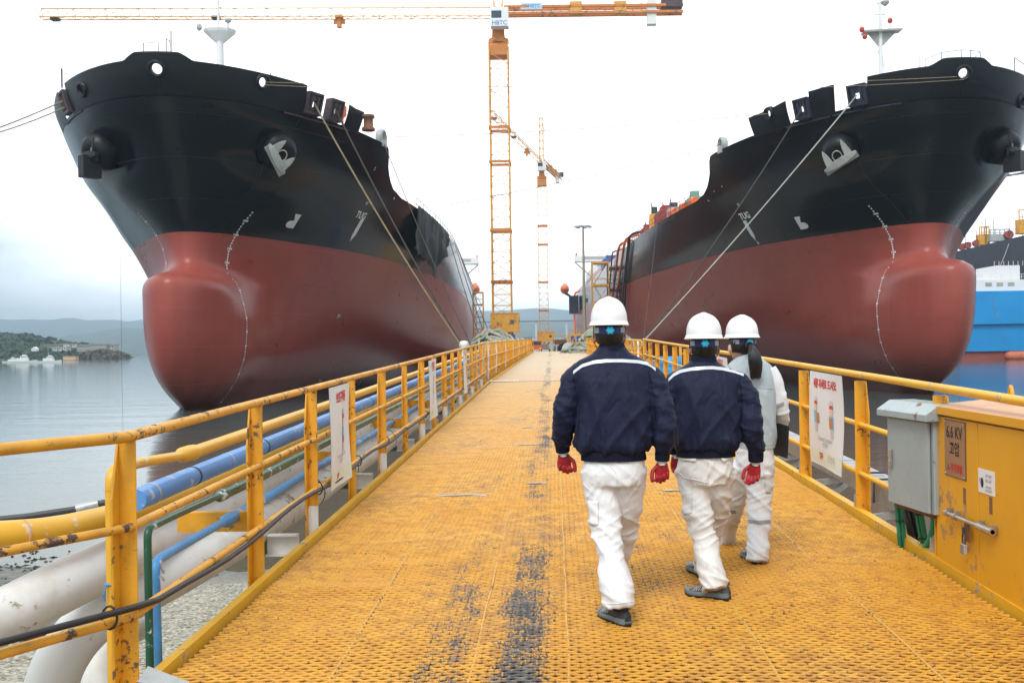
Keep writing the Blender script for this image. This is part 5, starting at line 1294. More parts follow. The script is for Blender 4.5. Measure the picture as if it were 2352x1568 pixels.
def crane(label, base, w, h, jibdir, jl, cjl, n, cab, house, cx=0):
    root = empty('tower_crane', label, 'crane', base, 0, group='tower cranes on the quay')
    M = root.matrix_world.copy(); X = Vector((1, 0, 0)); Yv = Vector((0, 1, 0)); Zv = Vector((0, 0, 1))
    mb = MB(); lattice(mb, (0, 0, 3.5), (0, 0, h-4.4), X, Yv, w, w, n, w*.034, w*.013); mb.build('mast', M_.cran, root)
    for f in (.16, .34, .58, .70):
        z = 3.5+(h-7.9)*f; mb = MB(); lattice_ring = [(-1, -1), (1, -1), (1, 1), (-1, 1)]
        mb.loft([[(q*w*.54*k, r_*w*.54*k, z+dz) for q, r_ in lattice_ring] for k, dz in ((.9, -.15), (1.06, -.15), (1.06, .15), (.9, .15), (.9, -.15))], caps=False, smooth=False); mb.build('mast_collar', M_.crano, root)
    mb = MB(); mb.tube([(0, 0, h-4.4), (0, 0, h-3.9)], w*.55, 16); mb.lathe([(w*.72, h-6.0), (w*.75, h-4.9), (w*.55, h-4.3)], 4, smooth=False, rot=Matrix.Rotation(R(45), 3, 'Z')); mb.build('slewing_ring', M_.crano, root)
    mb = MB(); mb.lathe([(w*.50, h-4.0), (w*.42, h-2.4), (w*.48, h-1.0)], 4, smooth=False, rot=Matrix.Rotation(R(45), 3, 'Z')); mb.build('turret', M_.crano, root)
    jd = Vector(jibdir).normalized(); side = jd.cross(Zv).normalized()
    mb = MB(); lattice(mb, jd*w*.4+Zv*(h-.6), jd*jl+Zv*(h-.3), side, Zv, 1.15*w/2.3, 1.2*w/2.3, int(jl/1.9), .056*w/2.3, .024*w/2.3, True); mb.build('jib', M_.cran, root)
    for f in (.35, .62, .97):
        mb = MB(); c = jd*jl*f+Zv*(h-1.0); mb.box(c, (.9, .8, .35)); 
        if f == .35: mb.bar(c, c-Zv*1.3, .5, .5); mb.box(c-Zv*.6, (1.4, .2, .5))
        mb.build('trolley' if f == .35 else 'jib_fitting', M_.crano if f == .35 else M_.dark, root)
    mb = MB()
    for s in (-1, 1):
        for zz in (.45, -.45): mb.bar(-jd*w*.3+side*s*.55*w/2.3+Zv*(h-.5+zz*w/2.3*.9), -jd*cjl+side*s*.55*w/2.3+Zv*(h-.4+zz*w/2.3*.9), .3*w/2.3)
    for i in range(int(cjl/1.1)):
        c = -jd*(w*.4+i*1.1)+Zv*(h-.5); mb.bar(c+side*.5*w/2.3-Zv*.4*w/2.3, c+side*.5*w/2.3+Zv*.4*w/2.3, .12)
    mb.build('counter_jib', M_.crano, root)
    for f in (.42, .66):
        mb = MB(); mb.box(-jd*cjl*f+Zv*(h-.25), (1.5*w/2.3, 1.3*w/2.3, 1.5*w/2.3)); mb.build('counter_jib_joint', M_.cran, root)
    mb = MB(); c = -jd*cjl*.83+Zv*(h-.8); mb.box(c, (1.15*w/2.3, 1.0, 3.0*w/2.3))
    mb.build('counterweight', M_.white, root)
    mb = MB(); mb.box(-jd*cjl*.94+Zv*(h+.3), (2.6*w/2.3, 1.4, 1.1*w/2.3)); mb.build('winch', M_.oxide, root)
    mb = MB(); ah = 6.5 if cab[1] else 9.0; lattice(mb, Zv*(h-1), Zv*(h+ah), X, Yv, w*.45, w*.45, 6, .06 if cab[1] else .10, .03 if cab[1] else .06); mb.build('apex', M_.cran, root)
    mb = MB()
    mb.tube([Zv*(h+ah-.1), jd*jl*.62+Zv*(h+.2)], .035, 5); mb.tube([Zv*(h+ah-.1), -jd*cjl*.8+Zv*(h+.2)], .035, 5); mb.build('tie_bar', M_.crano, root)
    c = Vector((cab[0], -w*.55-.5, h-1.9)); s = w/2.3
    mb = MB(); mb.box(c, (2.2*s, 1.4*s, 2.3*s)); cb_ = mb.build('cab', M_.shw, root, bevel=.06)
    mb = MB(); mb.box(c+Vector((-.35*s, -.7*s, .3*s)), (1.2*s, .06, .85*s)); mb.build('cab_window', M_.glass, cb_)
    if cab[1]:
        mb = MB(); text_plate(mb, 'HBTC', c+Vector((0, -.715*s, -.75*s)), (1, 0, 0), (0, 0, 1), .72*s, .01); mb.build('lettering', M_.pipec, cb_, recalc=False)
        mb = MB(); o = -jd*cjl*.18+Zv*(h-.1); mb.box(o-Yv*(.66), (2.6, .06, .75)); bd = mb.build('sign', paint('crane sign blue', (.45, .62, .74), .5), root)
        mb = MB(); text_plate(mb, '㈜ HBTC', o-Yv*.70, (1, 0, 0), (0, 0, 1), .55, .01); mb.build('lettering', M_.pipec, bd, recalc=False)
    # portal with machine house
    mb = MB(); hw, hh = house
    for sx in (-1, 1):
        for sy in (-1, 1): mb.bar((sx*w*.55, sy*w*.55, 0), (sx*w*.5, sy*w*.5, 3.7), .2)
    for sy in (-1, 1): mb.bar((-w*.55, sy*w*.55, .3), (w*.5, sy*w*.5, 3.2), .16); mb.bar((w*.55, sy*w*.55, .3), (-w*.5, sy*w*.5, 3.2), .16)
    mb.box((0, 0, 3.55), (w*1.3, w*1.3, .22)); mb.build('portal', M_.crano, root)
    hzc = 4.0 if cab[1] else 3.2
    mb = MB(); mb.box((cx, -w*.75, hzc), (hw, w*.5, hh)); ho = mb.build('machine_house', M_.cran, root)
    mb = MB(); mb.box((cx+hw*.28, -w*1.005, hzc+.1), (hw*.16, .05, hh*.2)); mb.build('house_window', M_.glass, ho)
    mb = MB()
    for x in (cx-hw*.5, cx+hw*.55): mb.bar((x, -w*1.0, 0), (x, -w*1.0, hzc+1.1), .12)
    mb.bar((cx-hw*.5, -w*1.0, hzc+1.1), (cx+hw*.55, -w*1.0, hzc+1.1), .12); mb.bar((cx-hw*.5, -w*1.0, hzc-1.1), (cx+hw*.55, -w*1.0, 0), .14); mb.bar((cx+hw*.5, -w*1.0, hzc-1.1), (cx-hw*.5, -w*1.0, 0), .14); mb.build('house_frame', M_.cran, root)
    return root
b1 = W(1155, 790, 120)
crane('tall yellow lattice tower crane with a white HBTC cab and long jib', (b1.x, 120, QZ), 2.25, 42.0, (-1, -.02, 0), 54.5, 22.3, 26, (.25, True), (3.2, 2.2), .35)
b2 = W(1250, 790, 220)
crane('smaller distant tower crane with a pale cab, right of the tall one', (b2.x, 220, QZ), 2.0, 42.5, (-5.8, -32, 0), 46, 24, 26, (0, False), (3.6, 2.2), .4)
# a third crane jib far right behind the right bow
jb = empty('tower_crane', 'distant crane jib passing behind the right bow at the right edge', 'crane', (0, 0, 0), group='tower cranes on the quay')
p = W(2276, 402, 190); q = W(2480, 368, 165); d = (q-p).normalized()
mb = MB(); lattice(mb, p, q+(q-p)*1.5, d.cross(Vector((0, 0, 1))).normalized(), (0, 0, 1), 1.2, 1.3, 30, .07, .03, True); mb.build('jib', M_.oxide, jb)
e = q+(q-p)*1.5; mb = MB(); lattice(mb, (e.x, e.y, 0), (e.x, e.y, e.z+1), (1, 0, 0), (0, 1, 0), 2, 2, 24, .1, .04); mb.build('mast', M_.cran, jb)
h0 = W(2262, 480, 178); mb = MB(); mb.tube([W(2262, 435, 178), W(2262, 560, 178)], .03, 5); mb.box(W(2262, 437, 178), (.7, .5, 1.1)); mb.build('hook_block', M_.dark, jb)

# flood light mast
p = W(1343, 790, 120); lp = empty('light_mast', 'tall grey floodlight mast between the far crane and the right ship', 'lamp post', (p.x, 120, QZ))
mb = MB(); mb.tube([(0, 0, 0), (0, 0, 8), (0, 0, 15.6)], [.24, .18, .11], 12); mb.build('pole', paint('mast brown', (.34, .30, .22), .6, var=.1), lp)
mb = MB(); mb.tube([(.75*math.cos(a), .75*math.sin(a), 15.5) for a in np.linspace(0, 2*pi, 14)[:-1]], .05, 6, closed=True); mb.bar((-.75, 0, 15.5), (.75, 0, 15.5), .06); mb.bar((0, -.75, 15.5), (0, .75, 15.5), .06); mb.build('head_ring', M_.galv, lp)
for k in range(6):
    a = k*pi/3+.2; mb = MB(); mb.box((.86*math.cos(a), .86*math.sin(a), 15.45), (.42, .32, .24), Matrix.Rotation(a, 3, 'Z')); mb.build('floodlight', M_.grey, lp)
mb = MB(); mb.box((.3, 0, 6.6), (.3, .3, .5)); mb.build('junction_box', M_.dark, lp)

# scaffold towers against the ships
def scaffold(label, px0, px1, ytop, Y, lev, col):
    a = W(px0, 790, Y); b = W(px1, 790, Y); t = W((px0+px1)/2, ytop, Y).z-QZ; w = b.x-a.x
    root = empty('stair_tower', label, 'scaffold', ((a.x+b.x)/2, Y, QZ), group='yellow stair towers beside the ships')
    mb = MB()
    for sx in (-1, 1):
        for sy in (-1, 1): mb.bar((sx*w/2, sy*w/2, 0), (sx*w/2, sy*w/2, t), w*.07)
    mb.build('frame', col, root)
    for k in range(lev+1):
        z = t*k/lev; mb = MB()
        for s in (-1, 1): mb.bar((-w/2, s*w/2, z), (w/2, s*w/2, z), w*.06, w*.12); mb.bar((s*w/2, -w/2, z), (s*w/2, w/2, z), w*.06, w*.12)
        mb.box((0, 0, z-.02), (w*.9, w*.9, .05))
        for s in (-1, 1): mb.bar((-w/2, s*w/2, min(t, z+1.0)), (w/2, s*w/2, min(t, z+1.0)), w*.03)
        mb.build('landing', col, root)
        if k < lev:
            mb = MB(); mb.bar((-w*.4 if k % 2 else w*.4, -w*.2, z), (w*.4 if k % 2 else -w*.4, -w*.2, z+t/lev), w*.22, .08); mb.bar((-w/2, -w/2, z), (w/2, -w/2, z+t/lev), w*.03); mb.build('stair_flight', M_.crano, root)
    return root
scaffold('narrow yellow stair tower against the left ship side near its stern', 1088, 1111, 672, 180, 5, M_.cran)
scaffold('wide yellow stair tower standing beside the right ship near the orange hoses', 1362, 1399, 604, 150, 4, M_.cran)
gt = empty('access_tower', 'dark wire cage tower between the yellow stair tower and the right ship', 'scaffold', (W(1412, 790, 152).x, 152, QZ))
mb = MB(); zt = W(1412, 612, 152).z-QZ; lattice(mb, (0, 0, 0), (0, 0, zt), (1, 0, 0), (0, 1, 0), 1.9, 1.9, 20, .07, .03)
mb.build('frame', M_.dark, gt); mb = MB()
for k in range(4): mb.box((0, 0, zt*(k+.9)/4), (2.1, 2.1, .3))
mb.build('platform', M_.navyst, gt)

# heaps of mooring rope on either side of the landing
def heap(label, cx, cy, lx, ly, hz, n, mats, seed):
    r = np.random.default_rng(seed); root = empty('rope_heap', label, 'rope heap', (cx, cy, QZ), group='heaps of thick mooring rope')
    mb = MB(); mb.grid(lambda u, v: ((u-.5)*lx*1.05, (v-.5)*ly*1.05, hz*.78*max(0, 1-((u-.5)**2+(v-.5)**2)*4.2)**.7-.04), 14, 14); mb.build('heap_core', mats[0], root)
    for k in range(n):
        a0 = r.uniform(0, 6.28); rad = r.uniform(.25, .95); c = r.normal(size=2)*.22; pts = []
        span = r.uniform(2.5, 6)
        for i in range(15):
            a = a0+span*i/14; rr = rad*(1+.18*math.sin(a*2.3+k)); x = (c[0]+rr*math.cos(a))*lx*.5; y = (c[1]+rr*math.sin(a))*ly*.5
            d = math.sqrt((x/lx*2)**2+(y/ly*2)**2); z = hz*max(.03, .85*math.exp(-d*d*1.2))*(.75+.5*k/n)+.14*math.sin(a*1.9+k*2)
            pts.append((x, y, max(.08, z)))
        mb = MB(); mb.tube(pts, r.uniform(.10, .155), 8); mb.build('rope_coil', mats[k % len(mats)], root)
heap('grey heap of thick mooring ropes to the left of the far railing', -4.6, 80, 5.2, 4, 2.5, 40, [M_.rope, M_.ropeg, M_.rope], 1)
heap('green grey heap of mooring ropes right of the far railing behind the tall man', 4.3, 80, 6.2, 4, 2.7, 46, [M_.ropeg, M_.rope, M_.ropeg], 2)
heap('small pile of pale ropes further along the quay on the right', 3.6, 100, 2.6, 3, 1.6, 14, [M_.rope, M_.ropeg], 3)

def bollard(x, y, label, mat, hgt=.95):
    mb = MB(); mb.lathe([(.36, 0), (.36, .08), (.24, .14), (.22, hgt*.6), (.34, hgt*.72), (.38, hgt*.86), (.28, hgt), (0, hgt*1.03)], 18); o = mb.build('bollard', mat); o.location = (x, y, QZ); tag(o, label, 'bollard', 'mooring bollards on the quay edge'); return o
bollard(-6.6, 74.5, 'pale topped mooring bollard at the left quay corner where three lines end', M_.white, 1.6)
bollard(-5.95, 75.2, 'dark blue mooring bollard next to the pale one on the left quay corner', M_.navyst, 1.3)
bollard(6.55, 76.0, 'white mooring bollard at the right quay corner with two lines made fast', M_.white, 1.5)
bollard(7.1, 78.6, 'dark mooring bollard behind the white one on the right quay corner', M_.dark, 1.2)

# tarpaulin bale, vehicles and gear on the quay
mb = MB(); mb.grid(lambda u, v: ((u-.5)*3.4, (v-.5)*2.2, 1.15*(math.sin(u*pi)*math.sin(v*pi))**.3*(1+.12*mnoise.noise(Vector((u*5, v*5, 1))))-.02), 20, 14)
o = mb.build('tarpaulin', M_.blue); o.location = (W(1150, 790, 98).x, 98, QZ); o.scale.z = 1.35; tag(o, 'blue tarpaulin covering a stack at the foot of the tall crane', 'tarpaulin')
tk = empty('truck', 'orange truck cab coming over the crest at the far end of the gangway', 'truck', (W(1233, 800, 198).x, 198, QZ))
mb = MB(); mb.box((0, 0, .95), (2.0, 1.8, .9)); mb.box((0, .9, 1.75), (1.9, .2, .9)); mb.box((0, .1, 2.2), (2.05, 1.9, .18))
for x in (-.93, .93): mb.box((x, -.78, 1.75), (.14, .14, .9))
mb.build('cab', M_.orange, tk); mb = MB(); mb.box((0, -.8, 1.75), (1.72, .05, .72)); mb.build('windscreen', M_.glass, tk)
for x in (-.7, .7):
    mb = MB(); mb.box((x, -.92, .75), (.3, .05, .2)); mb.build('headlight', M_.white, tk)
    mb = MB(); mb.tube([(x*1.2, -.2, .42), (x*1.5, -.2, .42)], .42, 14); mb.build('wheel', M_.black, tk)
lf = empty('work_platform', 'pale blue mobile lift with a yellow boom on the quay right of the truck', 'mobile lift', (W(1276, 800, 160).x, 160, QZ))
mb = MB(); mb.box((0, 0, 1.1), (2.0, 3, .9)); mb.box((.3, -.4, 1.9), (1.4, 1.6, .8)); mb.build('body', paint('lift blue', (.42, .52, .66), .5), lf)
mb = MB(); mb.bar((-.6, 0, 1.6), (3.4, -.5, 2.9), .22); mb.bar((3.4, -.5, 2.9), (4.0, -.5, 3.2), .3); mb.build('boom', M_.cran, lf)
for x in (-.9, .9):
    mb = MB(); mb.tube([(x*.9, -1, .5), (x*1.2, -1, .5)], .5, 14); mb.build('wheel', M_.black, lf)
mb = MB(); mb.bar((-.3, -1.3, 0), (-.3, -1.3, 2.2), .14); mb.bar((.35, -1.3, 0), (.35, -1.3, 1.9), .14); mb.build('outrigger', M_.rust, lf)
dr = empty('cable_drum', 'black cable drum with pale flange lying at the top of the gangway on the right', 'cable drum', (W(1300, 800, 104).x, 104, QZ+.75), .5)
mb = MB(); mb.tube([(0, -.5, 0), (0, .5, 0)], .52, 18); mb.build('wound_cable', M_.black, dr)
for s in (-.5, .5):
    mb = MB(); mb.tube([(0, s-.05, 0), (0, s+.05, 0)], .75, 20); mb.build('flange', M_.white if s < 0 else M_.dark, dr)
p = W(1335, 790, 112)
fr = empty('steel_frame', 'low yellow steel frame standing on the quay behind the right rope heap', 'frame', (p.x, 112, QZ))
mb = MB()
for x in (-1.3, -.6, 1.3): mb.bar((x, 0, 0), (x, 0, 2.35), .16)
mb.bar((-1.4, 0, 2.35), (2.4, 0, 2.4), .2); mb.bar((-1.3, 0, 1.2), (-.6, 0, 2.3), .1); mb.bar((-1.4, .9, 2.35), (2.4, .9, 2.4), .2); mb.build('frame', M_.cran, fr)
bg_ = empty('light_pole', 'short blue pole at the end of the left far railing', 'pole', (W(1181, 800, 95).x, 95, QZ)); mb = MB(); mb.tube([(0, 0, 0), (0, 0, 2.3)], .11, 8); mb.build('pole', M_.blue, bg_)
for i, (px, Y, w_, h_, lab) in enumerate(((1196, 140, 1.6, 2.0, 'small yellow gas bottle rack on the quay left of the truck'), (1288, 142, 2.2, 2.6, 'yellow tool cage on the quay behind the pale blue lift'), (1325, 135, 2.0, 3.2, 'tall yellow rack on the quay below the floodlight mast'), (1112, 150, 2.4, 3.4, 'yellow rack on the quay beside the left stair tower'))):
    rk = empty('storage_rack', lab, 'rack', (W(px, 800, Y).x, Y, QZ), group='yellow racks on the quay'); mb = MB()
    for sx in (-1, 1):
        for sy in (-1, 1): mb.bar((sx*w_/2, sy*.6, 0), (sx*w_/2, sy*.6, h_), .1)
    for k in (0.12, .5, 1):
        for sy in (-1, 1): mb.bar((-w_/2, sy*.6, h_*k), (w_/2, sy*.6, h_*k), .09)
    mb.build('frame', M_.cran, rk); mb = MB()
    for k in range(4): mb.tube([(-w_/2+.25+k*w_/4.6, 0, .2), (-w_/2+.25+k*w_/4.6, 0, h_*.45)], .14, 8)
    mb.build('bottle', M_.deckgrn if i % 2 else M_.grey, rk); mb = MB(); mb.box((0, 0, h_*.66), (w_*.8, .8, h_*.26)); mb.build('crate', M_.rust if i % 2 else M_.blue, rk)
lad = empty('ladder_frame', 'yellow ladder frame beyond the right rail in front of the right hull', 'ladder', (4.6, 33, 1.4))
mb = MB()
for x in (-.35, .35): mb.bar((x, 0, -1.5), (x, 0, 2.6), .09)
for k in range(9): mb.bar((-.35, 0, -1.0+.42*k), (.35, 0, -1.0+.42*k), .05)
mb.build('frame', M_.cran, lad)

# ---------------------------------------------------------------- tarpaulin draped over the left ship's side
M_.tarp = paint('dark net tarpaulin', (.022, .026, .029), .75, var=.35, vscale=.8, bumps=.5, bscale=3)
tl, zl = LS.hit(957, 478, 1, 15, 17.4); tr_, zr = LS.hit(1024, 548, 1, 15, 17.4)
def tarp(u, v):
    t = tl+(tr_-tl)*u; top = ztop(t)+.2; bot = 13.6-.9*min(1, u/.55)+.6*mnoise.noise(Vector((u*7, 3, 1)))+.35*mnoise.noise(Vector((u*23, 5, 1)))
    if u > .66: bot += (u-.66)*9
    if .5 < u < .68: bot -= 1.0*math.sin((u-.5)/.18*pi)
    z = top+(bot-top)*v; off = .10+.75*v**.7*(.5+.5*math.sin(u*24+2.5*math.sin(v*3)+2*mnoise.noise(Vector((u*6, v*2, 2)))))*(.35+.65*abs(mnoise.noise(Vector((u*4, 1.5, 2)))))+.22*abs(mnoise.noise(Vector((u*14, v*3, 4))))
    x = B(t, 17.3)*.62+B(t, max(12, z))*.38; return LS.M @ Vector((x+off, t+.3*math.sin(u*31)*v, z))
mb = MB(); mb.grid(tarp, 64, 26); o = mb.build('draped_tarpaulin', M_.tarp); md = o.modifiers.new('cloth', 'SOLIDIFY'); md.thickness = .03
tag(o, 'dark ragged tarpaulin draped over the deck edge of the left ship', 'tarpaulin')

# ---------------------------------------------------------------- hoses and gear on the right ship
hl = ['first orange hose falling down the right ship side', 'second orange hose just behind the first on the right ship side', 'thin orange hose hanging near the right ship stern']
def hose(pxs, r, mat, name, label, grp, offs=.45):
    pts = []
    for px, py in pxs:
        t, z = RS.hit(px, py, -1, 3, 17.4); pts.append(RS.M @ RS.pt(t, z, -1, offs)[0])
    t, z = RS.hit(*pxs[0], -1, 3, 17.4); a = RS.M @ Vector((-(B(t, 17)-1.2), t-2, ztop(t)+1.3)); b = RS.M @ Vector((-(B(t, 17)+.3), t-.6, ztop(t)+1.0))
    pts = [RS.M @ Vector((-(B(t, 17)-2.0), t-5, ztop(t)+.8)), a, b]+pts
    e = pts[-1]; pts.append(Vector((e.x-1.0, e.y-3, QZ+.3)))
    sm_ = bend(pts, 1.2, 5); mb = MB(); mb.tube(sm_, r, 8); return tag(mb.build(name, mat), label, 'hose', grp)
hose([(1441, 566), (1433, 620), (1421, 700)], .17, M_.orange, 'orange_hose', hl[0], 'orange hoses over the right ship side', .5)
hose([(1429, 574), (1424, 620), (1414, 690)], .17, M_.orange, 'orange_hose', hl[1], 'orange hoses over the right ship side', .6)
hose([(1313, 700), (1309, 735), (1300, 775)], .28, M_.orange, 'orange_hose', hl[2], 'orange hoses over the right ship side', .5)
kl = ['black hose hanging just right of the orange hoses on the right ship', 'second black hose beside the first on the right ship side', 'black hose hanging between the stair tower and the orange hoses', 'black hose on the right ship side nearest the stern']
for i, c in enumerate(([(1451, 560), (1444, 620), (1440, 690)], [(1447, 563), (1439, 640), (1432, 720)], [(1410, 590), (1406, 640), (1402, 700)], [(1306, 703), (1303, 740), (1301, 775)])):
    hose(c, .11, M_.black, 'black_hose', kl[i], 'black hoses over the right ship side', .3)
def on_deck(S, px, py, Y=None, inset=1.6, z=0):
    t, zz = S.hit(px, py, S.side, 15, 17.5); return S.M @ Vector((S.side*(B(t, 17)-inset), t, ztop(t)+z)), t
p, t = on_deck(RS, 1552, 486); gh = empty('deck_house', 'green machinery housing on the right ship deck abaft the forecastle', 'machinery', p, .03)
mb = MB(); mb.box((.9, 1, .8), (2.6, 3.6, 1.6)); mb.build('housing', M_.deckgrn, gh); mb = MB(); mb.box((.2, -.2, 1.9), (.9, .9, .6)); mb.build('vent', M_.deckgrn, gh)
for i, px in enumerate((1527, 1549, 1571)):
    p, t = on_deck(RS, px, 484+ (1562-px)*.55, inset=.9); mb = MB(); mb.tube([(0, -.3, .6), (0, .3, .6)], .56, 16); mb.tube([(0, -.35, .6), (0, .35, .6)], .26, 12); mb.box((0, 0, .1), (1, 1.2, .2))
    o = mb.build('hose_reel', M_.orange); o.location = p; o.rotation_euler = (0, 0, .5); tag(o, ['orange hose reel on the right ship deck, the one nearest the stern', 'middle orange hose reel of the three on the right ship deck', 'orange hose reel on the right ship deck, the one nearest the bow'][i], 'reel', 'orange reels on the right ship deck')
for i, (px, py, w, l, h, mat, lab) in enumerate(((1500, 516, 2.2, 5, 2.3, M_.deckred, 'red winch block on the right ship deck between the reels and the hoses'), (1476, 534, 1.2, 1.2, 3.4, M_.yel, 'yellow ventilator post on the right ship deck by the hoses'), (1462, 546, 1.6, 3, 1.7, M_.deckred, 'low red pipe stand on the right ship deck above the black hoses'), (1515, 505, 1.4, 2, 2.2, M_.grey, 'grey valve box beside the green machinery housing'), (1385, 606, 3, 6, 2.4, M_.blue, 'blue deck container on the right ship above the stair tower'))):
    p, t = on_deck(RS, px, py, inset=1.4); root = empty('deck_gear', lab, 'deck gear', p, .03)
    mb = MB(); mb.box((0, 0, h*.35), (w, l, h*.7)); mb.build('body', mat, root, bevel=.08); mb = MB(); mb.box((0, -l*.1, h*.82), (w*.6, l*.5, h*.28)); mb.tube([(-w*.3, -l*.45, h*.7), (-w*.3, -l*.45, h*1.1)], .08, 6); mb.build('fitting', M_.dark if i % 2 else mat, root)
# free fall lifeboats at the sterns
for S, px, py, Y, lab in ((RS, 1297, 664, 255, 'round orange lifeboat high at the right ship stern'), (LS, 1091, 664, 236, 'orange lifeboat high at the left ship stern')):
    p = W(px, py, Y); lb_ = empty('lifeboat', lab, 'lifeboat', p, group='orange lifeboats at the sterns')
    mb = MB(); mb.ball((0, 0, 0), (1.15, 3.4, 1.25), 10); mb.build('hull', M_.orange, lb_); mb = MB(); mb.box((0, .5, 1.1), (.9, 1.6, .6)); mb.build('cabin', M_.orange, lb_)
    mb = MB(); mb.bar((-.6 if S is LS else .6, 2, -1), (-3.4 if S is LS else 3.4, 2.6, -3.4), .4); mb.bar((0, -2, -1.2), (-3.4 if S is LS else 3.4, -1.5, -3.2), .4); mb.box((-2.4 if S is LS else 2.3, 1.5, -4.0), (2.4, 3.6, 4.6)); mb.build('davit', M_.navyst, lb_)

# ---------------------------------------------------------------- fittings on the bows
for S, px, mat, lab in ((LS, 622, M_.red, 'cone'), (RS, 2031, M_.grey, 'cone')):
    py = 172 if S is LS else 168
    t = -4.0; X = S.M.inverted() @ W(px, py, 72 if S is LS else 78); mb = MB(); mb.lathe([(.42, 21.0), (.42, 22.0), (.36, 22.3), (.14, 23.0), (.05, 23.3), (.05, 24.1), (0, 24.1)], 14, (X.x, X.y, 0)); mb.build('vent_cone', mat, S.root)
X = LS.M.inverted() @ W(786, 215, 80); mb = MB(); mb.lathe([(.1, 21.0), (.1, 22.6), (.32, 22.8), (.36, 23.5), (.28, 23.6), (0, 23.6)], 12, (X.x, X.y, 0)); mb.build('lamp_post', M_.orange, LS.root)
X = LS.M.inverted() @ W(846, 275, 76); mb = MB(); mb.lathe([(.5, 20.7), (.5, 20.9), (.36, 21.0), (.36, 21.6), (.5, 21.7), (.45, 21.9), (0, 21.9)], 14, (X.x, X.y, 0)); mb.build('winch_drum', M_.rust, LS.root)
rails(LS, [(-1.25, -6.6, 22.9), (-.2, -6.9, 22.9)], 1.25); rails(LS, [(.1, -6.2, 22.7), (.1, -5.2, 22.7)], 1.9, 'bow_staff', False)
mb = MB(); p = LS.pt(-1.6, 22.55, -1)[0]; mb.tube([p, p+Vector((0, 0, 1.35))], .055, 6); mb.build('light_staff', M_.dark, LS.root)
mb = MB(); mb.tube([(.15, -5.5, 21), (.15, -5.5, 25.3)], .10, 8); mb.build('jack_staff', M_.shw, LS.root)
rails(RS, [(-1.6, -5.2, 22.7), (-1.0, -6.6, 22.8), (.3, -6.9, 22.9), (1.0, -6.8, 22.9), (1.9, -6.4, 22.9), (1.9, -5.0, 22.7)], 1.15)
rails(RS, [RS.pt(-3.2, 22.5, 1)[0]-Vector((.1, 0, 0)), RS.pt(-6.0, 22.6, 1)[0]-Vector((.1, 0, 0))], 1.15, 'bow_rail', False)
mb = MB(); X = RS.M.inverted() @ W(2112, 140, 80); mb.tube([(X.x, X.y, 21), (X.x, X.y, 25.4), (X.x, X.y, 27)], [.12, .10, .03], 8); mb.tube([(X.x, X.y, 25), (X.x-.4, X.y, 22)], .03, 5); mb.tube([(X.x, X.y, 25), (X.x+1.1, X.y, 22)], .03, 5)
for k in (-2.6, -2.0, -1.1): mb.tube([(X.x+k*.8, X.y, 21), (X.x+k*.8, X.y, 24.2)], .035, 5)
mb.tube([(X.x-2.1, X.y, 24.2), (X.x-.9, X.y, 24.2)], .03, 5); mb.tube([(X.x-2.1, X.y, 23.2), (X.x-.9, X.y, 23.2)], .03, 5); mb.build('jack_staff', M_.shw, RS.root)

# ---------------------------------------------------------------- mooring lines
def line(p, q, r, mat, label, sag=.2, grp='mooring lines'):
    mb = MB(); mb.tube(catenary(p, q, sag), r, 6, caps=True); return tag(mb.build('mooring_line', mat), label, 'mooring line', grp)
bl1 = Vector((-6.6, 74.5, QZ+.95)); br1 = Vector((6.55, 76, QZ+.95))
L0, L1 = [LS.M @ p for p in LS.leads[:2]]; R0, R1 = [RS.M @ p for p in RS.leads[:2]]
line(L0, bl1, .065, M_.ropet, 'tan mooring line from the upper box fairlead of the left bow down to the quay', .5)
line(L1, bl1+Vector((.1, .2, 0)), .06, M_.roped, 'dark mooring line from the lower box fairlead of the left bow down to the quay', .5)
line(LS.M @ LS.ringpt, Vector((-5.95, 75.2, QZ+.9)), .035, M_.roped, 'thin dark line from the left forecastle end past the tarpaulin', .4)
for i, (t, lab) in enumerate(((46, 'thin line from the left ship deck just behind the tarpaulin to the rope heap'), (55, 'thin line from the left ship deck to the rope heap, nearer the stern'), (64, 'thinnest line on the left ship side, the one nearest the stern'))):
    line(LS.M @ Vector((B(t, 17)+.1, t, 17.4)), Vector((-5.4+.4*i, 78+i, QZ+1.2)), .045, M_.roped, lab, .3)
line(R0, br1, .055, paint('pale mooring line', (.46, .44, .40), .85, var=.2), 'pale mooring line from the right bow crossing the TUG mark', .3)
line(R1, br1+Vector((.1, .4, 0)), .05, M_.roped, 'dark mooring line from the aft box fairlead of the right bow down to the quay', .5)
line(RS.M @ Vector((-B(38, 17)-.05, 38, 17.5)), Vector((7.1, 78.6, QZ+.8)), .03, M_.roped, 'thin dark line from the right ship deck down its side ahead of the hoses', .3)
a = LS.M @ LS.chockpt; b = RS.M @ RS.stempt
line(a, b, .022, M_.ropet, 'upper of the two ropes stretched across from bow to bow above the quay', .5)
line(a-Vector((0, 0, .18)), b-Vector((0, 0, .22)), .02, M_.ropet, 'lower of the two ropes stretched across from bow to bow above the quay', .7)
line(RS.M @ RS.chockpt, LS.M @ LS.ringpt, .03, M_.ropet, 'thin rope from the aft round chock of the right bow to the left ring fairlead', .3)
line(LS.M @ Vector((15.6, 26, 18)), RS.M @ RS.ringpt, .03, M_.roped, 'thin rope rising from the left ship deck to the ring fairlead of the right ship', .3)
ol = [LS.M @ p for p in LS.leads[2:3]]
line(ol[0]+Vector((0, 0, .15)), W(-420, 405, 62), .05, M_.ropet, 'upper mooring line leaving the left bow towards the left edge', .6)
line(ol[0]-Vector((0, 0, .35)), W(-420, 365, 60), .05, M_.rope, 'lower mooring line leaving the left bow towards the left edge', .9)
tP, zP = LS.hit(276, 516, -1); pp = LS.M @ LS.pt(tP, zP, -1, .02)[0]
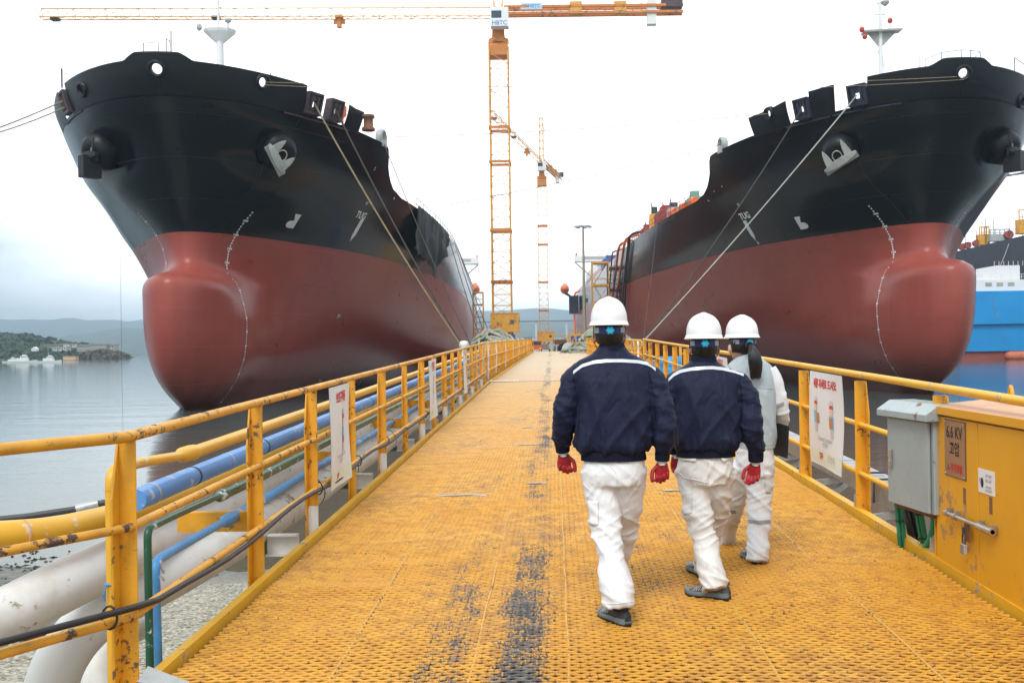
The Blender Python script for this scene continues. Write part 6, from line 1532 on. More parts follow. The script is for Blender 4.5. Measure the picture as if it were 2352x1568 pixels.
line(pp, Vector((pp.x+.02, pp.y-.1, -.1)), .012, M_.dark, 'thin plumb line hanging from the far side of the left bow into the water', 0)

# ---------------------------------------------------------------- ships at the right edge
bs_ = empty('barge', 'bright blue work vessel with a white deckhouse behind the right bow', 'ship', (0, 0, 0))
M_.brblue = paint('bright blue hull', (.005, .27, .62), .4, var=.08, vscale=.2, dirt=.12, dirtcol=(.02, .2, .4)); M_.bred = paint('boot top red', (.30, .075, .05), .6, var=.15, vscale=.3)
Yb = 208; xl = W(2200, 790, Yb).x; xr = xl+24
def wz(py): return W(2300, py, Yb).z
mb = MB(); mb.box2((xl, Yb, wz(744)), (xr, Yb+16, wz(668))); mb.build('hull', M_.brblue, bs_)
mb = MB(); mb.box2((xl+.5, Yb+.7, wz(806)), (xr, Yb+15.5, wz(745))); mb.build('lower_hull', M_.brblue, bs_)
mb = MB(); mb.box2((xl+1, Yb+1.2, -1.5), (xr, Yb+15, wz(806.4))); mb.build('boot_top', M_.bred, bs_)
c = W(2322, 818, Yb-1.5); mb = MB(); mb.tube([c, c+Vector((11, 0, 0))], 1.05, 16); mb.ball(c, (1.3, 1.05, 1.05), 8); mb.build('fender_tube', paint('orange fender', (.55, .14, .06), .6, var=.15), bs_)
mb = MB(); mb.box2((xl+1, Yb+1, wz(668)+.01), (xr-1, Yb+14, wz(642))); d1 = mb.build('deckhouse', M_.shw, bs_)
mb = MB(); mb.box2((W(2300, 790, Yb).x, Yb+2, wz(642)+.01), (W(2322, 790, Yb).x+3, Yb+12, wz(608))); mb.build('wheelhouse', M_.shw, bs_)
mb = MB()
for k in range(11):
    x = xl+1.5+k*2.1; mb.bar((x, Yb+1.2, wz(642)), (x, Yb+1.2, wz(629)), .07)
for py in (629, 635): mb.bar((xl+1, Yb+1.2, wz(py)), (xr, Yb+1.2, wz(py)), .07)
for k in range(8):
    x = W(2296, 790, Yb).x+k*1.0; mb.bar((x, Yb+2, wz(608)), (x, Yb+2, wz(598)), .07)
mb.build('deck_rail', M_.shw, bs_)
for k in range(3):
    x = W(2270+26*k, 790, Yb).x; mb = MB(); mb.box2((x, Yb+.92, wz(656)), (x+1.3, Yb+.995, wz(648))); mb.build('window', M_.beige, d1)
mb = MB(); mb.tube([W(2282, 690, Yb-.1), W(2290, 735, Yb-.12)], .06, 5); mb.build('mooring_tail', M_.rope, bs_)
ts = empty('tanker', 'dark grey tanker with yellow and red deck gear behind the blue vessel', 'ship', (0, 0, 0))
Yt = 262; x0 = W(2130, 790, Yt).x
def tz(px, py): return W(px, py, Yt).z
M_.hullD = paint('dark grey hull paint', (.025, .027, .038), .35, var=.15, vscale=.3, dirt=.2, dirtcol=(.06, .06, .07))
mb = MB(); secs = []
for px in (2120, 2190, 2260, 2352, 2460, 2640):
    y = Yt-(px-2190)*.07; top = W(px, 578-(px-2195)*.235, Yt).z; x = W(px, 700, Yt).x
    secs.append([(x, y, -1), (x, y, top), (x, y+30, top), (x, y+30, -1)])
mb.loft(secs, smooth=False); mb.build('hull', M_.hullD, ts)
mb = MB()
for i in range(5):
    a, b = secs[i], secs[i+1]; mb.bar(Vector(a[1])+Vector((0, -.06, -11.2)), Vector(b[1])+Vector((0, -.06, -14.5 if i > 3 else -11.6)), .1, .5)
mb.build('rubbing_strake', M_.deckred, ts)
rg = np.random.default_rng(9)
def topz(px): return W(px, 578-(px-2195)*.235, Yt).z
def tgear(px, w, h, mat, nm, n=1):
    x = W(px, 700, Yt).x; y = Yt-(px-2190)*.07+1.5; z = topz(px)
    mb = MB()
    if nm == 'hose_reel': mb.tube([(x, y-.4, z+h*.5), (x, y+.8, z+h*.5)], h*.5, 14)
    elif nm == 'lattice_frame':
        mb.box((x, y+1, z+h*.30), (w, 2.5, h*.6))
        for k in range(5): mb.bar((x-w/2+k*w/4, y, z), (x-w/2+k*w/4, y, z+h), .25)
        mb.bar((x-w/2, y, z+h), (x+w/2, y, z+h), .3); mb.bar((x-w/2, y, z+h*.7), (x+w/2, y, z+h*.7), .2)
    else:
        for k in (-1, 1): mb.bar((x+k*w/2, y, z), (x+k*w/2, y, z+h), .12)
        for k in range(3): mb.bar((x-w/2, y, z+h*(k+1)/3), (x+w/2, y, z+h*(k+1)/3), .1)
    mb.build(nm, mat, ts)
for px, w, h, mat, nm in ((2212, 2, 1.7, M_.deckred, 'hose_reel'), (2222, 2, 1.8, M_.deckred, 'hose_reel'), (2238, 2, 1.8, M_.deckred, 'hose_reel'), (2228, 3, 4.2, M_.dark, 'mast_frame'), (2252, 2.5, 4.6, M_.yel, 'lattice_frame'), (2262, 2, 6.4, M_.dark, 'mast_frame'), (2280, 5, 3, M_.grey, 'lattice_frame'), (2296, 2, 2.2, M_.deckred, 'hose_reel'), (2308, 3.4, 6.5, M_.dark, 'mast_frame'), (2336, 6.5, 6.0, M_.yel, 'lattice_frame'), (2372, 6.5, 6.5, M_.yel, 'lattice_frame')):
    tgear(px, w, h, mat, nm)
line(W(2317, 560, 254), W(2262, 660, 236), .09, M_.rope, 'slack mooring line hanging down the dark tanker hull at the right edge', 1.6)
# ================================================================ three people walking up the gangway
from mathutils.bvhtree import BVHTree
def voxel(mb, size, smooth=3, name='m', factor=.5):
    me = mb.mesh(name); ob = bpy.data.objects.new(name, me); COL.objects.link(ob)
    r = ob.modifiers.new('r', 'REMESH'); r.mode = 'VOXEL'; r.voxel_size = size; r.use_smooth_shade = True
    if smooth: s = ob.modifiers.new('s', 'SMOOTH'); s.factor = factor; s.iterations = smooth
    dg = bpy.context.evaluated_depsgraph_get(); dg.update()
    out = bpy.data.meshes.new_from_object(ob.evaluated_get(dg)); bpy.data.objects.remove(ob); bpy.data.meshes.remove(me)
    out.name = name; out.polygons.foreach_set('use_smooth', [True]*len(out.polygons)); return out
def displace(me, fn):
    n = [v.normal.copy() for v in me.vertices]
    for v, nn in zip(me.vertices, n): v.co = v.co+nn*fn(v.co, nn)
    me.update()
def nz(p, sx, sy, sz, o=0): return mnoise.noise(Vector((p[0]*sx+o, p[1]*sy+o*1.7, p[2]*sz-o)))
def ridged(p, sx, sy, sz, o=0):
    v = 1-min(1, 2.2*abs(nz(p, sx, sy, sz, o))); return v*v*1.6-.5
def smin(a, b, x): 
    t = min(1, max(0, (x-a)/(b-a))); return t*t*(3-2*t)

def cloth_mat(name, col, rough, bscale, var=.08, dirt=0, sheen=0, stain=(.25, .2, .14), spec=.25, fold=0.0):
    m = bpy.data.materials.new(name); nt, nd, lk = nodes(m); bs = nd['Principled BSDF']
    tc = nd.new('ShaderNodeTexCoord'); ob = tc.outputs['Object']
    n1 = noise(nt, ob, 6, 5); c = ramp(nt, n1, [(.3, tuple(x*(1-var) for x in col)), (.7, tuple(min(1, x*(1+var)) for x in col))]).outputs[0]
    if dirt:
        n2 = noise(nt, mapping(nt, ob, (1, 1, .6), (4, 4, 4)), 5, 6, .65); c = mixc(nt, ramp(nt, n2, [(.52, 0.0), (.8, dirt)]).outputs[0], c, stain)
        n3 = noise(nt, ob, 38, 2, .5); c = mixc(nt, ramp(nt, n3, [(.74, 0.0), (.77, dirt*1.3)]).outputs[0], c, tuple(x*.35 for x in stain))
    lk.new(c, bs.inputs['Base Color']); bs.inputs['Roughness'].default_value = rough; bs.inputs['Specular IOR Level'].default_value = spec
    if sheen: bs.inputs['Sheen Weight'].default_value = sheen; bs.inputs['Sheen Roughness'].default_value = .5
    b = mth(nt, 'ADD', mth(nt, 'MULTIPLY', noise(nt, ob, bscale, 2), .25), mth(nt, 'MULTIPLY', noise(nt, mapping(nt, ob, (1, 1, .5)), 22, 4, .6), 1.0+fold))
    cr = noise(nt, mapping(nt, ob, (1, 1, .55), (2, 7, 1), (.3, .5, .4)), 9, 2, .5); cr = ramp(nt, mth(nt, 'ABSOLUTE', mth(nt, 'ADD', cr, -.5)), [(0.0, 0.0), (.09, 1.0)]).outputs[0]
    b = mth(nt, 'MULTIPLY_ADD', cr, .35+fold*.6, b)
    lk.new(bump(nt, b, .55, .007), bs.inputs['Normal']); return m
M_.navy = cloth_mat('navy jacket cloth', (.0070, .0105, .035), .62, 400, .15, sheen=.03, fold=.8)
M_.rib = cloth_mat('navy knitted rib', (.006, .008, .022), .85, 260, .15)
M_.wtr = cloth_mat('white work trousers cloth', (.80, .80, .80), .75, 500, .025, dirt=.12, stain=(.5, .46, .4), fold=.4)
M_.wtr2 = cloth_mat('soiled white trousers cloth', (.76, .75, .72), .75, 500, .04, dirt=.5, stain=(.42, .36, .27), fold=.4)
M_.shirt = cloth_mat('white shirt cloth', (.76, .77, .77), .75, 500, .03)
M_.vest = cloth_mat('pale grey vest cloth', (.42, .48, .50), .7, 420, .06, fold=.3)
M_.refl = paint('reflective tape', (.62, .64, .66), .35, var=.05, metal=.25, vscale=30); M_.reflg = paint('grey tape', (.34, .35, .36), .45, var=.06)
M_.helm = paint('helmet white plastic', (.86, .86, .85), .3, var=.02, spec=.5)
M_.skin = paint('skin', (.50, .27, .19), .5, var=.08, vscale=12, spec=.35); M_.skinf = paint('fair skin', (.62, .38, .29), .5, var=.06, vscale=12)
M_.hair = paint('black hair', (.010, .009, .009), .45, var=.3, vscale=40, bumps=.6, bscale=120)
M_.band = paint('navy headband', (.018, .022, .115), .55, var=.1); M_.knob = paint('cyan knob', (.02, .42, .66), .35, var=.05); M_.bandg = paint('grey harness', (.32, .36, .40), .5)
M_.glr = paint('red rubber glove', (.36, .010, .016), .5, var=.3, vscale=22, bumps=.4, bscale=90); M_.glw = paint('white knit glove', (.74, .72, .70), .85, var=.06, bumps=.5, bscale=200)
M_.shoe = paint('charcoal shoe', (.032, .038, .045), .6, var=.25, vscale=14, bumps=.3); M_.shoeg = paint('grey shoe', (.065, .07, .075), .6, var=.2, vscale=14, bumps=.3)
M_.sole = paint('grey midsole', (.15, .19, .20), .55, var=.12); M_.out = paint('black outsole', (.018, .018, .02), .7); M_.lace = paint('shoe trim', (.40, .42, .42), .6)

class Person:
    def __init__(s, Z, px, label):
        s.Z = Z; g = W(px, 1300, Z); s.o = Vector((g.x, Z, deck_z(Z)+.02)); s.root = empty('person', label, 'person', s.o)
        s.k = F/Z
    def p(s, px, py, off=0.0): return W(px, py, s.Z+off)-s.o
    def torso(s, mb, rows, n=28, pw=2.4, close=True):
        rings = []
        for py, xl, xr, d, off in rows:
            c = s.p((xl+xr)/2, py, off); hw = (xr-xl)/2/s.k; r = []
            for i in range(n):
                a = 2*pi*i/n; ca, sa = math.cos(a), math.sin(a)
                r.append(c+Vector((hw*math.copysign(abs(ca)**(2/pw), ca), d*math.copysign(abs(sa)**(2/pw), sa), 0)))
            rings.append(r)
        mb.loft(rings); return mb
    def limb(s, mb, rows, n=16, dep=1.0, cap=True):
        pts = [s.p(a, b, c) for a, b, c, r in rows]; rs = [(r, r*dep) for *_, r in rows]
        # finer, smooth path
        P2, R2 = [], []
        m = len(pts)
        for i in range(m-1):
            p0, p1, p2, p3 = pts[max(0, i-1)], pts[i], pts[i+1], pts[min(m-1, i+2)]
            r0, r1, r2, r3 = rs[max(0, i-1)][0], rs[i][0], rs[i+1][0], rs[min(m-1, i+2)][0]
            for j in range(4):
                t = j/4; t2 = t*t; t3 = t2*t
                P2.append(.5*((2*p1)+(p2-p0)*t+(2*p0-5*p1+4*p2-p3)*t2+(3*p1-p0-3*p2+p3)*t3))
                R2.append(.5*((2*r1)+(r2-r0)*t+(2*r0-5*r1+4*r2-r3)*t2+(3*r1-r0-3*r2+r3)*t3))
        P2.append(pts[-1]); R2.append(rs[-1][0])
        mb.tube(P2, [(r, r*dep) for r in R2], n)
        return P2
    def add(s, name, me, mat, par=None): return link(name, me, mat, par or s.root)
    def bvh(s, me): return BVHTree.FromPolygons([v.co for v in me.vertices], [tuple(p.vertices) for p in me.polygons])
    def cast(s, bv, px, py, off):
        o = Vector((0, 0, H))-s.o; d = (W(px, py, s.Z)-Vector((0, 0, H))).normalized(); h = bv.ray_cast(o, d)
        return h[0]-d*off+h[1]*off*.3 if h[0] is not None else None
    def strip(s, name, bv, top, bot, mat, n=46, nv=4, off=.0035):
        """tape lying on the cloth between an upper and a lower curve, both read off the photo"""
        def samp(c, t):
            xs = [q[0] for q in c]; x = xs[0]+(xs[-1]-xs[0])*t; return x, float(np.interp(x, xs, [q[1] for q in c]))
        mb = MB(); G = []
        for i in range(n+1):
            a = samp(top, i/n); b = samp(bot, i/n); row = []
            for j in range(nv+1): row.append(s.cast(bv, a[0]+(b[0]-a[0])*j/nv, a[1]+(b[1]-a[1])*j/nv, off))
            G.append(row)
        vs = []; fs = []; idx = {}
        for i in range(n+1):
            for j in range(nv+1):
                if G[i][j] is not None: idx[i, j] = len(vs); vs.append(G[i][j])
        for i in range(n):
            for j in range(nv):
                q = [(i, j), (i+1, j), (i+1, j+1), (i, j+1)]
                if all(k in idx for k in q): fs.append(tuple(idx[k] for k in q))
        mb.add(vs, fs, True); return mb.build(name, mat, s.root, recalc=False)

def rib(P, name, rows, mat, n=64, pleat=.002, pw=2.4, par=None):
    mb = MB(); rings = []
    for py, xl, xr, d, off in rows:
        c = P.p((xl+xr)/2, py, off); hw = (xr-xl)/2/P.k; r = []
        for i in range(n):
            a = 2*pi*i/n; ca, sa = math.cos(a), math.sin(a); q = 1+(pleat/hw)*(1 if i % 2 else -1)
            r.append(c+Vector((q*hw*math.copysign(abs(ca)**(2/pw), ca), q*d*math.copysign(abs(sa)**(2/pw), sa), 0)))
        rings.append(r)
    mb.loft(rings); return mb.build(name, mat, par or P.root)
def cuff(P, name, pts, r, mat, par=None):
    mb = MB(); mb.tube([P.p(*q) for q in pts], [r, r*1.02, r*.98][:len(pts)], 20); return mb.build(name, mat, par or P.root)

def hand(P, wrist, d, thumb, nrm, curl, label_side, name='glove', mats=None, spread=.0):
    """gloved hand: wrist point, direction of the palm, direction of the thumb, palm normal, curl of the four fingers"""
    d = Vector(d).normalized(); nrm = Vector(nrm); nrm = (nrm-d*nrm.dot(d)).normalized(); t = Vector(thumb); t = (t-d*t.dot(d)-nrm*t.dot(nrm)).normalized()
    w = P.p(*wrist); mb = MB()
    # palm
    rings = []
    for h, hw, ht in ((-.012, .027, .019), (.02, .033, .018), (.055, .041, .016), (.088, .042, .013), (.097, .036, .010)):
        c = w+d*h; rings.append([c+t*(hw*math.cos(2*pi*i/16))+nrm*(ht*math.sin(2*pi*i/16)) for i in range(16)])
    mb.loft(rings)
    L = [(.031, .040, .026, .020), (.0105, .046, .029, .022), (-.0105, .043, .027, .021), (-.031, .034, .021, .018)]
    for k, (u, a, b, c) in enumerate(L):
        p = w+d*(.086-.004*abs(k-1))+t*u; ang = 0; pts = [p-d*.02, p]
        for seg, da in ((a, curl[0]), (b, curl[1]), (c, curl[2])):
            ang += R(da+4*k); pts.append(pts[-1]+(d*math.cos(ang)+nrm*math.sin(ang)+t*(spread*(1.5-k)))*seg)
        mb.tube(bend(pts, .008, 3), .0102 if k < 3 else .0090, 10); mb.ball(pts[-1], .0095 if k < 3 else .0085, 5)
    p = w+d*.028+t*.026; q = p+(d*.62+t*.62+nrm*.35).normalized()*.042; r_ = q+(d*.92+t*.12+nrm*.36).normalized()*.032; e = r_+(d*.95-t*.1+nrm*.3).normalized()*.022
    mb.tube(bend([p-d*.012-t*.012, p, q, r_, e], .008, 3), .0118, 10); mb.ball(e, .0108, 5)
    me = voxel(mb, .0034, 2, name)
    me.materials.append(M_.glr); me.materials.append(M_.glw)
    for f in me.polygons:
        h = (f.center-w).dot(d); bk = f.normal.dot(nrm)
        if (bk < -.25 and h < .13) or h < .012: f.material_index = 1
    o = link(name, me, None, P.root)
    mb = MB(); mb.tube([w-d*.035, w-d*.01, w+d*.02], [(.028, .024), (.030, .023), (.034, .021)], 18); c = mb.build('glove_cuff', M_.glw, o)
    return o

def shoe(P, heel, yaw, pitch=0.0, dark=True, L=.285):
    """low safety trainer; heel is the point on the ground below the back of the heel"""
    root = None; mats = (M_.out, M_.sole, M_.shoe if dark else M_.shoeg)
    M = Matrix.Translation(heel) @ Matrix.Rotation(yaw, 4, 'Z') @ Matrix.Rotation(-pitch, 4, 'X')
    def hw(s): return float(np.interp(s, [0, .06, .2, .4, .6, .75, .9, .97, 1], [.020, .034, .038, .036, .044, .050, .042, .024, .006]))
    def ring(s, k, z): return M @ Vector((hw(s)*k, s*L, z))
    ss = [0, .02, .06, .12, .2, .3, .4, .5, .6, .7, .8, .88, .94, .98, 1]
    def layer(name, z0, z1, k0, k1, mat, par):
        mb = MB()
        toe = lambda s: .012*max(0, (s-.8)/.2)**2
        out = [(s, 1) for s in ss]+[(s, -1) for s in ss[::-1]]
        b = [M @ Vector((hw(s)*k0*q, s*L, z0+toe(s))) for s, q in out]; m_ = [M @ Vector((hw(s)*(k0+k1)/2*1.04*q, s*L, (z0+z1)/2+toe(s))) for s, q in out]; t = [M @ Vector((hw(s)*k1*q, s*L, z1+toe(s)*.8+(.006 if s < .3 else 0))) for s, q in out]
        mb.loft([b, m_, t], smooth=False); return mb.build(name, mat, par, bevel=.002)
    up = MB(); rings = []
    hh = [.058, .078, .086, .092, .094, .094, .090, .080, .070, .060, .050, .043, .037, .03, .022]
    for s, h in zip(ss, hh):
        w_ = hw(s)*.98; r = []
        for i in range(14):
            a = pi*i/13; r.append(M @ Vector((w_*math.cos(a)*(1 if math.sin(a) < .6 else .92), s*L, .028+(h-.028)*max(0, math.sin(a))**.75)))
        rings.append(r)
    up.loft(rings); root = up.build('shoe', mats[2], P.root)
    layer('outsole', 0, .013, .98, 1.02, mats[0], root); layer('midsole', .0135, .036, 1.04, .99, mats[1], root)
    for q in (1, -1):
        for k in range(5):
            s = .52+.055*k; mb = MB(); pts = []
            for j in range(5):
                a = .25+.9*j/4; h = float(np.interp(s-.01*j, ss, hh)); x = hw(s)*.985*math.cos(a)
                pts.append(M @ Vector((q*(x+.0015), (s-.012*j)*L, .0285+(h-.028)*max(0, math.sin(a))**.75)))
            mb.tube(pts, .0032, 5); mb.build('trim', M_.lace, root)
    mb = MB(); pts = [M @ Vector((hw(.2)*.9*math.cos(a), .17*L+.15*L*math.sin(a), .094)) for a in np.linspace(0, 2*pi, 18)[:-1]]
    mb.tube(pts, .007, 6, closed=True); mb.build('shoe_collar', mats[2], root)
    return root

def helmet(P, c, yaw, wid=.108, lng=.137, hgt=.138, tilt=0.0, chin=True):
    M = Matrix.Translation(c) @ Matrix.Rotation(yaw, 4, 'Z') @ Matrix.Rotation(tilt, 4, 'X')
    n = 48; rings = []
    def pr(k):  # k 0 brim..1 top
        z = hgt*math.sin(k*pi/2)**.92; r = math.cos(k*pi/2)**.78; return z, r
    def at(r, z, a, ex=0):
        x = wid*r*math.cos(a); y = lng*r*math.sin(a); return M @ Vector((x*(1+ex/wid), y*(1+ex/lng), z))
    for k in [0, .06, .13, .2, .3, .4, .5, .6, .7, .8, .88, .94, .985]:
        z, r = pr(k); row = []
        for i in range(n):
            a = 2*pi*i/n; crest = .006*math.exp(-(math.cos(a)*r*5.2)**2)*smin(.35, .8, k)+.004*math.exp(-(math.cos(a)*r*2.2)**2)*smin(.5, 1, k)
            row.append(at(r, z+crest, a))
        rings.append(row)
    mb = MB(); mb.loft(rings, caps=False); mb.add(rings[-1], [tuple(range(n))], True)
    # lower step band and brim
    rim = []
    for ex, z in ((0, .0), (.0045, -.004), (.0055, -.013), (.010, -.019), (.013, -.022), (.010, -.0245), (.001, -.020)):
        row = []
        for i in range(n):
            a = 2*pi*i/n; v = max(0, math.sin(a))**3*.034 if ex > .008 else 0; row.append(at(1, z-(.006*max(0, math.sin(a)) if ex > .008 else 0), a, ex+v))
        rim.append(row)
    mb.loft(rim, caps=False)
    inner = [[at(.965, -.020, 2*pi*i/n) for i in range(n)]]+[[at(pr(k)[1]*.96, pr(k)[0]*.96, 2*pi*i/n) for i in range(n)] for k in (.1, .3, .5, .7, .9, .98)]
    mb.loft(inner, caps=False)
    h = mb.build('helmet', M_.helm, P.root)
    def hb(a, z, ex=0): return M @ Vector(((.0865+ex)*math.cos(a), (.106+ex)*math.sin(a), z))
    def arcband(name, a0, a1, z0, z1, mat, ex=0, m=24):
        mb = MB(); out = []
        for i in range(m+1):
            a = a0+(a1-a0)*i/m; out.append([hb(a, z0, ex), hb(a, z1, ex), hb(a, z1, ex+.004), hb(a, z0, ex+.004)])
        mb.loft(out, smooth=False); return mb.build(name, mat, h)
    b0 = -pi/2
    arcband('headband', b0-.78, b0+.78, -.072, -.034, M_.band)
    arcband('harness', b0-1.35, b0-.74, -.066, -.036, M_.bandg, .001); arcband('harness', b0+.74, b0+1.35, -.066, -.036, M_.bandg, .001)
    for s_ in (-1, 1):
        mb = MB(); a = b0+s_*1.28; mb.tube([hb(a, -.022, .006), hb(a, -.066, .006), hb(a+s_*.3, -.11, .004), hb(a+s_*.75, -.165, -.02), hb(pi/2-s_*.35+ (0 if s_ > 0 else 0), -.195, -.03)], .0028, 6); mb.build('chin_strap', M_.black, h)
    mb = MB(); kc = hb(b0, -.053, .006); ax = (M.to_3x3() @ Vector((0, -1, 0))); bx_ = M.to_3x3() @ Vector((1, 0, 0)); bz_ = M.to_3x3() @ Vector((0, 0, 1))
    rg_ = [[kc+ax*d_+(bx_*math.cos(2*pi*i/42)+bz_*math.sin(2*pi*i/42))*(rr*(1+.13*math.cos(6*2*pi*i/42))) for i in range(42)] for rr, d_ in ((.020, 0), (.022, .006), (.021, .013), (.014, .017))]
    mb.loft(rg_, smooth=False); mb.build('adjuster_knob', M_.knob, h)
    return h

def person_body(P, head, yaw, limbs, torso_rows, skin, shrink=.72, female=False):
    """one continuous body from head to feet, worn inside the clothes"""
    mb = MB(); c = head; Rz = Matrix.Rotation(yaw, 3, 'Z')
    def q(x, y, z): return c+Rz @ Vector((x, y, z))
    mb.ball(c, (.0745, .093, .108), 10, Rz); mb.ball(q(0, .028, -.062), (.052, .058, .06), 8, Rz)     # skull, jaw
    mb.tube([q(0, .086, .012), q(0, .106, -.028)], [.010, .015], 8); mb.ball(q(0, .103, -.03), (.016, .013, .011), 6, Rz)   # nose
    for s in (-1, 1):
        mb.ball(q(s*.086, -.008, -.028), (.013, .020, .033), 8, Rz); mb.ball(q(s*.031, .080, .030), (.024, .010, .008), 6, Rz); mb.ball(q(s*.040, .066, -.028), (.022, .018, .02), 6, Rz)
    mb.ball(q(0, .084, -.066), (.024, .011, .008), 6, Rz); mb.ball(q(0, .080, -.078), (.020, .011, .007), 6, Rz); mb.ball(q(0, .074, -.105), (.022, .018, .016), 6, Rz)
    top = torso_rows[-1]; base = P.p((top[1]+top[2])/2, top[0]+14, top[4])
    mb.tube([base-Vector((0, 0, .05)), base.lerp(c+Vector((0, -.02, -.05)), .5), c+Vector((0, -.02, -.03))], [.062, .056, .056] if not female else [.05, .045, .045], 14)
    P.torso(mb, [(a, (b+cc)/2-(cc-b)/2*shrink, (b+cc)/2+(cc-b)/2*shrink, d*shrink, o) for a, b, cc, d, o in torso_rows])
    for rows in limbs: P.limb(mb, [(a, b, cc, r*.62) for a, b, cc, r in rows], 12)
    me = voxel(mb, .0075, 2, 'body'); o = P.add('body', me, skin)
    # eyes, brows and lips
    for s in (-1, 1):
        e = MB(); e.ball(q(s*.031, .0835, .012), (.013, .009, .006), 6, Rz); e.build('eye', M_.white, o); e = MB(); e.ball(q(s*.031, .0905, .012), (.005, .003, .005), 5, Rz); e.build('iris', M_.hair, o)
        e = MB(); e.tube([q(s*.014, .094, .034), q(s*.032, .092, .039), q(s*.052, .078, .034)], .0035, 6); e.build('eyebrow', M_.hair, o)
    return o
def hair_cap(P, head, yaw, low=-.085, thick=.008):
    Rz = Matrix.Rotation(yaw, 3, 'Z'); mb = MB()
    mb.ball(head+Rz @ Vector((0, -.012, .006)), (.0745+thick, .086+thick, .108+thick), 12, Rz)
    me = voxel(mb, .006, 1, 'hair'); 
    # trim to the hairline: keep the back and sides, clear the face and the nape
    bm = bmesh.new(); bm.from_mesh(me); inv = Rz.inverted()
    kill = [v for v in bm.verts if (lambda l: l.y > .045-.0*l.z and l.z < .07 or l.z < low+.02*abs(l.x)/.07 or (l.z < -.035 and l.y > -.012))(inv @ (v.co-head))]
    bmesh.ops.delete(bm, geom=kill, context='VERTS'); bm.to_mesh(me); bm.free()
    displace(me, lambda p, n: .0025*nz(p, 90, 90, 30))
    o = P.add('hair', me, M_.hair); md = o.modifiers.new('t', 'SOLIDIFY'); md.thickness = .008; return o

def jacket_folds(P, hem_z, sx):
    def f(p, n):
        d = .006*nz(p, 5, 5, 3.2, 1)+.0035*nz(p, 13, 13, 8, 4)
        # long diagonal and vertical drag folds on the back
        u = p.x*7+p.z*3.0; d += .010*ridged((u, p.y*2, p.z*2.6), 1, 1, 1, 2)*smin(hem_z+.55, hem_z+.2, p.z)
        u = p.x*7-p.z*4.2; d += .008*ridged((u, p.y*2, p.z*2), 1, 1, 1, 9)*smin(hem_z+.6, hem_z+.1, p.z)
        # gathers where the cloth is drawn into the rib
        g = smin(hem_z+.24, hem_z+.02, p.z)*(1 if abs(p.x) < sx else 0); a = math.atan2(p.y, p.x*1.0)
        d += g*.0055*math.sin(a*26+3*nz(p, 6, 6, 2, 3))*(.6+.8*nz(p, 9, 9, 3, 6))
        # ring folds on the sleeves
        if abs(p.x) > sx*.95: d += .0065*ridged((p.x*3, p.y*3, p.z*13+p.x*5), 1, 1, 1, 5)*smin(hem_z+.52, hem_z+.38, p.z)+.003*ridged(p, 9, 9, 26, 8)
        return d
    return f
def trouser_folds(amp=1.0, knee=.45, seed=0):
    def f(p, n):
        d = .005*nz(p, 6, 6, 4, 1+seed)
        d += .011*amp*ridged((p.x*4+p.z*2.5, p.y*3, p.z*9+p.x*6), 1, 1, 1, 2+seed)*(.4+.6*smin(.75, .5, p.z))
        d += .008*amp*ridged((p.x*5, p.y*4, p.z*17-p.x*7), 1, 1, 1, 6+seed)*math.exp(-((p.z-knee)/.12)**2)
        d += .011*amp*ridged((p.x*3, p.y*3, p.z*15+p.x*10), 1, 1, 1, 11+seed)*smin(.30, .10, p.z)*.7
        d += .006*amp*ridged((p.x*9, p.y*4, p.z*11-p.x*12), 1, 1, 1, 15+seed)*math.exp(-((p.z-.70)/.08)**2)
        return d
    return f
def seam_line(P, bv, pts, name='seam', mat=None, r=.0022, n=24):
    xs = []; 
    for i in range(len(pts)-1):
        for j in range(n): t = j/n; xs.append((pts[i][0]+(pts[i+1][0]-pts[i][0])*t, pts[i][1]+(pts[i+1][1]-pts[i][1])*t))
    xs.append(pts[-1]); c = [P.cast(bv, x, y, .001) for x, y in xs]; c = [q for q in c if q is not None]
    if len(c) > 3: mb = MB(); mb.tube(c, r, 5); return mb.build(name, mat, P.root)
def flap(P, bv, quad, name, mat, off=.008, n=10):
    """pocket flap or patch laid on the cloth: corners TL, TR, BR, BL from the photo"""
    TL, TR, BR, BL = [Vector((*q, 0)) for q in quad]; top = [[None]*(n+1) for _ in range(n+1)]; mb = MB(); vs = []; fs = []; idx = {}
    for j in range(n+1):
        for i in range(n+1):
            q = TL.lerp(TR, i/n).lerp(BL.lerp(BR, i/n), j/n); c = P.cast(bv, q.x, q.y, off)
            if c is not None: idx[i, j] = len(vs); vs.append(c)
    for j in range(n):
        for i in range(n):
            k = [(i, j), (i+1, j), (i+1, j+1), (i, j+1)]
            if all(a in idx for a in k): fs.append(tuple(idx[a] for a in k))
    mb.add(vs, fs, True); o = mb.build(name, mat, P.root, recalc=False); md = o.modifiers.new('t', 'SOLIDIFY'); md.thickness = .006; md.offset = 0; return o

